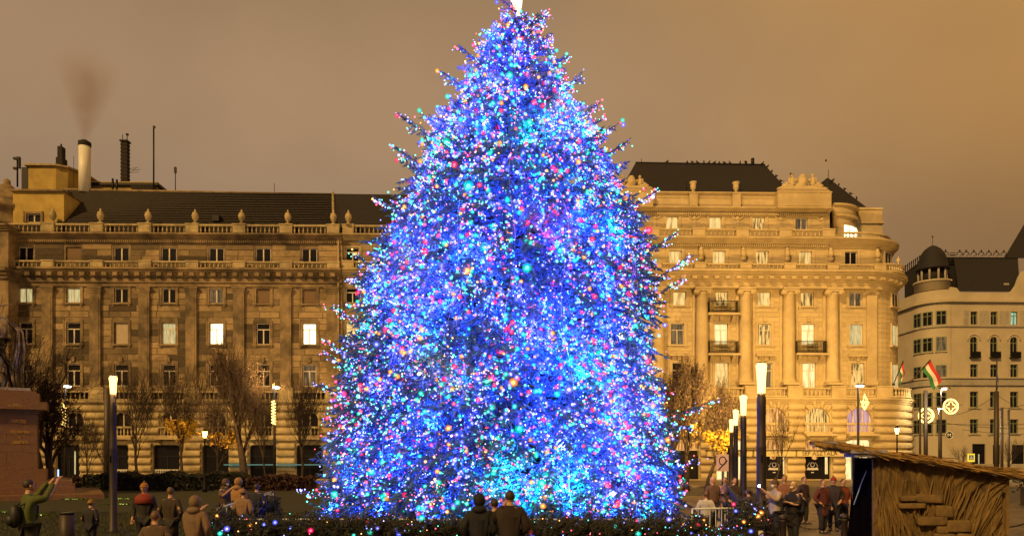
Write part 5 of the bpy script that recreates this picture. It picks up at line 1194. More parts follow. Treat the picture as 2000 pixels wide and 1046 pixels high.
G = [[Vector((.12 + .75 * v_ ** 1.2 + .04 * math.sin(u * 9), -.42 + .84 * u, 2.7 - .95 * v_ + .1 * math.sin(u * 3.1) * (1 - v_) - .25 * abs(u - .5) * v_)) * hs for u in [i / 10 for i in range(11)]] for v_ in [j / 8 for j in range(9)]]
for j in range(8):
    for i in range(10): b.quad(G[j][i], G[j][i + 1], G[j + 1][i + 1], G[j + 1][i]); b.sm[-1] = True
b.build('cloak', M['bronze'], horse); MB().prism([Vector((-.35, -.5, 1.62)) * hs, Vector((.55, -.5, 1.7)) * hs, Vector((.55, -.5, 1.95)) * hs, Vector((-.3, -.5, 1.95)) * hs], (0, .12, 0)).build('saddle_cloth', M['bronze'], horse)
MB().tube([Vector((.1, -.5, 1.9)) * hs, Vector((.6, -.55, 1.75)) * hs, Vector((1.15, -.55, 1.9)) * hs], [.05, .045, .03], 6).build('sabre', M['bronze'], horse)
MB().lathe([(.2, 0), (.22, .15), (.16, .32), (.02, .36)], Vector((-.06, 0, 3.05)) * hs, 12).build('fur_hat', M['bronze'], horse)
# ---------------------------------------------------------------- straw roofed hut (right foreground)
HS = 90.; HD = FPX / HS
hx = lambda px, s=HS: (px - 1000) / s
hz_ = lambda py, s=HS: (HOR - py) / s + H_EYE
hut = empty('wooden_hut', (hx(1708), HD, 0), -.2, 'small brown nativity hut with straw roof and stones set in its wall', 'hut'); hox = hx(1708)
M['mud'] = mat('brown rough plaster bark', (.145, .090, .028), .8, var=.35, scale=3, bump=.9, bscale=14, stretch=(2.5, 2.5, .6), soot=(2.2, (.035, .02, .008, 1), .46, .72))
M['mudstone'] = mat('brown field stone', (.14, .088, .03), .75, var=.35, scale=6, bump=.7)
M['straw'] = mat('dry straw', (.26, .155, .045), .85, var=.5, scale=5)
M['plank'] = mat('grey weathered plank', (.30, .25, .2), .75, var=.3, scale=3, bump=.4, stretch=(.4, 3, 3))
M['cloth'] = mat('black cloth', (.0035, .0025, .003), 1., var=.1, spec=0)
# carved front wall: a displaced grid
nx, nz_ = 190, 170; Wd = (hx(1956) - hox) * .92
def top_at(u): return hz_(884) + (hz_(926) - hz_(884)) * u
V = []; Fc = []
fan = [(.12, .95, -.2), (.42, .9, .12), (.78, .95, .42), (.9, .5, .5)]
for j in range(nz_ + 1):
    for i in range(nx + 1):
        u = i / nx; t = j / nz_; x = u * Wd; z = t * (top_at(u) + .03); e = .05 * noise.noise(Vector((0, 0, z * 2.2))) + .03 * noise.noise(Vector((1, 0, z * 7)))
        sl = .35 * (u - .12) / .5 if u < .35 else .25 - (u - .35) * 1.6
        xs = x + sl * (z - 1.0)                                 # grooves lean like the fanned bark strips
        g = noise.noise(Vector((xs * 13, z * 1.1, 2))) ; g2 = noise.noise(Vector((xs * 34, z * 2.2, 7))); lo = noise.noise(Vector((x * 1.6, z * 1.4, 4)))
        m_ = max(0, min(1, .5 + 1.6 * lo)); d = .10 * (1 - abs(g) * 2.6) * m_ + .018 * (1 - abs(g2) * 2) * (.35 + .65 * m_) + .03 * lo
        d += .05 * max(0, noise.noise(Vector((xs * 5, z * .6, 11))))
        V.append((x + (e if i == 0 else 0), -d, z))
for j in range(nz_):
    for i in range(nx): a = j * (nx + 1) + i; Fc.append((a, a + 1, a + nx + 2, a + nx + 1))
fastmesh('front_wall', np.array(V), np.array(Fc), M['mud'], hut, True)
MB().prism([(0, .02, 0), (Wd, .02, 0), (Wd, .02, top_at(1)), (0, .02, top_at(0))], (0, .08, 0)).build('wall_backing', M['mud'], hut)
HDp = 1.75
MB().box(Wd - .02, .0, 0, Wd + .05, HDp, top_at(1) - .02).build('side_wall', M['mud'], hut); MB().box(.0, HDp, 0, Wd, HDp + .06, top_at(1)).build('back_wall', M['cloth'], hut)
b = MB().box(Wd - .02, -.10, 0, Wd + .04, -.0, top_at(1) + .0); b.box(Wd - .06, -.085, .1, Wd - .022, -.0, top_at(1) - .05); b.build('corner_post', M['plank' if 0 else 'mudstone'], hut)
MB().box(Wd - .09, -.12, hz_(968), Wd - .05, -.085, hz_(958)).box(Wd - .1, -.13, hz_(960), Wd - .03, -.12, hz_(959)).build('hinge', M['iron'], hut)
# dark doorway on the left: hanging cloth
b = MB(); n = 26; rows = 14; base = len(b.v)
for j in range(rows + 1):
    for i in range(n + 1):
        t = i / n; q = j / rows; b.v.append((.02 - .05 * q * 0 + .05 * math.sin(t * 21 + q * 1.5) * (.3 + .7 * q) - .16 * q * t, .12 + t * (HDp - .1), (hz_(893) - .02) * (1 - q) + .02))
for j in range(rows):
    for i in range(n): a = j * (n + 1) + i; b.face((a, a + 1, a + n + 2, a + n + 1), 0, True)
b.build('door_cloth', M['cloth'], hut)
MB().box(-.02, .03, 0, .07, .12, hz_(886)).build('door_post', M['mudstone'], hut); MB().box(-.02, HDp - .05, 0, .07, HDp + .04, 2.5).build('door_post', M['plank'], hut)
M['bluepole'] = mat('pale blue rod', (.35, .55, .8), .5, var=0)
p0, p1 = P(1690, 893, 86), P(1656, 985, 86); q = Vector((hox, HD, 0))
MB().tube([tuple(p0 - q), tuple((p0 + p1) / 2 - q + Vector((-.02, 0, 0))), tuple(p1 - q)], .012, 6).build('leaning_rod', M['bluepole'], hut)
# roof: boards, beams, thick straw
ra, rb = Vector((hx(1606, 92) - hox, -.28, hz_(871, 92))), Vector(((hx(2006, 88) - hox) * .95, -.28, hz_(941, 88))); rd_ = Vector((.35, HDp + .6, .06)); ax = rb - ra
nb = 9
for i in range(nb):
    f0, f1 = i / nb, (i + 1) / nb - .008; a = ra + rd_ * f0; c = ra + rd_ * f1; dz = Vector((0, 0, .035))
    MB().prism([tuple(a), tuple(a + ax), tuple(c + ax), tuple(c)], tuple(dz)).build('roof_board', M['plank'] if i < 9 else M['mud'], hut)
M['beam'] = mat('whitewashed beam', (.22, .24, .34), .7, var=.25, scale=5)
for px0, px1, py0, py1, dy in ((1605, 1634, 862, 871, -.33), (1657, 1722, 878, 884.5, -.36), (1665, 1716, 884.8, 892, -.30), (1795, 1828, 899, 908, -.30), (1905, 1938, 918, 926, -.29)):
    MB().box(hx(px0) - hox, dy, hz_(py1), hx(px1) - hox, dy + .9, hz_(py0)).build('rafter', M['beam'], hut)
rg = np.random.RandomState(5); n = 9000; u = rg.rand(n); w = rg.rand(n) ** 1.3 * 1.04 - .02; A0 = np.array(ra); AX = np.array(ax); RD = np.array(rd_)
st = A0 + AX * (u * .99)[:, None] + RD * w[:, None]; th = .055 + .05 * rg.rand(n) * (1 + .5 * np.sin(u * 17)); st[:, 2] += th * (.6 + .8 * rg.rand(n))
dr = AX / np.linalg.norm(AX) + rg.normal(0, .24, (n, 3)) * [1, 1, .35]; ln = rg.uniform(.18, .5, n); en = st + dr * ln[:, None]; en[:, 2] -= .01 + .03 * rg.rand(n)
pe = rg.normal(size=(n, 3)); pe -= dr * (pe * dr).sum(1)[:, None]; pe /= np.linalg.norm(pe, axis=1)[:, None]; wd = .009 + .010 * rg.rand(n)
V = np.stack([st - pe * wd[:, None], st + pe * wd[:, None], en + pe * wd[:, None] * .6, en - pe * wd[:, None] * .6], 1).reshape(-1, 3); i4 = np.arange(n)[:, None] * 4
tag(fastmesh('straw', V, i4 + [0, 1, 2, 3], M['straw'], hut), kind='stuff')
b = MB(); segs = 40
for i in range(segs + 1):
    f = i / segs; c = ra + ax * f; t_ = .09 + .02 * math.sin(f * 23) + .015 * math.sin(f * 61)
    for (yy, zz2) in ((-.03, .035), (-.02, t_), (1.0, t_ + .02), (1.02, .035)): p_ = c + rd_ * yy; b.v.append((p_.x, p_.y, p_.z + zz2))
for i in range(segs):
    for j in range(3): b.face((i * 4 + j, i * 4 + j + 1, i * 4 + j + 5, i * 4 + j + 4), 0, True)
b.build('thatch', M['straw'], hut)
rq = random.Random(12); M['strip'] = mat('bark strip', (.16, .10, .03), .8, var=.45, scale=5, bump=.6, stretch=(2, 2, .6))
for (u0, z0, n_, spread_, ln_, lean_) in ((.17, .9, 20, .30, 1.3, .22), (.47, 1.25, 10, .35, .8, -.12), (.68, 1.2, 18, .45, 1.1, -.35), (.86, 1.0, 20, .35, 1.2, -.42), (.95, .5, 8, .15, .8, -.1), (.62, .3, 9, .35, .6, -.1), (.05, .7, 8, .1, 1.2, .06)):
    for i in range(n_):
        q = (i + .5) / n_ - .5; xx = (u0 + q * spread_) * Wd; tilt = lean_ * -1 * (1 + q) + rq.uniform(-.08, .08); L_ = ln_ * rq.uniform(.5, 1.1); zc = z0 + rq.uniform(-.25, .35); hi = top_at(u0) - .12
        za, zb_ = max(.02, zc - L_ / 2), min(hi, zc + L_ / 2); w_ = rq.choice((.008, .012, .02, .034)) * rq.uniform(.7, 1.2)
        pts_ = [(min(Wd - .06, max(.03, xx + tilt * (zz_ - zc) + .012 * math.sin(zz_ * 9 + i))), -.075 - rq.uniform(0, .02), zz_) for zz_ in [za + (zb_ - za) * k_ / 5 for k_ in range(6)]]
        MB().tube(pts_, [w_ * f_ for f_ in (.3, .8, 1, 1, .75, .2)], 5).build('bark_strip', M['strip'], hut)
import bmesh
def stone(x0, x1, y0, y1, seed):
    bm = bmesh.new(); bmesh.ops.create_cube(bm, size=1); bmesh.ops.bevel(bm, geom=bm.edges[:], offset=.16, segments=2, profile=.6, affect='EDGES'); rg_ = random.Random(seed)
    for v in bm.verts:
        v.co += Vector([.07 * noise.noise(v.co * 2.5 + Vector((seed * 5, k_, 0))) for k_ in range(3)]); v.co.x *= (hx(x1) - hx(x0)); v.co.z *= (y1 - y0) / HS; v.co.y *= .2
    me = bpy.data.meshes.new('stone'); bm.to_mesh(me); bm.free()
    for p_ in me.polygons: p_.use_smooth = True
    link('stone', me, M['mudstone'], hut, (((hx(x0) + hx(x1)) / 2 - hox) * .93, -.10, (hz_(y0) + hz_(y1)) / 2), (0, rg_.uniform(-.06, .06), 0))
for i, r in enumerate(((1784, 1833, 963, 979), (1755, 1784, 966, 976), (1820, 1852, 984, 1006), (1787, 1840, 1005, 1022), (1841, 1884, 1011, 1034), (1822, 1843, 1023, 1037), (1818, 1856, 1037, 1060), (1785, 1817, 1042, 1060), (1752, 1800, 980, 990), (1860, 1890, 1036, 1062))): stone(*r, i)

# ---------------------------------------------------------------- bollards, chain, boxes
def bollard(px, s, y0, label):
    h = (HOR - y0) / s + H_EYE; o = empty('bollard', ((px - 1000) / s, FPX / s, 0), 0, label, 'bollard', 'dark bollards joined by a chain')
    MB().lathe([(.10, 0), (.10, .05), (.075, .08), (.07, h - .16), (.085, h - .15), (.085, h - .1)], n=14).build('post', M['pole'], o); MB().lathe([(.095, 0), (.10, .05), (.085, .09), (.03, .11)], (0, 0, h - .1), 14).build('cap', M['pole'], o)
    MB().tube([(-.14, 0, h - .13), (.14, 0, h - .13)], .03, 8).build('chain_eye', M['iron'], o); return o.location + Vector((0, 0, h - .13))
b1 = bollard(1529, 86, 1005, 'dark bollard with chain eyes beside the couple of visitors'); b2 = bollard(1649, 86, 1003, 'dark bollard at the left foot of the hut'); b3 = bollard(2020, 60, 1003, 'dark bollard right of the hut')
def chain(p, q, sag, label):
    b = MB(); n = int((q - p).length / .055)
    for i in range(n):
        f = (i + .5) / n; c = p.lerp(q, f) - Vector((0, 0, sag * 4 * f * (1 - f))); d = (q - p).normalized() + Vector((0, 0, -sag * 4 * (1 - 2 * f) / (q - p).length)); u, v_ = frame_of(d); w = u if i % 2 else v_
        b.tube([c + d * .038 * math.cos(t) + w * .018 * math.sin(t) for t in [math.tau * k_ / 8 for k_ in range(9)]], .007, 4, cap=False)
    tag(b.build('chain', M['iron']), label, 'chain', 'sagging chains between bollards')
chain(b1 + Vector((.14, 0, 0)), b2 - Vector((.14, 0, 0)), .2, 'sagging chain between the two bollards left of the hut'); chain(P(1476, 1022, 86), b1 - Vector((.14, 0, 0)), .12, 'short chain from the black box to the bollard'); chain(P(1960, 1018, 86) + Vector((0, 1, 0)), b3, .25, 'chain hanging right of the hut')
p = P(1480, 1017, 86); o = empty('electrical_box', (p.x, p.y, 0), 0, 'black electrical box at the right end of the lit hedge', 'box'); MB().box(-.12, -.12, 0, .12, .12, p.z - .02).build('case', M['black'], o); MB().box(-.13, -.13, p.z - .02, .13, .13, p.z).build('lid', M['pole'], o); MB().box(-.03, -.14, p.z - .4, .08, -.121, p.z - .2).build('socket', M['white_p'], o)
p = P(131, 1000, 88); o = empty('litter_bin', (p.x, p.y, 0), 0, 'dark cylindrical litter bin left of the lamp post', 'bin'); MB().lathe([(.15, 0), (.15, p.z - .05), (.13, p.z - .045)], n=18).build('drum', M['pole'], o); MB().lathe([(.135, p.z - .04), (.155, p.z - .03), (.155, p.z), (.12, p.z + .01)], n=18).build('lid', M['iron'], o)
# ground spotlights in the lawn with lit tufts round them
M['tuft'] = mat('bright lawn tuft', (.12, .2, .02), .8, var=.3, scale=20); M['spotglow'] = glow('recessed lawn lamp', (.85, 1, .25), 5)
for i, (px, py, s, lab) in enumerate(((22, 1003, 76, 'recessed lawn light in front of the photographer'), (68, 1009, 78, 'recessed lawn light right below the photographer'), (240, 976, 62, 'recessed lawn light right of the lamp post, farther one'), (236, 987, 66, 'recessed lawn light right of the lamp post, nearer one'), (140, 977, 62, 'faint recessed lawn light behind the litter bin'))):
    s = (py - HOR) / H_EYE; x, y = (px - 1000) / s, FPX / s; y = min(y, 48); o = empty('lawn_light', (x, y, .06), 0, lab, 'lawn light', 'recessed lights in the lawn')
    MB().box(-.45, -.10, 0, .45, .1, .02).build('housing', M['iron'], o); MB().box(-.34, -.03, .021, .34, .03, .03).build('lens', M['spotglow'], o)
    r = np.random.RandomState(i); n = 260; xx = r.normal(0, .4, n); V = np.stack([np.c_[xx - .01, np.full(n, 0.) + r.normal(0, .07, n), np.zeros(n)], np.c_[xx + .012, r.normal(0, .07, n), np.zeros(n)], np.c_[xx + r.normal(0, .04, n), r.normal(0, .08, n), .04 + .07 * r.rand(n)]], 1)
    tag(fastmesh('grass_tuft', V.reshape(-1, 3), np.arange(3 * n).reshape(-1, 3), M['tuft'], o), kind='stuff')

# ---------------------------------------------------------------- birds on the roofs
b = MB().ell((0, 0, .2), (.17, .12, .13), 7, k=5).ell((.13, 0, .36), .085, 6, k=4).prism([(-.12, -.04, .22), (-.38, -.04, .12), (-.12, -.04, .12)], (0, .08, 0)).prism([(.2, -.01, .37), (.28, 0, .35), (.2, -.01, .34)], (0, .02, 0)).tube([(0, .03, .1), (0, .03, 0)], .012, 3).tube([(0, -.03, .1), (0, -.03, 0)], .012, 3); bm_ = b.mesh('bird', M['black'])
def bird(p_, k_=0, lab='small dark bird perched on the palace roof ridge', g='birds perched on the palace roofs'):
    o = link('bird', bm_, None, None, p_, (0, 0, k_), (.85, .85, .85)); tag(o, lab, 'bird', g)
def Cw(x, y, v): q = Vector((C.u(x, v), v, C.z(y, v))); return Matrix.Translation((C.X0, C.D, 0)) @ Matrix.Rotation(.022, 4, 'Z') @ q
for i, x in enumerate((1305, 1344, 1354, 1364, 1377, 1387, 1398, 1407, 1417, 1428, 1448, 1492)): bird(Cw(x, 319.4 + (x - 1243) * .008, 7), i * 1.1)
hipb = lambda i: Cw(1497, 322, 7).lerp(Cw(1548, 379, 1.4), .10 + .17 * i)
hipc = lambda i: Cw(1623, 346, 8.5).lerp(Cw(1700, 405, 5.2), .12 + .15 * i)
for i, (x, y) in enumerate(((1503, 326), (1511, 333), (1523, 341), (1537, 354))): bird(hipb(i), i)
for i, (x, y) in enumerate(((1633, 355), (1657, 372), (1668, 380), (1681, 390), (1613, 352))): bird(hipc(i), i, 'small dark bird perched on the corner roof slope')
bird(Cw(1617, 315, 6), 1., 'lone bird on the rod above the corner roof', None); bird(Cw(1546, 343, .3), 2., 'bird perched on the carved figure over the palace', None)

# ---------------------------------------------------------------- people
SKIN = mat('skin', (.42, .24, .16), .55, var=.08); HAIRM = {'dark': mat('dark hair', (.025, .016, .010), .6, var=.2), 'blond': mat('blond hair', (.42, .28, .12), .6, var=.2), 'brown': mat('brown hair', (.10, .055, .025), .6, var=.2)}
_cm = {}
def cmat(c, r=.8):
    c = tuple(x * .62 for x in c)
    k_ = tuple(round(x, 3) for x in c)
    if k_ not in _cm: _cm[k_] = mat('woven cloth', c, r, var=.15, scale=14, bump=.2)
    return _cm[k_]
POSE = {'rest': ((.25, .03, 1.13), (.24, -.10, .90)), 'phone': ((.27, -.16, 1.24), (.09, -.40, 1.50)), 'high': ((.27, -.22, 1.42), (.14, -.42, 1.72)), 'pocket': ((.30, .06, 1.14), (.20, -.10, 1.0)), 'cross': ((.25, -.12, 1.16), (.02, -.26, 1.22))}
def person(x, s, h, face, label, coat, legs=(.02, .02, .03), hair='dark', hat=None, hood=False, la='rest', ra='rest', long_=False, sides=None, mask=False, girth=1., yoke=None, head=(0, 0), group=None, z=0.):
    k_ = h / 1.75; root = empty('person', ((x - 1000) / s, FPX / s, z), R(face), label, 'person', group); rg_ = random.Random(label)
    S = lambda d, f=1.: {k2: (tuple(c * k_ for c in p_), (r * f * k_)) for k2, (p_, r) in d.items()}
    st = rg_.uniform(-.05, .05)
    nd = {'pel': ((0, 0, .96), .13), 'sp': ((0, 0, 1.16), .125), 'ch': ((0, 0, 1.34), .145), 'nb': ((0, .01, 1.47), .075), 'nk': ((0, 0, 1.54), .056), 'hd': ((0, -.02, 1.60), .06)}
    ed = [('pel', 'sp'), ('sp', 'ch'), ('ch', 'nb'), ('nb', 'nk'), ('nk', 'hd')]
    arms = {}
    for sg, nm in ((-1, ra), (1, la)):
        e, w = POSE[nm]; e = (e[0] * sg, e[1], e[2]); w = (w[0] * sg, w[1], w[2]); a = 'l' if sg > 0 else 'r'; arms[a] = (e, w)
        nd.update({a + 's': ((.18 * sg, 0, 1.41), .07), a + 'e': (e, .048), a + 'w': (w, .032), a + 'h': (tuple(Vector(w) + (Vector(w) - Vector(e)).normalized() * .07), .036)}); ed += [('ch', a + 's'), (a + 's', a + 'e'), (a + 'e', a + 'w'), (a + 'w', a + 'h')]
        nd.update({a + 'p': ((.09 * sg, 0, .88), .098), a + 'k': ((.10 * sg, -.02 - st * sg, .48), .062), a + 'a': ((.10 * sg, .02 - st * sg * 2, .09), .042), a + 't': ((.12 * sg, -.15 - st * sg * 2, .035), .04)}); ed += [('pel', a + 'p'), (a + 'p', a + 'k'), (a + 'k', a + 'a'), (a + 'a', a + 't')]
    me = skin_mesh('body', S(nd), ed, 1); me.materials.append(SKIN)
    bm = bmesh.new(); bm.from_mesh(me); b = MB()
    # head with nose, ears, chin, eyes; five bent fingers per hand
    hc = Vector((0, -.015, 1.655)); b.ell(hc, (.076, .092, .105), 16, k=10); b.ell(hc + Vector((0, -.03, -.055)), (.05, .055, .05), 10); b.ell(hc + Vector((0, -.095, -.012)), (.012, .018, .022), 8, k=5)
    for q in (-1, 1): b.ell(hc + Vector((.078 * q, .005, -.01)), (.012, .02, .032), 8, k=5); b.ell(hc + Vector((.03 * q, -.083, .012)), (.013, .010, .009), 8, 1, 5); b.ell(hc + Vector((.03 * q, -.085, .032)), (.02, .008, .005), 6, 2, 4)
    b.ell(hc + Vector((0, -.085, -.05)), (.024, .009, .007), 8, 3, 4)
    for a, sg in (('l', 1), ('r', -1)):
        e, w = map(Vector, arms[a]); d = (w - e).normalized(); sd_ = Vector((0, 0, 1)).cross(d) if abs(d.z) < .9 else Vector((0, -1, 0)); sd_ = sd_.normalized(); up = d.cross(sd_).normalized(); c0 = w + d * .09
        for i, (off, ln) in enumerate(((-.027, .055), (-.009, .068), (.009, .064), (.027, .05))):
            p0_ = c0 + sd_ * off; p1_ = p0_ + d * ln * .5 - up * .006; p2_ = p1_ + d * ln * .35 - up * ln * .35; b.tube([p0_ - d * .02, p0_, p1_, p2_], [.009, .0095, .0085, .006], 6)
        t0 = w + d * .03 + sd_ * .03; b.tube([t0, t0 + sd_ * .02 + d * .025, t0 + sd_ * .025 + d * .055 - up * .01], [.012, .011, .008], 6)
    b.v = [tuple(Vector(v) * k_) for v in b.v]; me2 = b.mesh('h'); off = len(bm.verts)
    bm.from_mesh(me2); bm.to_mesh(me); bm.free()
    for m_ in (M['black'], HAIRM[hair], cmat((.3, .08, .07))): me.materials.append(m_)
    link('body', me, None, root)
    # coat
    g = girth; low = .52 if long_ else .80
    cd = {'wa': ((0, 0, 1.12), .165 * g), 'hp': ((0, .0, .95), .175 * g), 'hem': ((0, .0, low), (.19 if long_ else .175) * g), 'ch': ((0, 0, 1.33), .178 * g), 'nb': ((0, .01, 1.455), .105), 'cl': ((0, 0, 1.53), .078)}
    ce = [('wa', 'hp'), ('hp', 'hem'), ('wa', 'ch'), ('ch', 'nb'), ('nb', 'cl')]
    for a in 'lr': e, w = arms[a]; sg = 1 if a == 'l' else -1; cd.update({a + 's': ((.185 * sg, 0, 1.40), .09 * g), a + 'e': (e, .068 * g), a + 'w': (tuple(Vector(e).lerp(Vector(w), .93)), .05 * g)}); ce += [('ch', a + 's'), (a + 's', a + 'e'), (a + 'e', a + 'w')]
    cm_ = skin_mesh('coat', S(cd), ce, 2)
    for v in cm_.vertices: v.co += v.normal * .012 * k_ * noise.noise(v.co * 14 + Vector((x, 0, 0))); v.co.y *= .86
    link('coat', cm_, cmat(coat), root)
    if yoke: 
        b = MB(); b.lathe([(.10, 1.515), (.17, 1.47), (.225, 1.40), (.232, 1.28), (.20, 1.27)], n=20, ry=.80); b.v = [tuple(Vector(v) * k_) for v in b.v]; b.build('coat_yoke', cmat(yoke), root)
    tr = {'pel': ((0, 0, .94), .15 * g)}; te = []
    for a in 'lr': tr.update({a + 'p': (nd[a + 'p'][0], .12 * g), a + 'k': (nd[a + 'k'][0], .085), a + 'a': (tuple(Vector(nd[a + 'a'][0]) + Vector((0, 0, .03))), .07)}); te += [('pel', a + 'p'), (a + 'p', a + 'k'), (a + 'k', a + 'a')]
    link('trousers', skin_mesh('trousers', S(tr), te, 1), cmat(legs), root)
    for a in 'lr':
        A_, T_ = nd[a + 'a'][0], nd[a + 't'][0]; b = MB().ell(((A_[0] + T_[0]) / 2, (A_[1] + T_[1]) / 2 - .02, .045), (.055, .15, .05), 10).ell((A_[0], A_[1], .09), (.055, .06, .07), 8); b.v = [tuple(Vector(v) * k_) for v in b.v]; b.build('shoe', M['black'], root)
    b = MB()
    if hood: b.ell(hc + Vector((0, .02, .01)), (.115, .125, .135), 14, k=9); b.ell((0, .06, 1.5), (.14, .10, .08), 12)
    elif hat: b.ell(hc + Vector((0, .005, .045)), (.088, .104, .088), 14, k=8); b.lathe([(.092, 1.665), (.097, 1.675), (.095, 1.70), (.088, 1.705)], (0, -.01, 0), 16, ry=1.15); b.ell((0, -.01, 1.805), .022, 8)
    if b.v: b.v = [tuple(Vector(v) * k_) for v in b.v]; b.build('hood' if hood else 'hat', cmat(hat or coat), root)
    if not hood:
        b = MB(); b.ell(hc + Vector((0, .018, .022)), (.084, .092, .098), 14, k=9)
        if hair == 'blond': b.ell(hc + Vector((0, .04, -.07)), (.09, .06, .11), 12)
        b.v = [tuple(Vector(v) * k_) for v in b.v]; b.build('hair', HAIRM[hair], root)
    if mask: b = MB().ell(hc + Vector((0, -.06, -.04)), (.055, .045, .042), 10); b.v = [tuple(Vector(v) * k_) for v in b.v]; b.build('face_mask', M['white_p'], root)
    Mw = Matrix.Translation(root.location) @ Matrix.Rotation(R(face), 4, 'Z')
    return root, {a: Mw @ (Vector(arms[a][1]) * k_ + (Vector(arms[a][1]) - Vector(arms[a][0])).normalized() * .11 * k_) for a in 'lr'}, Mw
# facing: 0 = towards the camera, 180 = away, 90 = towards the right, -90 = left
GREEN = (.10, .13, .02)
r_, hd_, mw = person(56, 100, 1.88, 140, 'person in green jacket raising a phone with a black backpack', GREEN, la='high', ra='high', legs=(.06, .06, .03))
M['screen'] = glow('lit phone screen', (.35, .55, 1.), 2.2)
c = (hd_['l'] + hd_['r']) / 2; o = empty('phone', tuple(c + Vector((0, 0, .02))), R(140), 'phone with bright blue screen held up by the photographer in green', 'phone'); MB().box(-.04, -.008, -.02, .04, 0, .13).build('case', M['black'], o); MB().box(-.036, .0, -.015, .036, .003, .125).build('screen', M['screen'], o)
o = empty('backpack', tuple(mw @ Vector((0, .24, 1.2))), R(140), 'black backpack worn over the green jacket', 'backpack'); b = MB().ell((0, 0, 0), (.17, .11, .24), 14).ell((0, .06, -.08), (.12, .09, .12), 12); b.build('pack', M['black'], o)
MB().tube([(.12, -.05, .2), (.15, -.2, .26), (.14, -.36, .18), (.15, -.34, -.05), (.15, -.1, -.2)], .02, 5).tube([(-.12, -.05, .2), (-.15, -.2, .26), (-.14, -.36, .18), (-.15, -.34, -.05), (-.15, -.1, -.2)], .02, 5).build('strap', M['black'], o)
person(177, 80, 1.28, 170, 'child in dark coat and mustard yellow hat near the litter bin', (.02, .02, .03), hat=(.45, .22, .01), la='pocket', ra='pocket')
person(282, 82, 1.70, 8, 'person in red shouldered dark jacket and yellow cap facing us', (.025, .02, .022), hat=(.5, .22, .01), yoke=(.30, .035, .015))
person(333, 84, 1.62, 175, 'person in dark brown coat with back turned, right of the red jacket', (.05, .03, .02), hair='brown', la='pocket', ra='pocket', long_=True)
person(381, 108, 1.60, 172, 'person in pale tan hooded coat, back turned, before the lit hedge', (.24, .15, .10), hood=True, la='phone', ra='pocket', long_=True, girth=1.1)
person(303, 122, 1.45, 190, 'short person in beige jacket at the bottom edge', (.13, .08, .05), hair='brown', la='pocket', ra='pocket')
_, hd_, _ = person(441, 66, 1.68, 60, 'person in brown coat holding a bright phone, left of the bulky tan coats', (.11, .065, .04), hair='brown', hood=True, la='phone', ra='phone', mask=True)
o = empty('phone', tuple((hd_['l'] + hd_['r']) / 2), R(60), 'small glowing phone held by the person in brown coat', 'phone'); MB().box(-.04, -.008, -.02, .04, 0, .13).build('case', M['black'], o); MB().box(-.036, .0, -.015, .036, .003, .125).build('screen', glow('white phone screen', (.8, .95, 1.), 3), o)
person(466, 68, 1.72, 150, 'person in bulky orange tan coat in the middle of the trio', (.42, .22, .09), hood=True, la='cross', ra='cross', girth=1.2)
person(475, 76, 1.5, 170, 'person in beige jacket standing in front of the orange tan coat', (.33, .20, .12), hat=(.35, .2, .1), la='pocket', ra='pocket', girth=1.15)
person(501, 68, 1.56, 175, 'person in navy padded jacket at the right of the trio', (.015, .02, .05), la='pocket', ra='pocket', hair='dark')
person(936, 112, 1.66, 180, 'person in dark navy coat silhouetted before the lit tree', (.004, .006, .016), hood=True, la='pocket', ra='pocket', long_=True, girth=1.15)
person(996, 114, 1.74, 182, 'person in dark brown coat silhouetted before the lit tree', (.022, .012, .012), hair='dark', la='phone', ra='pocket', long_=True, girth=1.2)
person(966, 106, 1.55, 186, 'shorter person in black coat between the two silhouetted visitors', (.008, .009, .018), hair='dark', la='pocket', ra='pocket', long_=True)
_, hd_, _ = person(1514, 76, 1.74, -75, 'person in white jacket and face mask holding up a flashing camera', (.52, .46, .44), legs=(.03, .03, .06), hat=(.15, .08, .04), la='phone', ra='phone', mask=True)
c = (hd_['l'] + hd_['r']) / 2; o = empty('camera', tuple(c), R(-75), 'small camera with bright white flash held by the person in white', 'camera'); MB().box(-.06, -.02, -.03, .06, .02, .05).tube([(0, -.02, .01), (0, -.06, .01)], .025, 10).build('camera_body', M['black'], o); MB().ell((.04, -.03, .045), .03, 10).build('flash', glow('camera flash', (.7, 1, 1), 40), o)
person(1550, 76, 1.70, -60, 'blond person in dark navy coat right of the flashing camera', (.018, .014, .03), hair='blond', la='cross', ra='cross', mask=True, long_=True, girth=1.1)
person(1378, 70, 1.36, 175, 'short person in white jacket behind the blue fence', (.62, .60, .66), hair='brown', la='pocket', ra='pocket', girth=1.3)
person(1392, 62, 1.72, 20, 'blond person in brown coat behind the blue fence', (.16, .09, .06), hair='blond', la='rest', ra='rest', girth=1.1)
person(1416, 58, 1.66, -30, 'person in rust brown coat left of the lamp row', (.24, .11, .04), hair='brown', la='pocket', ra='cross')
person(1434, 62, 1.70, 10, 'person in dark coat standing by the lamp row', (.05, .03, .03), hair='dark', la='rest', ra='pocket', long_=True)
person(1462, 70, 1.45, 200, 'short person in purplish coat by the foot of the second lamp', (.07, .04, .06), hair='dark', la='pocket', ra='pocket')
person(1532, 58, 1.72, -20, 'person in orange brown jacket behind the flashing camera', (.30, .12, .04), hair='brown', la='rest', ra='rest')
person(1570, 56, 1.66, 30, 'person in dark plum coat behind the blond visitor', (.05, .025, .035), hair='brown', la='rest', ra='pocket')
person(1607, 64, 1.66, 25, 'person in dark red coat left of the hut', (.12, .025, .02), hair='brown', la='rest', ra='pocket', long_=True, girth=1.1)
person(1628, 62, 1.70, -25, 'person in black coat and red hat left of the hut', (.03, .02, .025), hat=(.35, .03, .02), la='pocket', ra='rest', long_=True)
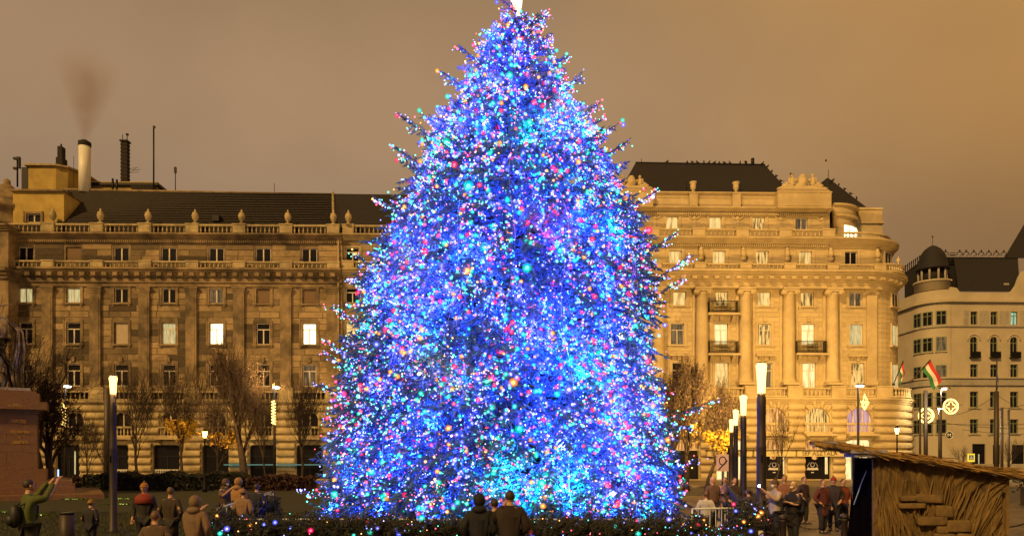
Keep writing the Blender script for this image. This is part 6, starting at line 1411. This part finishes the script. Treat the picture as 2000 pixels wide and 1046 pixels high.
person(1646, 60, 1.62, 10, 'person in rusty red jacket beside the dark hut doorway', (.26, .05, .02), hair='dark', la='pocket', ra='rest')
# dark folded parasol leaning by the fence
p0, p1 = P(1420, 950, 70), P(1468, 1008, 74); o = empty('folded_parasol', tuple(p1), 0, 'dark folded parasol with gold edge leaning by the lamp row', 'parasol'); d = p0 - p1
MB().tube([(0, 0, 0), tuple(d * .1), tuple(d * .55), tuple(d * .95), tuple(d * 1.05)], [.03, .10, .12, .03, .015], 8).build('cloth', M['black'], o); MB().tube([tuple(-d * .1 + Vector((.09, -.05, 0))), tuple(d * .5 + Vector((.11, -.08, 0))), tuple(d + Vector((.03, 0, 0)))], .014, 5).build('edge_trim', M['straw'], o)
MB().tube([tuple(-d * .0), (0, 0, -p1.z)], .02, 6).build('pole', M['pole'], o)
# ---------------------------------------------------------------- THE CHRISTMAS TREE
TS = 59.07; TD = 23.7; TX = -.12
prof_y = [24, 60, 100, 140, 180, 240, 280, 350, 400, 450, 500, 550, 600, 650, 700, 750, 800, 850, 900, 950, 1010]
pl = [10, 40, 88, 108, 125, 180, 198, 218, 243, 262, 284, 300, 318, 325, 343, 352, 362, 366, 376, 381, 386]
prr = [12, 46, 80, 106, 134, 168, 192, 220, 246, 268, 296, 301, 297, 298, 300, 308, 324, 340, 348, 360, 366]
pz = np.array([(HOR - y) / TS + H_EYE for y in prof_y])[::-1]; pL = np.array(pl)[::-1] / TS; pR_ = np.array(prr)[::-1] / TS
axis_x = lambda z: (np.interp(z, [0, 17], [-.22, .16])) - TX
def rad(z, az):
    c = np.cos(az); w = (1 + c) / 2; return (np.interp(z, pz, pL) * (1 - w) + np.interp(z, pz, pR_) * w) * .925 * (1 - .13 * np.clip((z - 9) / 5, 0, 1))
rg = np.random.RandomState(11)
# spray template: a twig with finger-like tufts of needles along +x
def finger(V, F, o, d, ln, w):
    d = np.array(d, float); d /= np.linalg.norm(d); a = np.cross(d, [0, 0, 1.]); a /= np.linalg.norm(a); c = np.cross(d, a); b0 = len(V); o = np.array(o, float)
    V.append(o)
    for j in range(3): t = 2.1 * j + .5; V.append(o + d * ln * .4 + (a * math.cos(t) + c * math.sin(t)) * w)
    V.append(o + d * ln)
    for j in range(3): q = (j + 1) % 3; F.append((b0, b0 + 1 + j, b0 + 1 + q)); F.append((b0 + 4, b0 + 1 + q, b0 + 1 + j))
def template(seed):
    r = random.Random(seed); V, F = [], []
    finger(V, F, (0, 0, 0), (1, 0, 0), 1., .03)
    for i in range(6):
        x = .12 + .15 * i; ln = .42 * (1 - .55 * x)
        for s_ in (-1, 1): finger(V, F, (x, 0, 0), (.62, s_ * r.uniform(.6, .95), r.uniform(-.35, .12)), ln * r.uniform(.8, 1.2), .042)
    finger(V, F, (.86, 0, 0), (1, 0, .1), .28, .045); return np.array(V), np.array(F)
TPL = [template(i) for i in range(3)]
sp_o, sp_f, sp_n, sp_s = [], [], [], []
br = MB(); prng = random.Random(4)
def add_branch(base, tip, dens=1., bare=.22, droop=.5, rb=.05, thin=1.):
    base, tip = np.array(base), np.array(tip); L_ = np.linalg.norm(tip - base); n = 9; pts = []
    for i in range(n + 1):
        t = i / n; p_ = base + (tip - base) * t; p_[2] += -droop * .30 * L_ * math.sin(math.pi * t) * .55; pts.append(p_)
    br.tube([tuple(p_) for p_ in pts], [max(.012, rb * (1 - .85 * i / n)) for i in range(n + 1)], 4, cap=False)
    step = .17 / dens; m_ = int(L_ * (1 - bare) / step)
    for i in range(m_):
        t = bare + (1 - bare) * (i + .5 + rg.uniform(-.3, .3)) / m_; k_ = min(int(t * n), n - 1); f = t * n - k_; p_ = pts[k_] * (1 - f) + pts[k_ + 1] * f; d = pts[k_ + 1] - pts[k_]; d = d / np.linalg.norm(d)
        sd_ = np.cross(d, [0, 0, 1.]); sd_ /= np.linalg.norm(sd_)
        for sg in (-1, 1):
            a = rg.uniform(.45, 1.0); fw = d * math.cos(a) + sd_ * sg * math.sin(a); fw[2] += rg.uniform(-.55, .10) if rg.rand() < .75 else rg.uniform(0, .5); fw /= np.linalg.norm(fw)
            sp_o.append(p_); sp_f.append(fw); sp_n.append(np.array([0, 0, 1.]) + rg.normal(0, .35, 3)); sp_s.append((.34 + .30 * (1 - t)) * rg.uniform(.75, 1.25) * thin)
    sp_o.append(pts[-2]); sp_f.append((pts[-1] - pts[-2]) / np.linalg.norm(pts[-1] - pts[-2])); sp_n.append(np.array([0, 0, 1.])); sp_s.append(.5 * thin)
zs = []
z = .55
while z < 16.6:
    rm_z = rad(z, 0); k_ = max(5, int(5 + rm_z * 3.1)); a0 = rg.uniform(0, 6.28)
    for i in range(k_):
        az = a0 + math.tau * i / k_ + rg.uniform(-.3, .3); front = math.sin(az) < .25
        if not front and rg.rand() < .5: continue
        zt = z + rg.uniform(-.25, .25); rr = rad(zt, az) * (rg.uniform(.84, .99) if rg.rand() < .85 else rg.uniform(.6, .85)); L_ = rr
        up = .10 + .55 * max(0, (zt - 9) / 8); zb = zt - rr * up; ax_ = axis_x(zt)
        add_branch((axis_x(zb) + .1 * math.cos(az), .1 * math.sin(az), max(.4, zb)), (ax_ + rr * math.cos(az), rr * math.sin(az), zt), .85 if front else .55, .30 if L_ > 3 else .12, .5 if zt < 12 else .1, .03 + .012 * L_, 1. if zt < 14 else .8)
    z += .30 + .012 * rm_z
# branches that stick out of the outline in the photograph
for px, py in ((652, 598), (640, 690), (688, 545), (604, 985), (735, 385), (775, 296), (785, 236), (832, 232), (868, 148), (903, 100), (962, 64), (990, 20), (1062, 34), (1100, 118), (1170, 196), (1196, 255), (1230, 268), (1282, 370), (1318, 458), (1352, 495), (1393, 782), (640, 668), (700, 505), (1330, 545), (620, 750), (1350, 830), (1362, 900), (592, 960), (1130, 160), (1050, 28)):
    X_, Z_ = (px - 1000) / TS - TX, (HOR - py) / TS + H_EYE; r_ = abs(X_ - axis_x(Z_)); ft = min(r_ * .9, 1.6 + r_ * .3)
    q = .22 if Z_ > 8 else -.02; k_ = 1 - ft / max(r_, .1)
    zb = Z_ - r_ * .30 if Z_ > 5 else Z_ - .35
    add_branch((axis_x(Z_) + (X_ - axis_x(Z_)) * .05, rg.uniform(-.3, .3), zb), (X_, rg.uniform(-.4, .4), Z_), 1.25, .3, .7 if Z_ > 4 else .3, .05, .78)
for i in range(16): a = i * 2.4; add_branch((axis_x(15.5 + i * .07), 0, 15.3 + i * .08), (axis_x(16) + (.75 - .035 * i) * math.cos(a), (.75 - .035 * i) * math.sin(a), 15.9 + i * .07), 1.3, .05, 0, .02, .55)
for i in range(6500):                                          # outer twigs that close the silhouette
    z_ = 16.2 * (1 - math.sqrt(rg.rand())) + .5; a = rg.uniform(-math.pi, .35) if rg.rand() < .85 else rg.uniform(0, math.pi); q = rad(z_, a) * rg.uniform(.74, .95) * (1 + .24 * noise.noise(Vector((2.2 * math.cos(a), 2.2 * math.sin(a), z_ * .6))) - .08)
    d = np.array([math.cos(a), math.sin(a), rg.uniform(-.7, .35)]) + rg.normal(0, .35, 3); d /= np.linalg.norm(d)
    sp_o.append(np.array([axis_x(z_) + q * math.cos(a), q * math.sin(a), z_])); sp_f.append(d); sp_n.append(np.array([0, 0, 1.]) + rg.normal(0, .3, 3)); sp_s.append(rg.uniform(.28, .55) * (1 if z_ < 14 else .7))
for i in range(1700):                                          # large hanging boughs that read one by one
    z_ = 15.5 * (1 - math.sqrt(rg.rand())) + .7; a = rg.uniform(-math.pi, .2); q = rad(z_, a) * rg.uniform(.78, .93)
    d = np.array([math.cos(a) * .8, math.sin(a) * .8, rg.uniform(-.9, .1)]) + rg.normal(0, .3, 3); d /= np.linalg.norm(d)
    sp_o.append(np.array([axis_x(z_) + q * math.cos(a), q * math.sin(a), z_])); sp_f.append(d); sp_n.append(np.array([math.cos(a), math.sin(a), .6]) + rg.normal(0, .25, 3)); sp_s.append(rg.uniform(.65, .95) * (1 if z_ < 12 else .6))
O, Fw, Nn, Ss = map(np.array, (sp_o, sp_f, sp_n, sp_s)); print('sprays', len(O))
Sd = np.cross(Nn, Fw); Sd /= np.linalg.norm(Sd, axis=1)[:, None]; Up = np.cross(Fw, Sd)
xmas = empty('christmas_tree', (TX, TD, 0), 0, 'huge spruce covered all over in coloured fairy lights', 'tree')
M['needle'] = mat('blue green spruce needles', (.05, .13, .34), .7, var=.35, scale=2.2)
tid = rg.randint(0, 3, len(O)); VV, FF = [], []; off = 0
for t in range(3):
    I = np.where(tid == t)[0]; Vt, Ft = TPL[t]; A_ = O[I][:, None] + (Vt[None, :, 0:1] * Fw[I][:, None] + Vt[None, :, 1:2] * Sd[I][:, None] + Vt[None, :, 2:3] * Up[I][:, None]) * Ss[I][:, None, None]
    A_[:, :, 2] -= .10 * (Vt[None, :, 0] ** 2) * Ss[I][:, None]
    VV.append(A_.reshape(-1, 3)); FF.append((Ft[None] + (np.arange(len(I)) * len(Vt))[:, None, None]).reshape(-1, 3) + off); off += len(I) * len(Vt)
tag(fastmesh('needles', np.concatenate(VV), np.concatenate(FF), M['needle'], xmas), kind='stuff')
br.build('branches', M['bark'], xmas); MB().tube([(axis_x(z_), 0, z_) for z_ in (0, 2, 6, 10, 14, 16.8)], [.32, .28, .2, .13, .07, .02], 10).build('trunk', M['bark'], xmas)
# ------- fairy lights
lights = empty('fairy_lights', (TX, TD, 0), 0, 'thousands of blue, green, red and amber fairy lights strung over the spruce', 'fairy lights')
CB = [((.42, .48, 1.), (.10, .13, 1.)), ((.25, 1., .72), (0., .62, .42)), ((1., .22, .30), (1., .01, .10)), ((1., .66, .25), (1., .30, .03)), ((.62, .62, 1.), (.16, .14, 1.))]
pc = [.29, .30, .17, .09, .15]
core = [glow('bulb core %d' % i, c[0], 10, False) for i, c in enumerate(CB)]; shell = [halo_shell('bulb halo %d' % i, c[1], 1.5, .9) for i, c in enumerate(CB)]; small = [glow('small bulb %d' % i, tuple(.38 * a + .62 * b_ for a, b_ in zip(*c)), 5., False) for i, c in enumerate(CB)]  # outer shells paint the halo of light round each bulb core
def ico(sub):
    bm = bmesh.new(); bmesh.ops.create_icosphere(bm, subdivisions=sub, radius=1); V = np.array([v.co[:] for v in bm.verts]); F = np.array([[v.index for v in f.verts] for f in bm.faces]); bm.free(); return V, F
iV, iF = ico(1); iV2, iF2 = ico(2)
def bulbs_mesh(name, pos, rad_, mats, parent):
    n = len(pos); V = (pos[:, None] + iV[None] * rad_[:, None, None]).reshape(-1, 3); F = (iF[None] + (np.arange(n) * len(iV))[:, None, None]).reshape(-1, 3); o = fastmesh(name, V, F, mats, parent, True); return o
tipw = O + Fw * Ss[:, None] * rg.uniform(.45, 1.05, len(O))[:, None]; rr = np.hypot(tipw[:, 0] - axis_x(tipw[:, 2]), tipw[:, 1]); az = np.arctan2(tipw[:, 1], tipw[:, 0] - axis_x(tipw[:, 2])); fr = rr / np.maximum(rad(tipw[:, 2], az), .3)
wgt = np.clip((fr - .55) / .3, .04, 1) * np.where(np.sin(az) < .25, 1, .22) * np.where(tipw[:, 2] > 1., 1, .4)
wgt = wgt * np.array([max(.45, .9 + 1.1 * noise.noise(Vector(p_ * .75))) for p_ in tipw]); nB = 25000; pick = rg.choice(len(O), nB, True, wgt / wgt.sum()); outd = np.c_[np.cos(az[pick]), np.sin(az[pick]), np.zeros(nB)]
pos = tipw[pick] + outd * rg.uniform(0, .16, nB)[:, None] + rg.normal(0, .05, (nB, 3)); cid = rg.choice(5, nB, p=pc)
# colour runs in short lengths and clusters, sizes vary
size = .016 * np.exp(rg.normal(0, .38, nB)); order = np.argsort(-(size * np.where(np.sin(az[pick]) < -.1, 1, .1)))
big = order[:300]; rest = order[300:]
b0 = []
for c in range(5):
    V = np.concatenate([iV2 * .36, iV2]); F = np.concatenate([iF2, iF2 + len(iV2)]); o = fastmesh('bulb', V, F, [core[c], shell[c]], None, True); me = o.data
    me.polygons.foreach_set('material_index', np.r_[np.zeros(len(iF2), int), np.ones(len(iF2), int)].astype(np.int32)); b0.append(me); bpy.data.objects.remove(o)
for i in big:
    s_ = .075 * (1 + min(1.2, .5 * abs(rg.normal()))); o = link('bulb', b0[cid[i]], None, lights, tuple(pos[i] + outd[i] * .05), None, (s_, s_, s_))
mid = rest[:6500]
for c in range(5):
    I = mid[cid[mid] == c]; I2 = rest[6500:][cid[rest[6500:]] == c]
    tag(bulbs_mesh('bulbs', pos[I], .021 + .014 * rg.rand(len(I)), core[c], lights), kind='stuff'); tag(bulbs_mesh('bulb_halos', pos[I], .05 + .05 * rg.rand(len(I)) ** 2, shell[c], lights), kind='stuff')  # second mesh: painted halos round these bulbs, not real glass
    tag(bulbs_mesh('bulbs', pos[I2], size[I2] * 1.1 + .003, small[c], lights), kind='stuff')
b = MB()
for i in range(7):                                            # thin cables running down over the boughs
    a = R(-150 + 20 * i); p_ = []
    for j in range(24): z_ = 16.5 - 15.6 * j / 23; q = rad(z_, a) * .93; aa = a + .03 * math.sin(j * .9 + i); p_.append((axis_x(z_) + q * math.cos(aa), q * math.sin(aa), z_))
    b.tube(p_, .004, 3, cap=False)
b.build('cable', M['white_p'], lights)
LC = [((.02, .08, 1.), 1.), ((.02, .9, .75), .6), ((1., .05, .25), .35), ((1., .45, .1), .2), ((.14, .10, 1.), 1.)]
LP = 370.
cand = np.where((np.sin(az) < .35) & (fr > .5) & (fr < .97))[0]; chosen = []
for i in rg.permutation(cand):
    if tipw[i][2] > 12 and rg.rand() < min(.75, (tipw[i][2] - 12) * .2): continue
    if all(np.linalg.norm(tipw[i] - tipw[j]) > .57 for j in chosen): chosen.append(i)
    if len(chosen) >= 430: break
lamp_d = {}
for i in chosen:
    c = rg.choice([0, 1, 2, 3, 4], p=[.44, .17, .08, .04, .27])
    if c not in lamp_d:
        ld = bpy.data.lights.new('bulb_and_fill_light', 'POINT'); ld.energy = LP * .4 * LC[c][1]; ld.color = LC[c][0]; ld.shadow_soft_size = .03; lamp_d[c] = ld
    inward = rg.rand() < .82
    if inward and ('s', c) not in lamp_d:
        ld = bpy.data.lights.new('bulb_and_fill_light', 'SPOT'); ld.energy = LP * LC[c][1]; ld.color = LC[c][0]; ld.shadow_soft_size = .05; ld.spot_size = R(165); ld.spot_blend = .6; lamp_d[('s', c)] = ld  # added fill spots facing inward to brighten the needles, with no bulb of their own
    lo = bpy.data.objects.new('bulb_and_fill_light', lamp_d[('s', c) if inward else c]); COL.objects.link(lo); lo.parent = lights
    d_ = np.array([np.cos(az[i]), np.sin(az[i]), 0]); lo.location = tuple(tipw[i] + d_ * (.34 if inward else .0))
    if inward: lo.rotation_euler = Vector(-d_ + np.array([0, 0, rg.uniform(-.3, .5)])).to_track_quat('-Z', 'Y').to_euler()
print('lamps', len(chosen))
# golden star on the tip
star = empty('tree_topper', (axis_x(17) + TX + .02, TD, 16.9), 0, 'golden glowing star on the very tip of the tree', 'star')
M['star'] = glow('glowing gold star', (1., .78, .38), 3.2)
def cone(b, p0_, p1_, r_): b.tube([p0_, p1_], [r_, .01], 8)
b = MB(); c_ = Vector((0, 0, 1.35)); b.ell(c_, .26, 12)
for i, ln in enumerate((1.0, .8, .75, .75, .8)): t = math.pi / 2 + math.tau * i / 5; b.tube([c_, c_ + Vector((math.cos(t), 0, math.sin(t))) * ln], [.24, .01], 4)
b.tube([c_ - Vector((0, 0, .1)), (0, 0, .35), (-.01, 0, 0)], [.22, .15, .03], 10); b.build('star', M['star'], star)
b = MB(); r_ = random.Random(5)
for i in range(70): q = r_.random(); t = r_.uniform(0, 6.28); w = .05 + .2 * q; b.ell((w * math.cos(t), w * math.sin(t), .05 + 1.1 * q), .022, 6, k=4)
b.build('star_bulbs', M['glowwarm'], star); MB().tube([(-.30, 0, 1.15), (-.10, 0, .1)], [.02, .02], 5).build('support_rod', M['white_p'], star)

# ---------------------------------------------------------------- fence and lit bough hedge round the tree
fence = empty('barrier_fence', (0, 0, 0), 0, 'low white barred barrier fence ringing the lit tree', 'fence'); M['fencep'] = mat('white blue fence paint', (.55, .6, .66), .45, var=.05)
def fence_run(p, q, h=1.08):
    p, q = Vector(p), Vector(q); L_ = (q - p).length; n = int(L_ / .14); d = (q - p) / L_; b = MB(); z1 = Vector((0, 0, h))
    b.tube([p + z1, q + z1], .024, 6).build('rail', M['fencep'], fence); MB().tube([p + Vector((0, 0, .15)), q + Vector((0, 0, .15))], .018, 5).build('rail', M['fencep'], fence)
    b = MB()
    for i in range(n + 1): c = p + d * (L_ * i / n); b.tube([c + Vector((0, 0, .15)), c + z1], .009, 4)
    b.build('bars', M['fencep'], fence)
    m_ = max(1, int(L_ / 2.2))
    for i in range(m_ + 1): c = p + d * (L_ * i / m_); MB().tube([c, c + z1], .022, 6).build('post', M['fencep'], fence)
fence_run((4.4, 17.5, 0), (5.75, 17.7, 0)); fence_run((5.75, 17.7, 0), (8.6, 26, 0)); fence_run((-7.2, 17.5, 0), (4.4, 17.5, 0), .82); fence_run((-7.2, 17.5, 0), (-9, 27, 0))
hg = empty('bough_hedge', (0, 16.6, 0), 0, 'low dark hedge of cut fir boughs with scattered coloured lights before the tree', 'hedge')
M['bough'] = mat('dark cut fir boughs', (.030, .032, .026), .8, var=.5, scale=5)
o2, f2, s2 = [], [], []
def hedge_run(x0, y0, x1, y1, n, h):
    for i in range(n):
        f = rg.rand(); z_ = rg.uniform(.1, h - .1); fx, fy = x0 + (x1 - x0) * f, y0 + (y1 - y0) * f
        o2.append((fx + rg.normal(0, .1), fy + rg.uniform(-.45, .35), z_)); d = np.array([rg.normal(0, .7), rg.normal(-.45, .5), abs(rg.normal(.75, .5))]); f2.append(d / np.linalg.norm(d)); s2.append(rg.uniform(.24, .5))
hedge_run(-6.9, 0, 4.3, 0, 5600, .76); hedge_run(4.3, 0, 5.5, 0, 650, .5); hedge_run(5.4, .1, 5.75, .8, 750, 1.0); hedge_run(5.75, .9, 8.2, 8, 1500, .95); hedge_run(-6.9, 0, -8.6, 9, 1500, .9)
o2, f2, s2 = map(np.array, (o2, f2, s2)); n2 = rg.normal(size=(len(o2), 3)); sd2 = np.cross(n2, f2); sd2 /= np.linalg.norm(sd2, axis=1)[:, None]; up2 = np.cross(f2, sd2)
Vt, Ft = TPL[0]; A_ = o2[:, None] + (Vt[None, :, 0:1] * f2[:, None] + Vt[None, :, 1:2] * sd2[:, None] + Vt[None, :, 2:3] * up2[:, None]) * s2[:, None, None]
tag(fastmesh('boughs', A_.reshape(-1, 3), (Ft[None] + (np.arange(len(o2)) * len(Vt))[:, None, None]).reshape(-1, 3), M['bough'], hg), kind='stuff')
b = MB(); b.box(-6.9, .05, 0, 5.2, .35, .62); b.build('hedge_core', M['bark'], hg)
hl = empty('hedge_lights', (0, 16.6, 0), 0, 'sparse coloured fairy lights scattered over the bough hedge', 'fairy lights')
tips2 = o2 + f2 * s2[:, None]; ok = np.where((tips2[:, 1] < .2) & (tips2[:, 2] > .25))[0]; dens = np.where(tips2[ok, 0] > 3.5, 3.2, np.where(tips2[ok, 0] > -2, .8, 1.2)); pk = rg.choice(ok, 620, True, dens / dens.sum()); ci = rg.choice(5, 620, p=[.34, .26, .16, .16, .08])
hp = tips2[pk] + np.c_[np.zeros(620), -.04 * np.ones(620), np.zeros(620)]
for k_ in range(len(pk)):
    if k_ < 150: s_ = .038 * (1 + .5 * abs(rg.normal())); link('bulb', b0[ci[k_]], None, hl, tuple(hp[k_]), None, (s_, s_, s_))
for c in range(5): I = np.where((ci == c) & (np.arange(620) >= 150))[0]; tag(bulbs_mesh('bulbs', hp[I], .010 + .006 * rg.rand(len(I)), small[c], hl), kind='stuff')

# ---------------------------------------------------------------- chimney smoke
b = MB(); 
b.lathe([(.4, 0), (.8, 1.0), (1.7, 3), (2.9, 6), (3.8, 9), (2.6, 11)], n=20)
sm = b.build('smoke_plume', None or [], None) if 0 else link('smoke_plume', b.mesh('smoke_plume'), None)
mv = bpy.data.materials.new('smoke'); mv.use_nodes = True; t = mv.node_tree; t.nodes.clear(); pv = t.nodes.new('ShaderNodeVolumePrincipled'); ov = t.nodes.new('ShaderNodeOutputMaterial'); t.links.new(pv.outputs[0], ov.inputs['Volume'])
pv.inputs['Color'].default_value = (.5, .33, .19, 1); g = t.nodes.new('ShaderNodeTexCoord'); n = t.nodes.new('ShaderNodeTexNoise'); n.inputs['Scale'].default_value = .5; t.links.new(g.outputs['Object'], n.inputs['Vector'])
sx = t.nodes.new('ShaderNodeSeparateXYZ'); t.links.new(g.outputs['Object'], sx.inputs[0]); m1 = t.nodes.new('ShaderNodeMapRange'); m1.inputs['From Min'].default_value = 0; m1.inputs['From Max'].default_value = 10; m1.inputs['To Min'].default_value = 1; m1.inputs['To Max'].default_value = 0; t.links.new(sx.outputs['Z'], m1.inputs[0])
# fade towards the plume's sides
ln_ = t.nodes.new('ShaderNodeVectorMath'); ln_.operation = 'MULTIPLY'; ln_.inputs[1].default_value = (1, 1, 0); t.links.new(g.outputs['Object'], ln_.inputs[0]); l2 = t.nodes.new('ShaderNodeVectorMath'); l2.operation = 'LENGTH'; t.links.new(ln_.outputs[0], l2.inputs[0])
wd_ = t.nodes.new('ShaderNodeMath'); wd_.operation = 'MULTIPLY_ADD'; wd_.inputs[1].default_value = .40; wd_.inputs[2].default_value = .45; t.links.new(sx.outputs['Z'], wd_.inputs[0]); dv = t.nodes.new('ShaderNodeMath'); dv.operation = 'DIVIDE'; t.links.new(l2.outputs['Value'], dv.inputs[0]); t.links.new(wd_.outputs[0], dv.inputs[1])
m2 = t.nodes.new('ShaderNodeMapRange'); m2.inputs['From Min'].default_value = 0; m2.inputs['From Max'].default_value = 1; m2.inputs['To Min'].default_value = 1; m2.inputs['To Max'].default_value = 0; t.links.new(dv.outputs[0], m2.inputs[0])
def mulm(a, b_, v=None):
    x = t.nodes.new('ShaderNodeMath'); x.operation = 'MULTIPLY'; t.links.new(a, x.inputs[0])
    if v is None: t.links.new(b_, x.inputs[1])
    else: x.inputs[1].default_value = v
    return x.outputs[0]
t.links.new(mulm(mulm(mulm(n.outputs[0], m1.outputs[0]), m2.outputs[0]), None, .9), pv.inputs['Density']); sm.data.materials.append(mv)
pA = Matrix.Translation((A.X0, A.D, 0)) @ Matrix.Rotation(.019, 4, 'Z') @ Vector((A.u(170, 6), 6, A.z(278, 6))); sm.location = pA; sm.rotation_euler = (0, R(3), 0); tag(sm, 'faint brown smoke rising from the tall white chimney', 'smoke', kind='stuff')
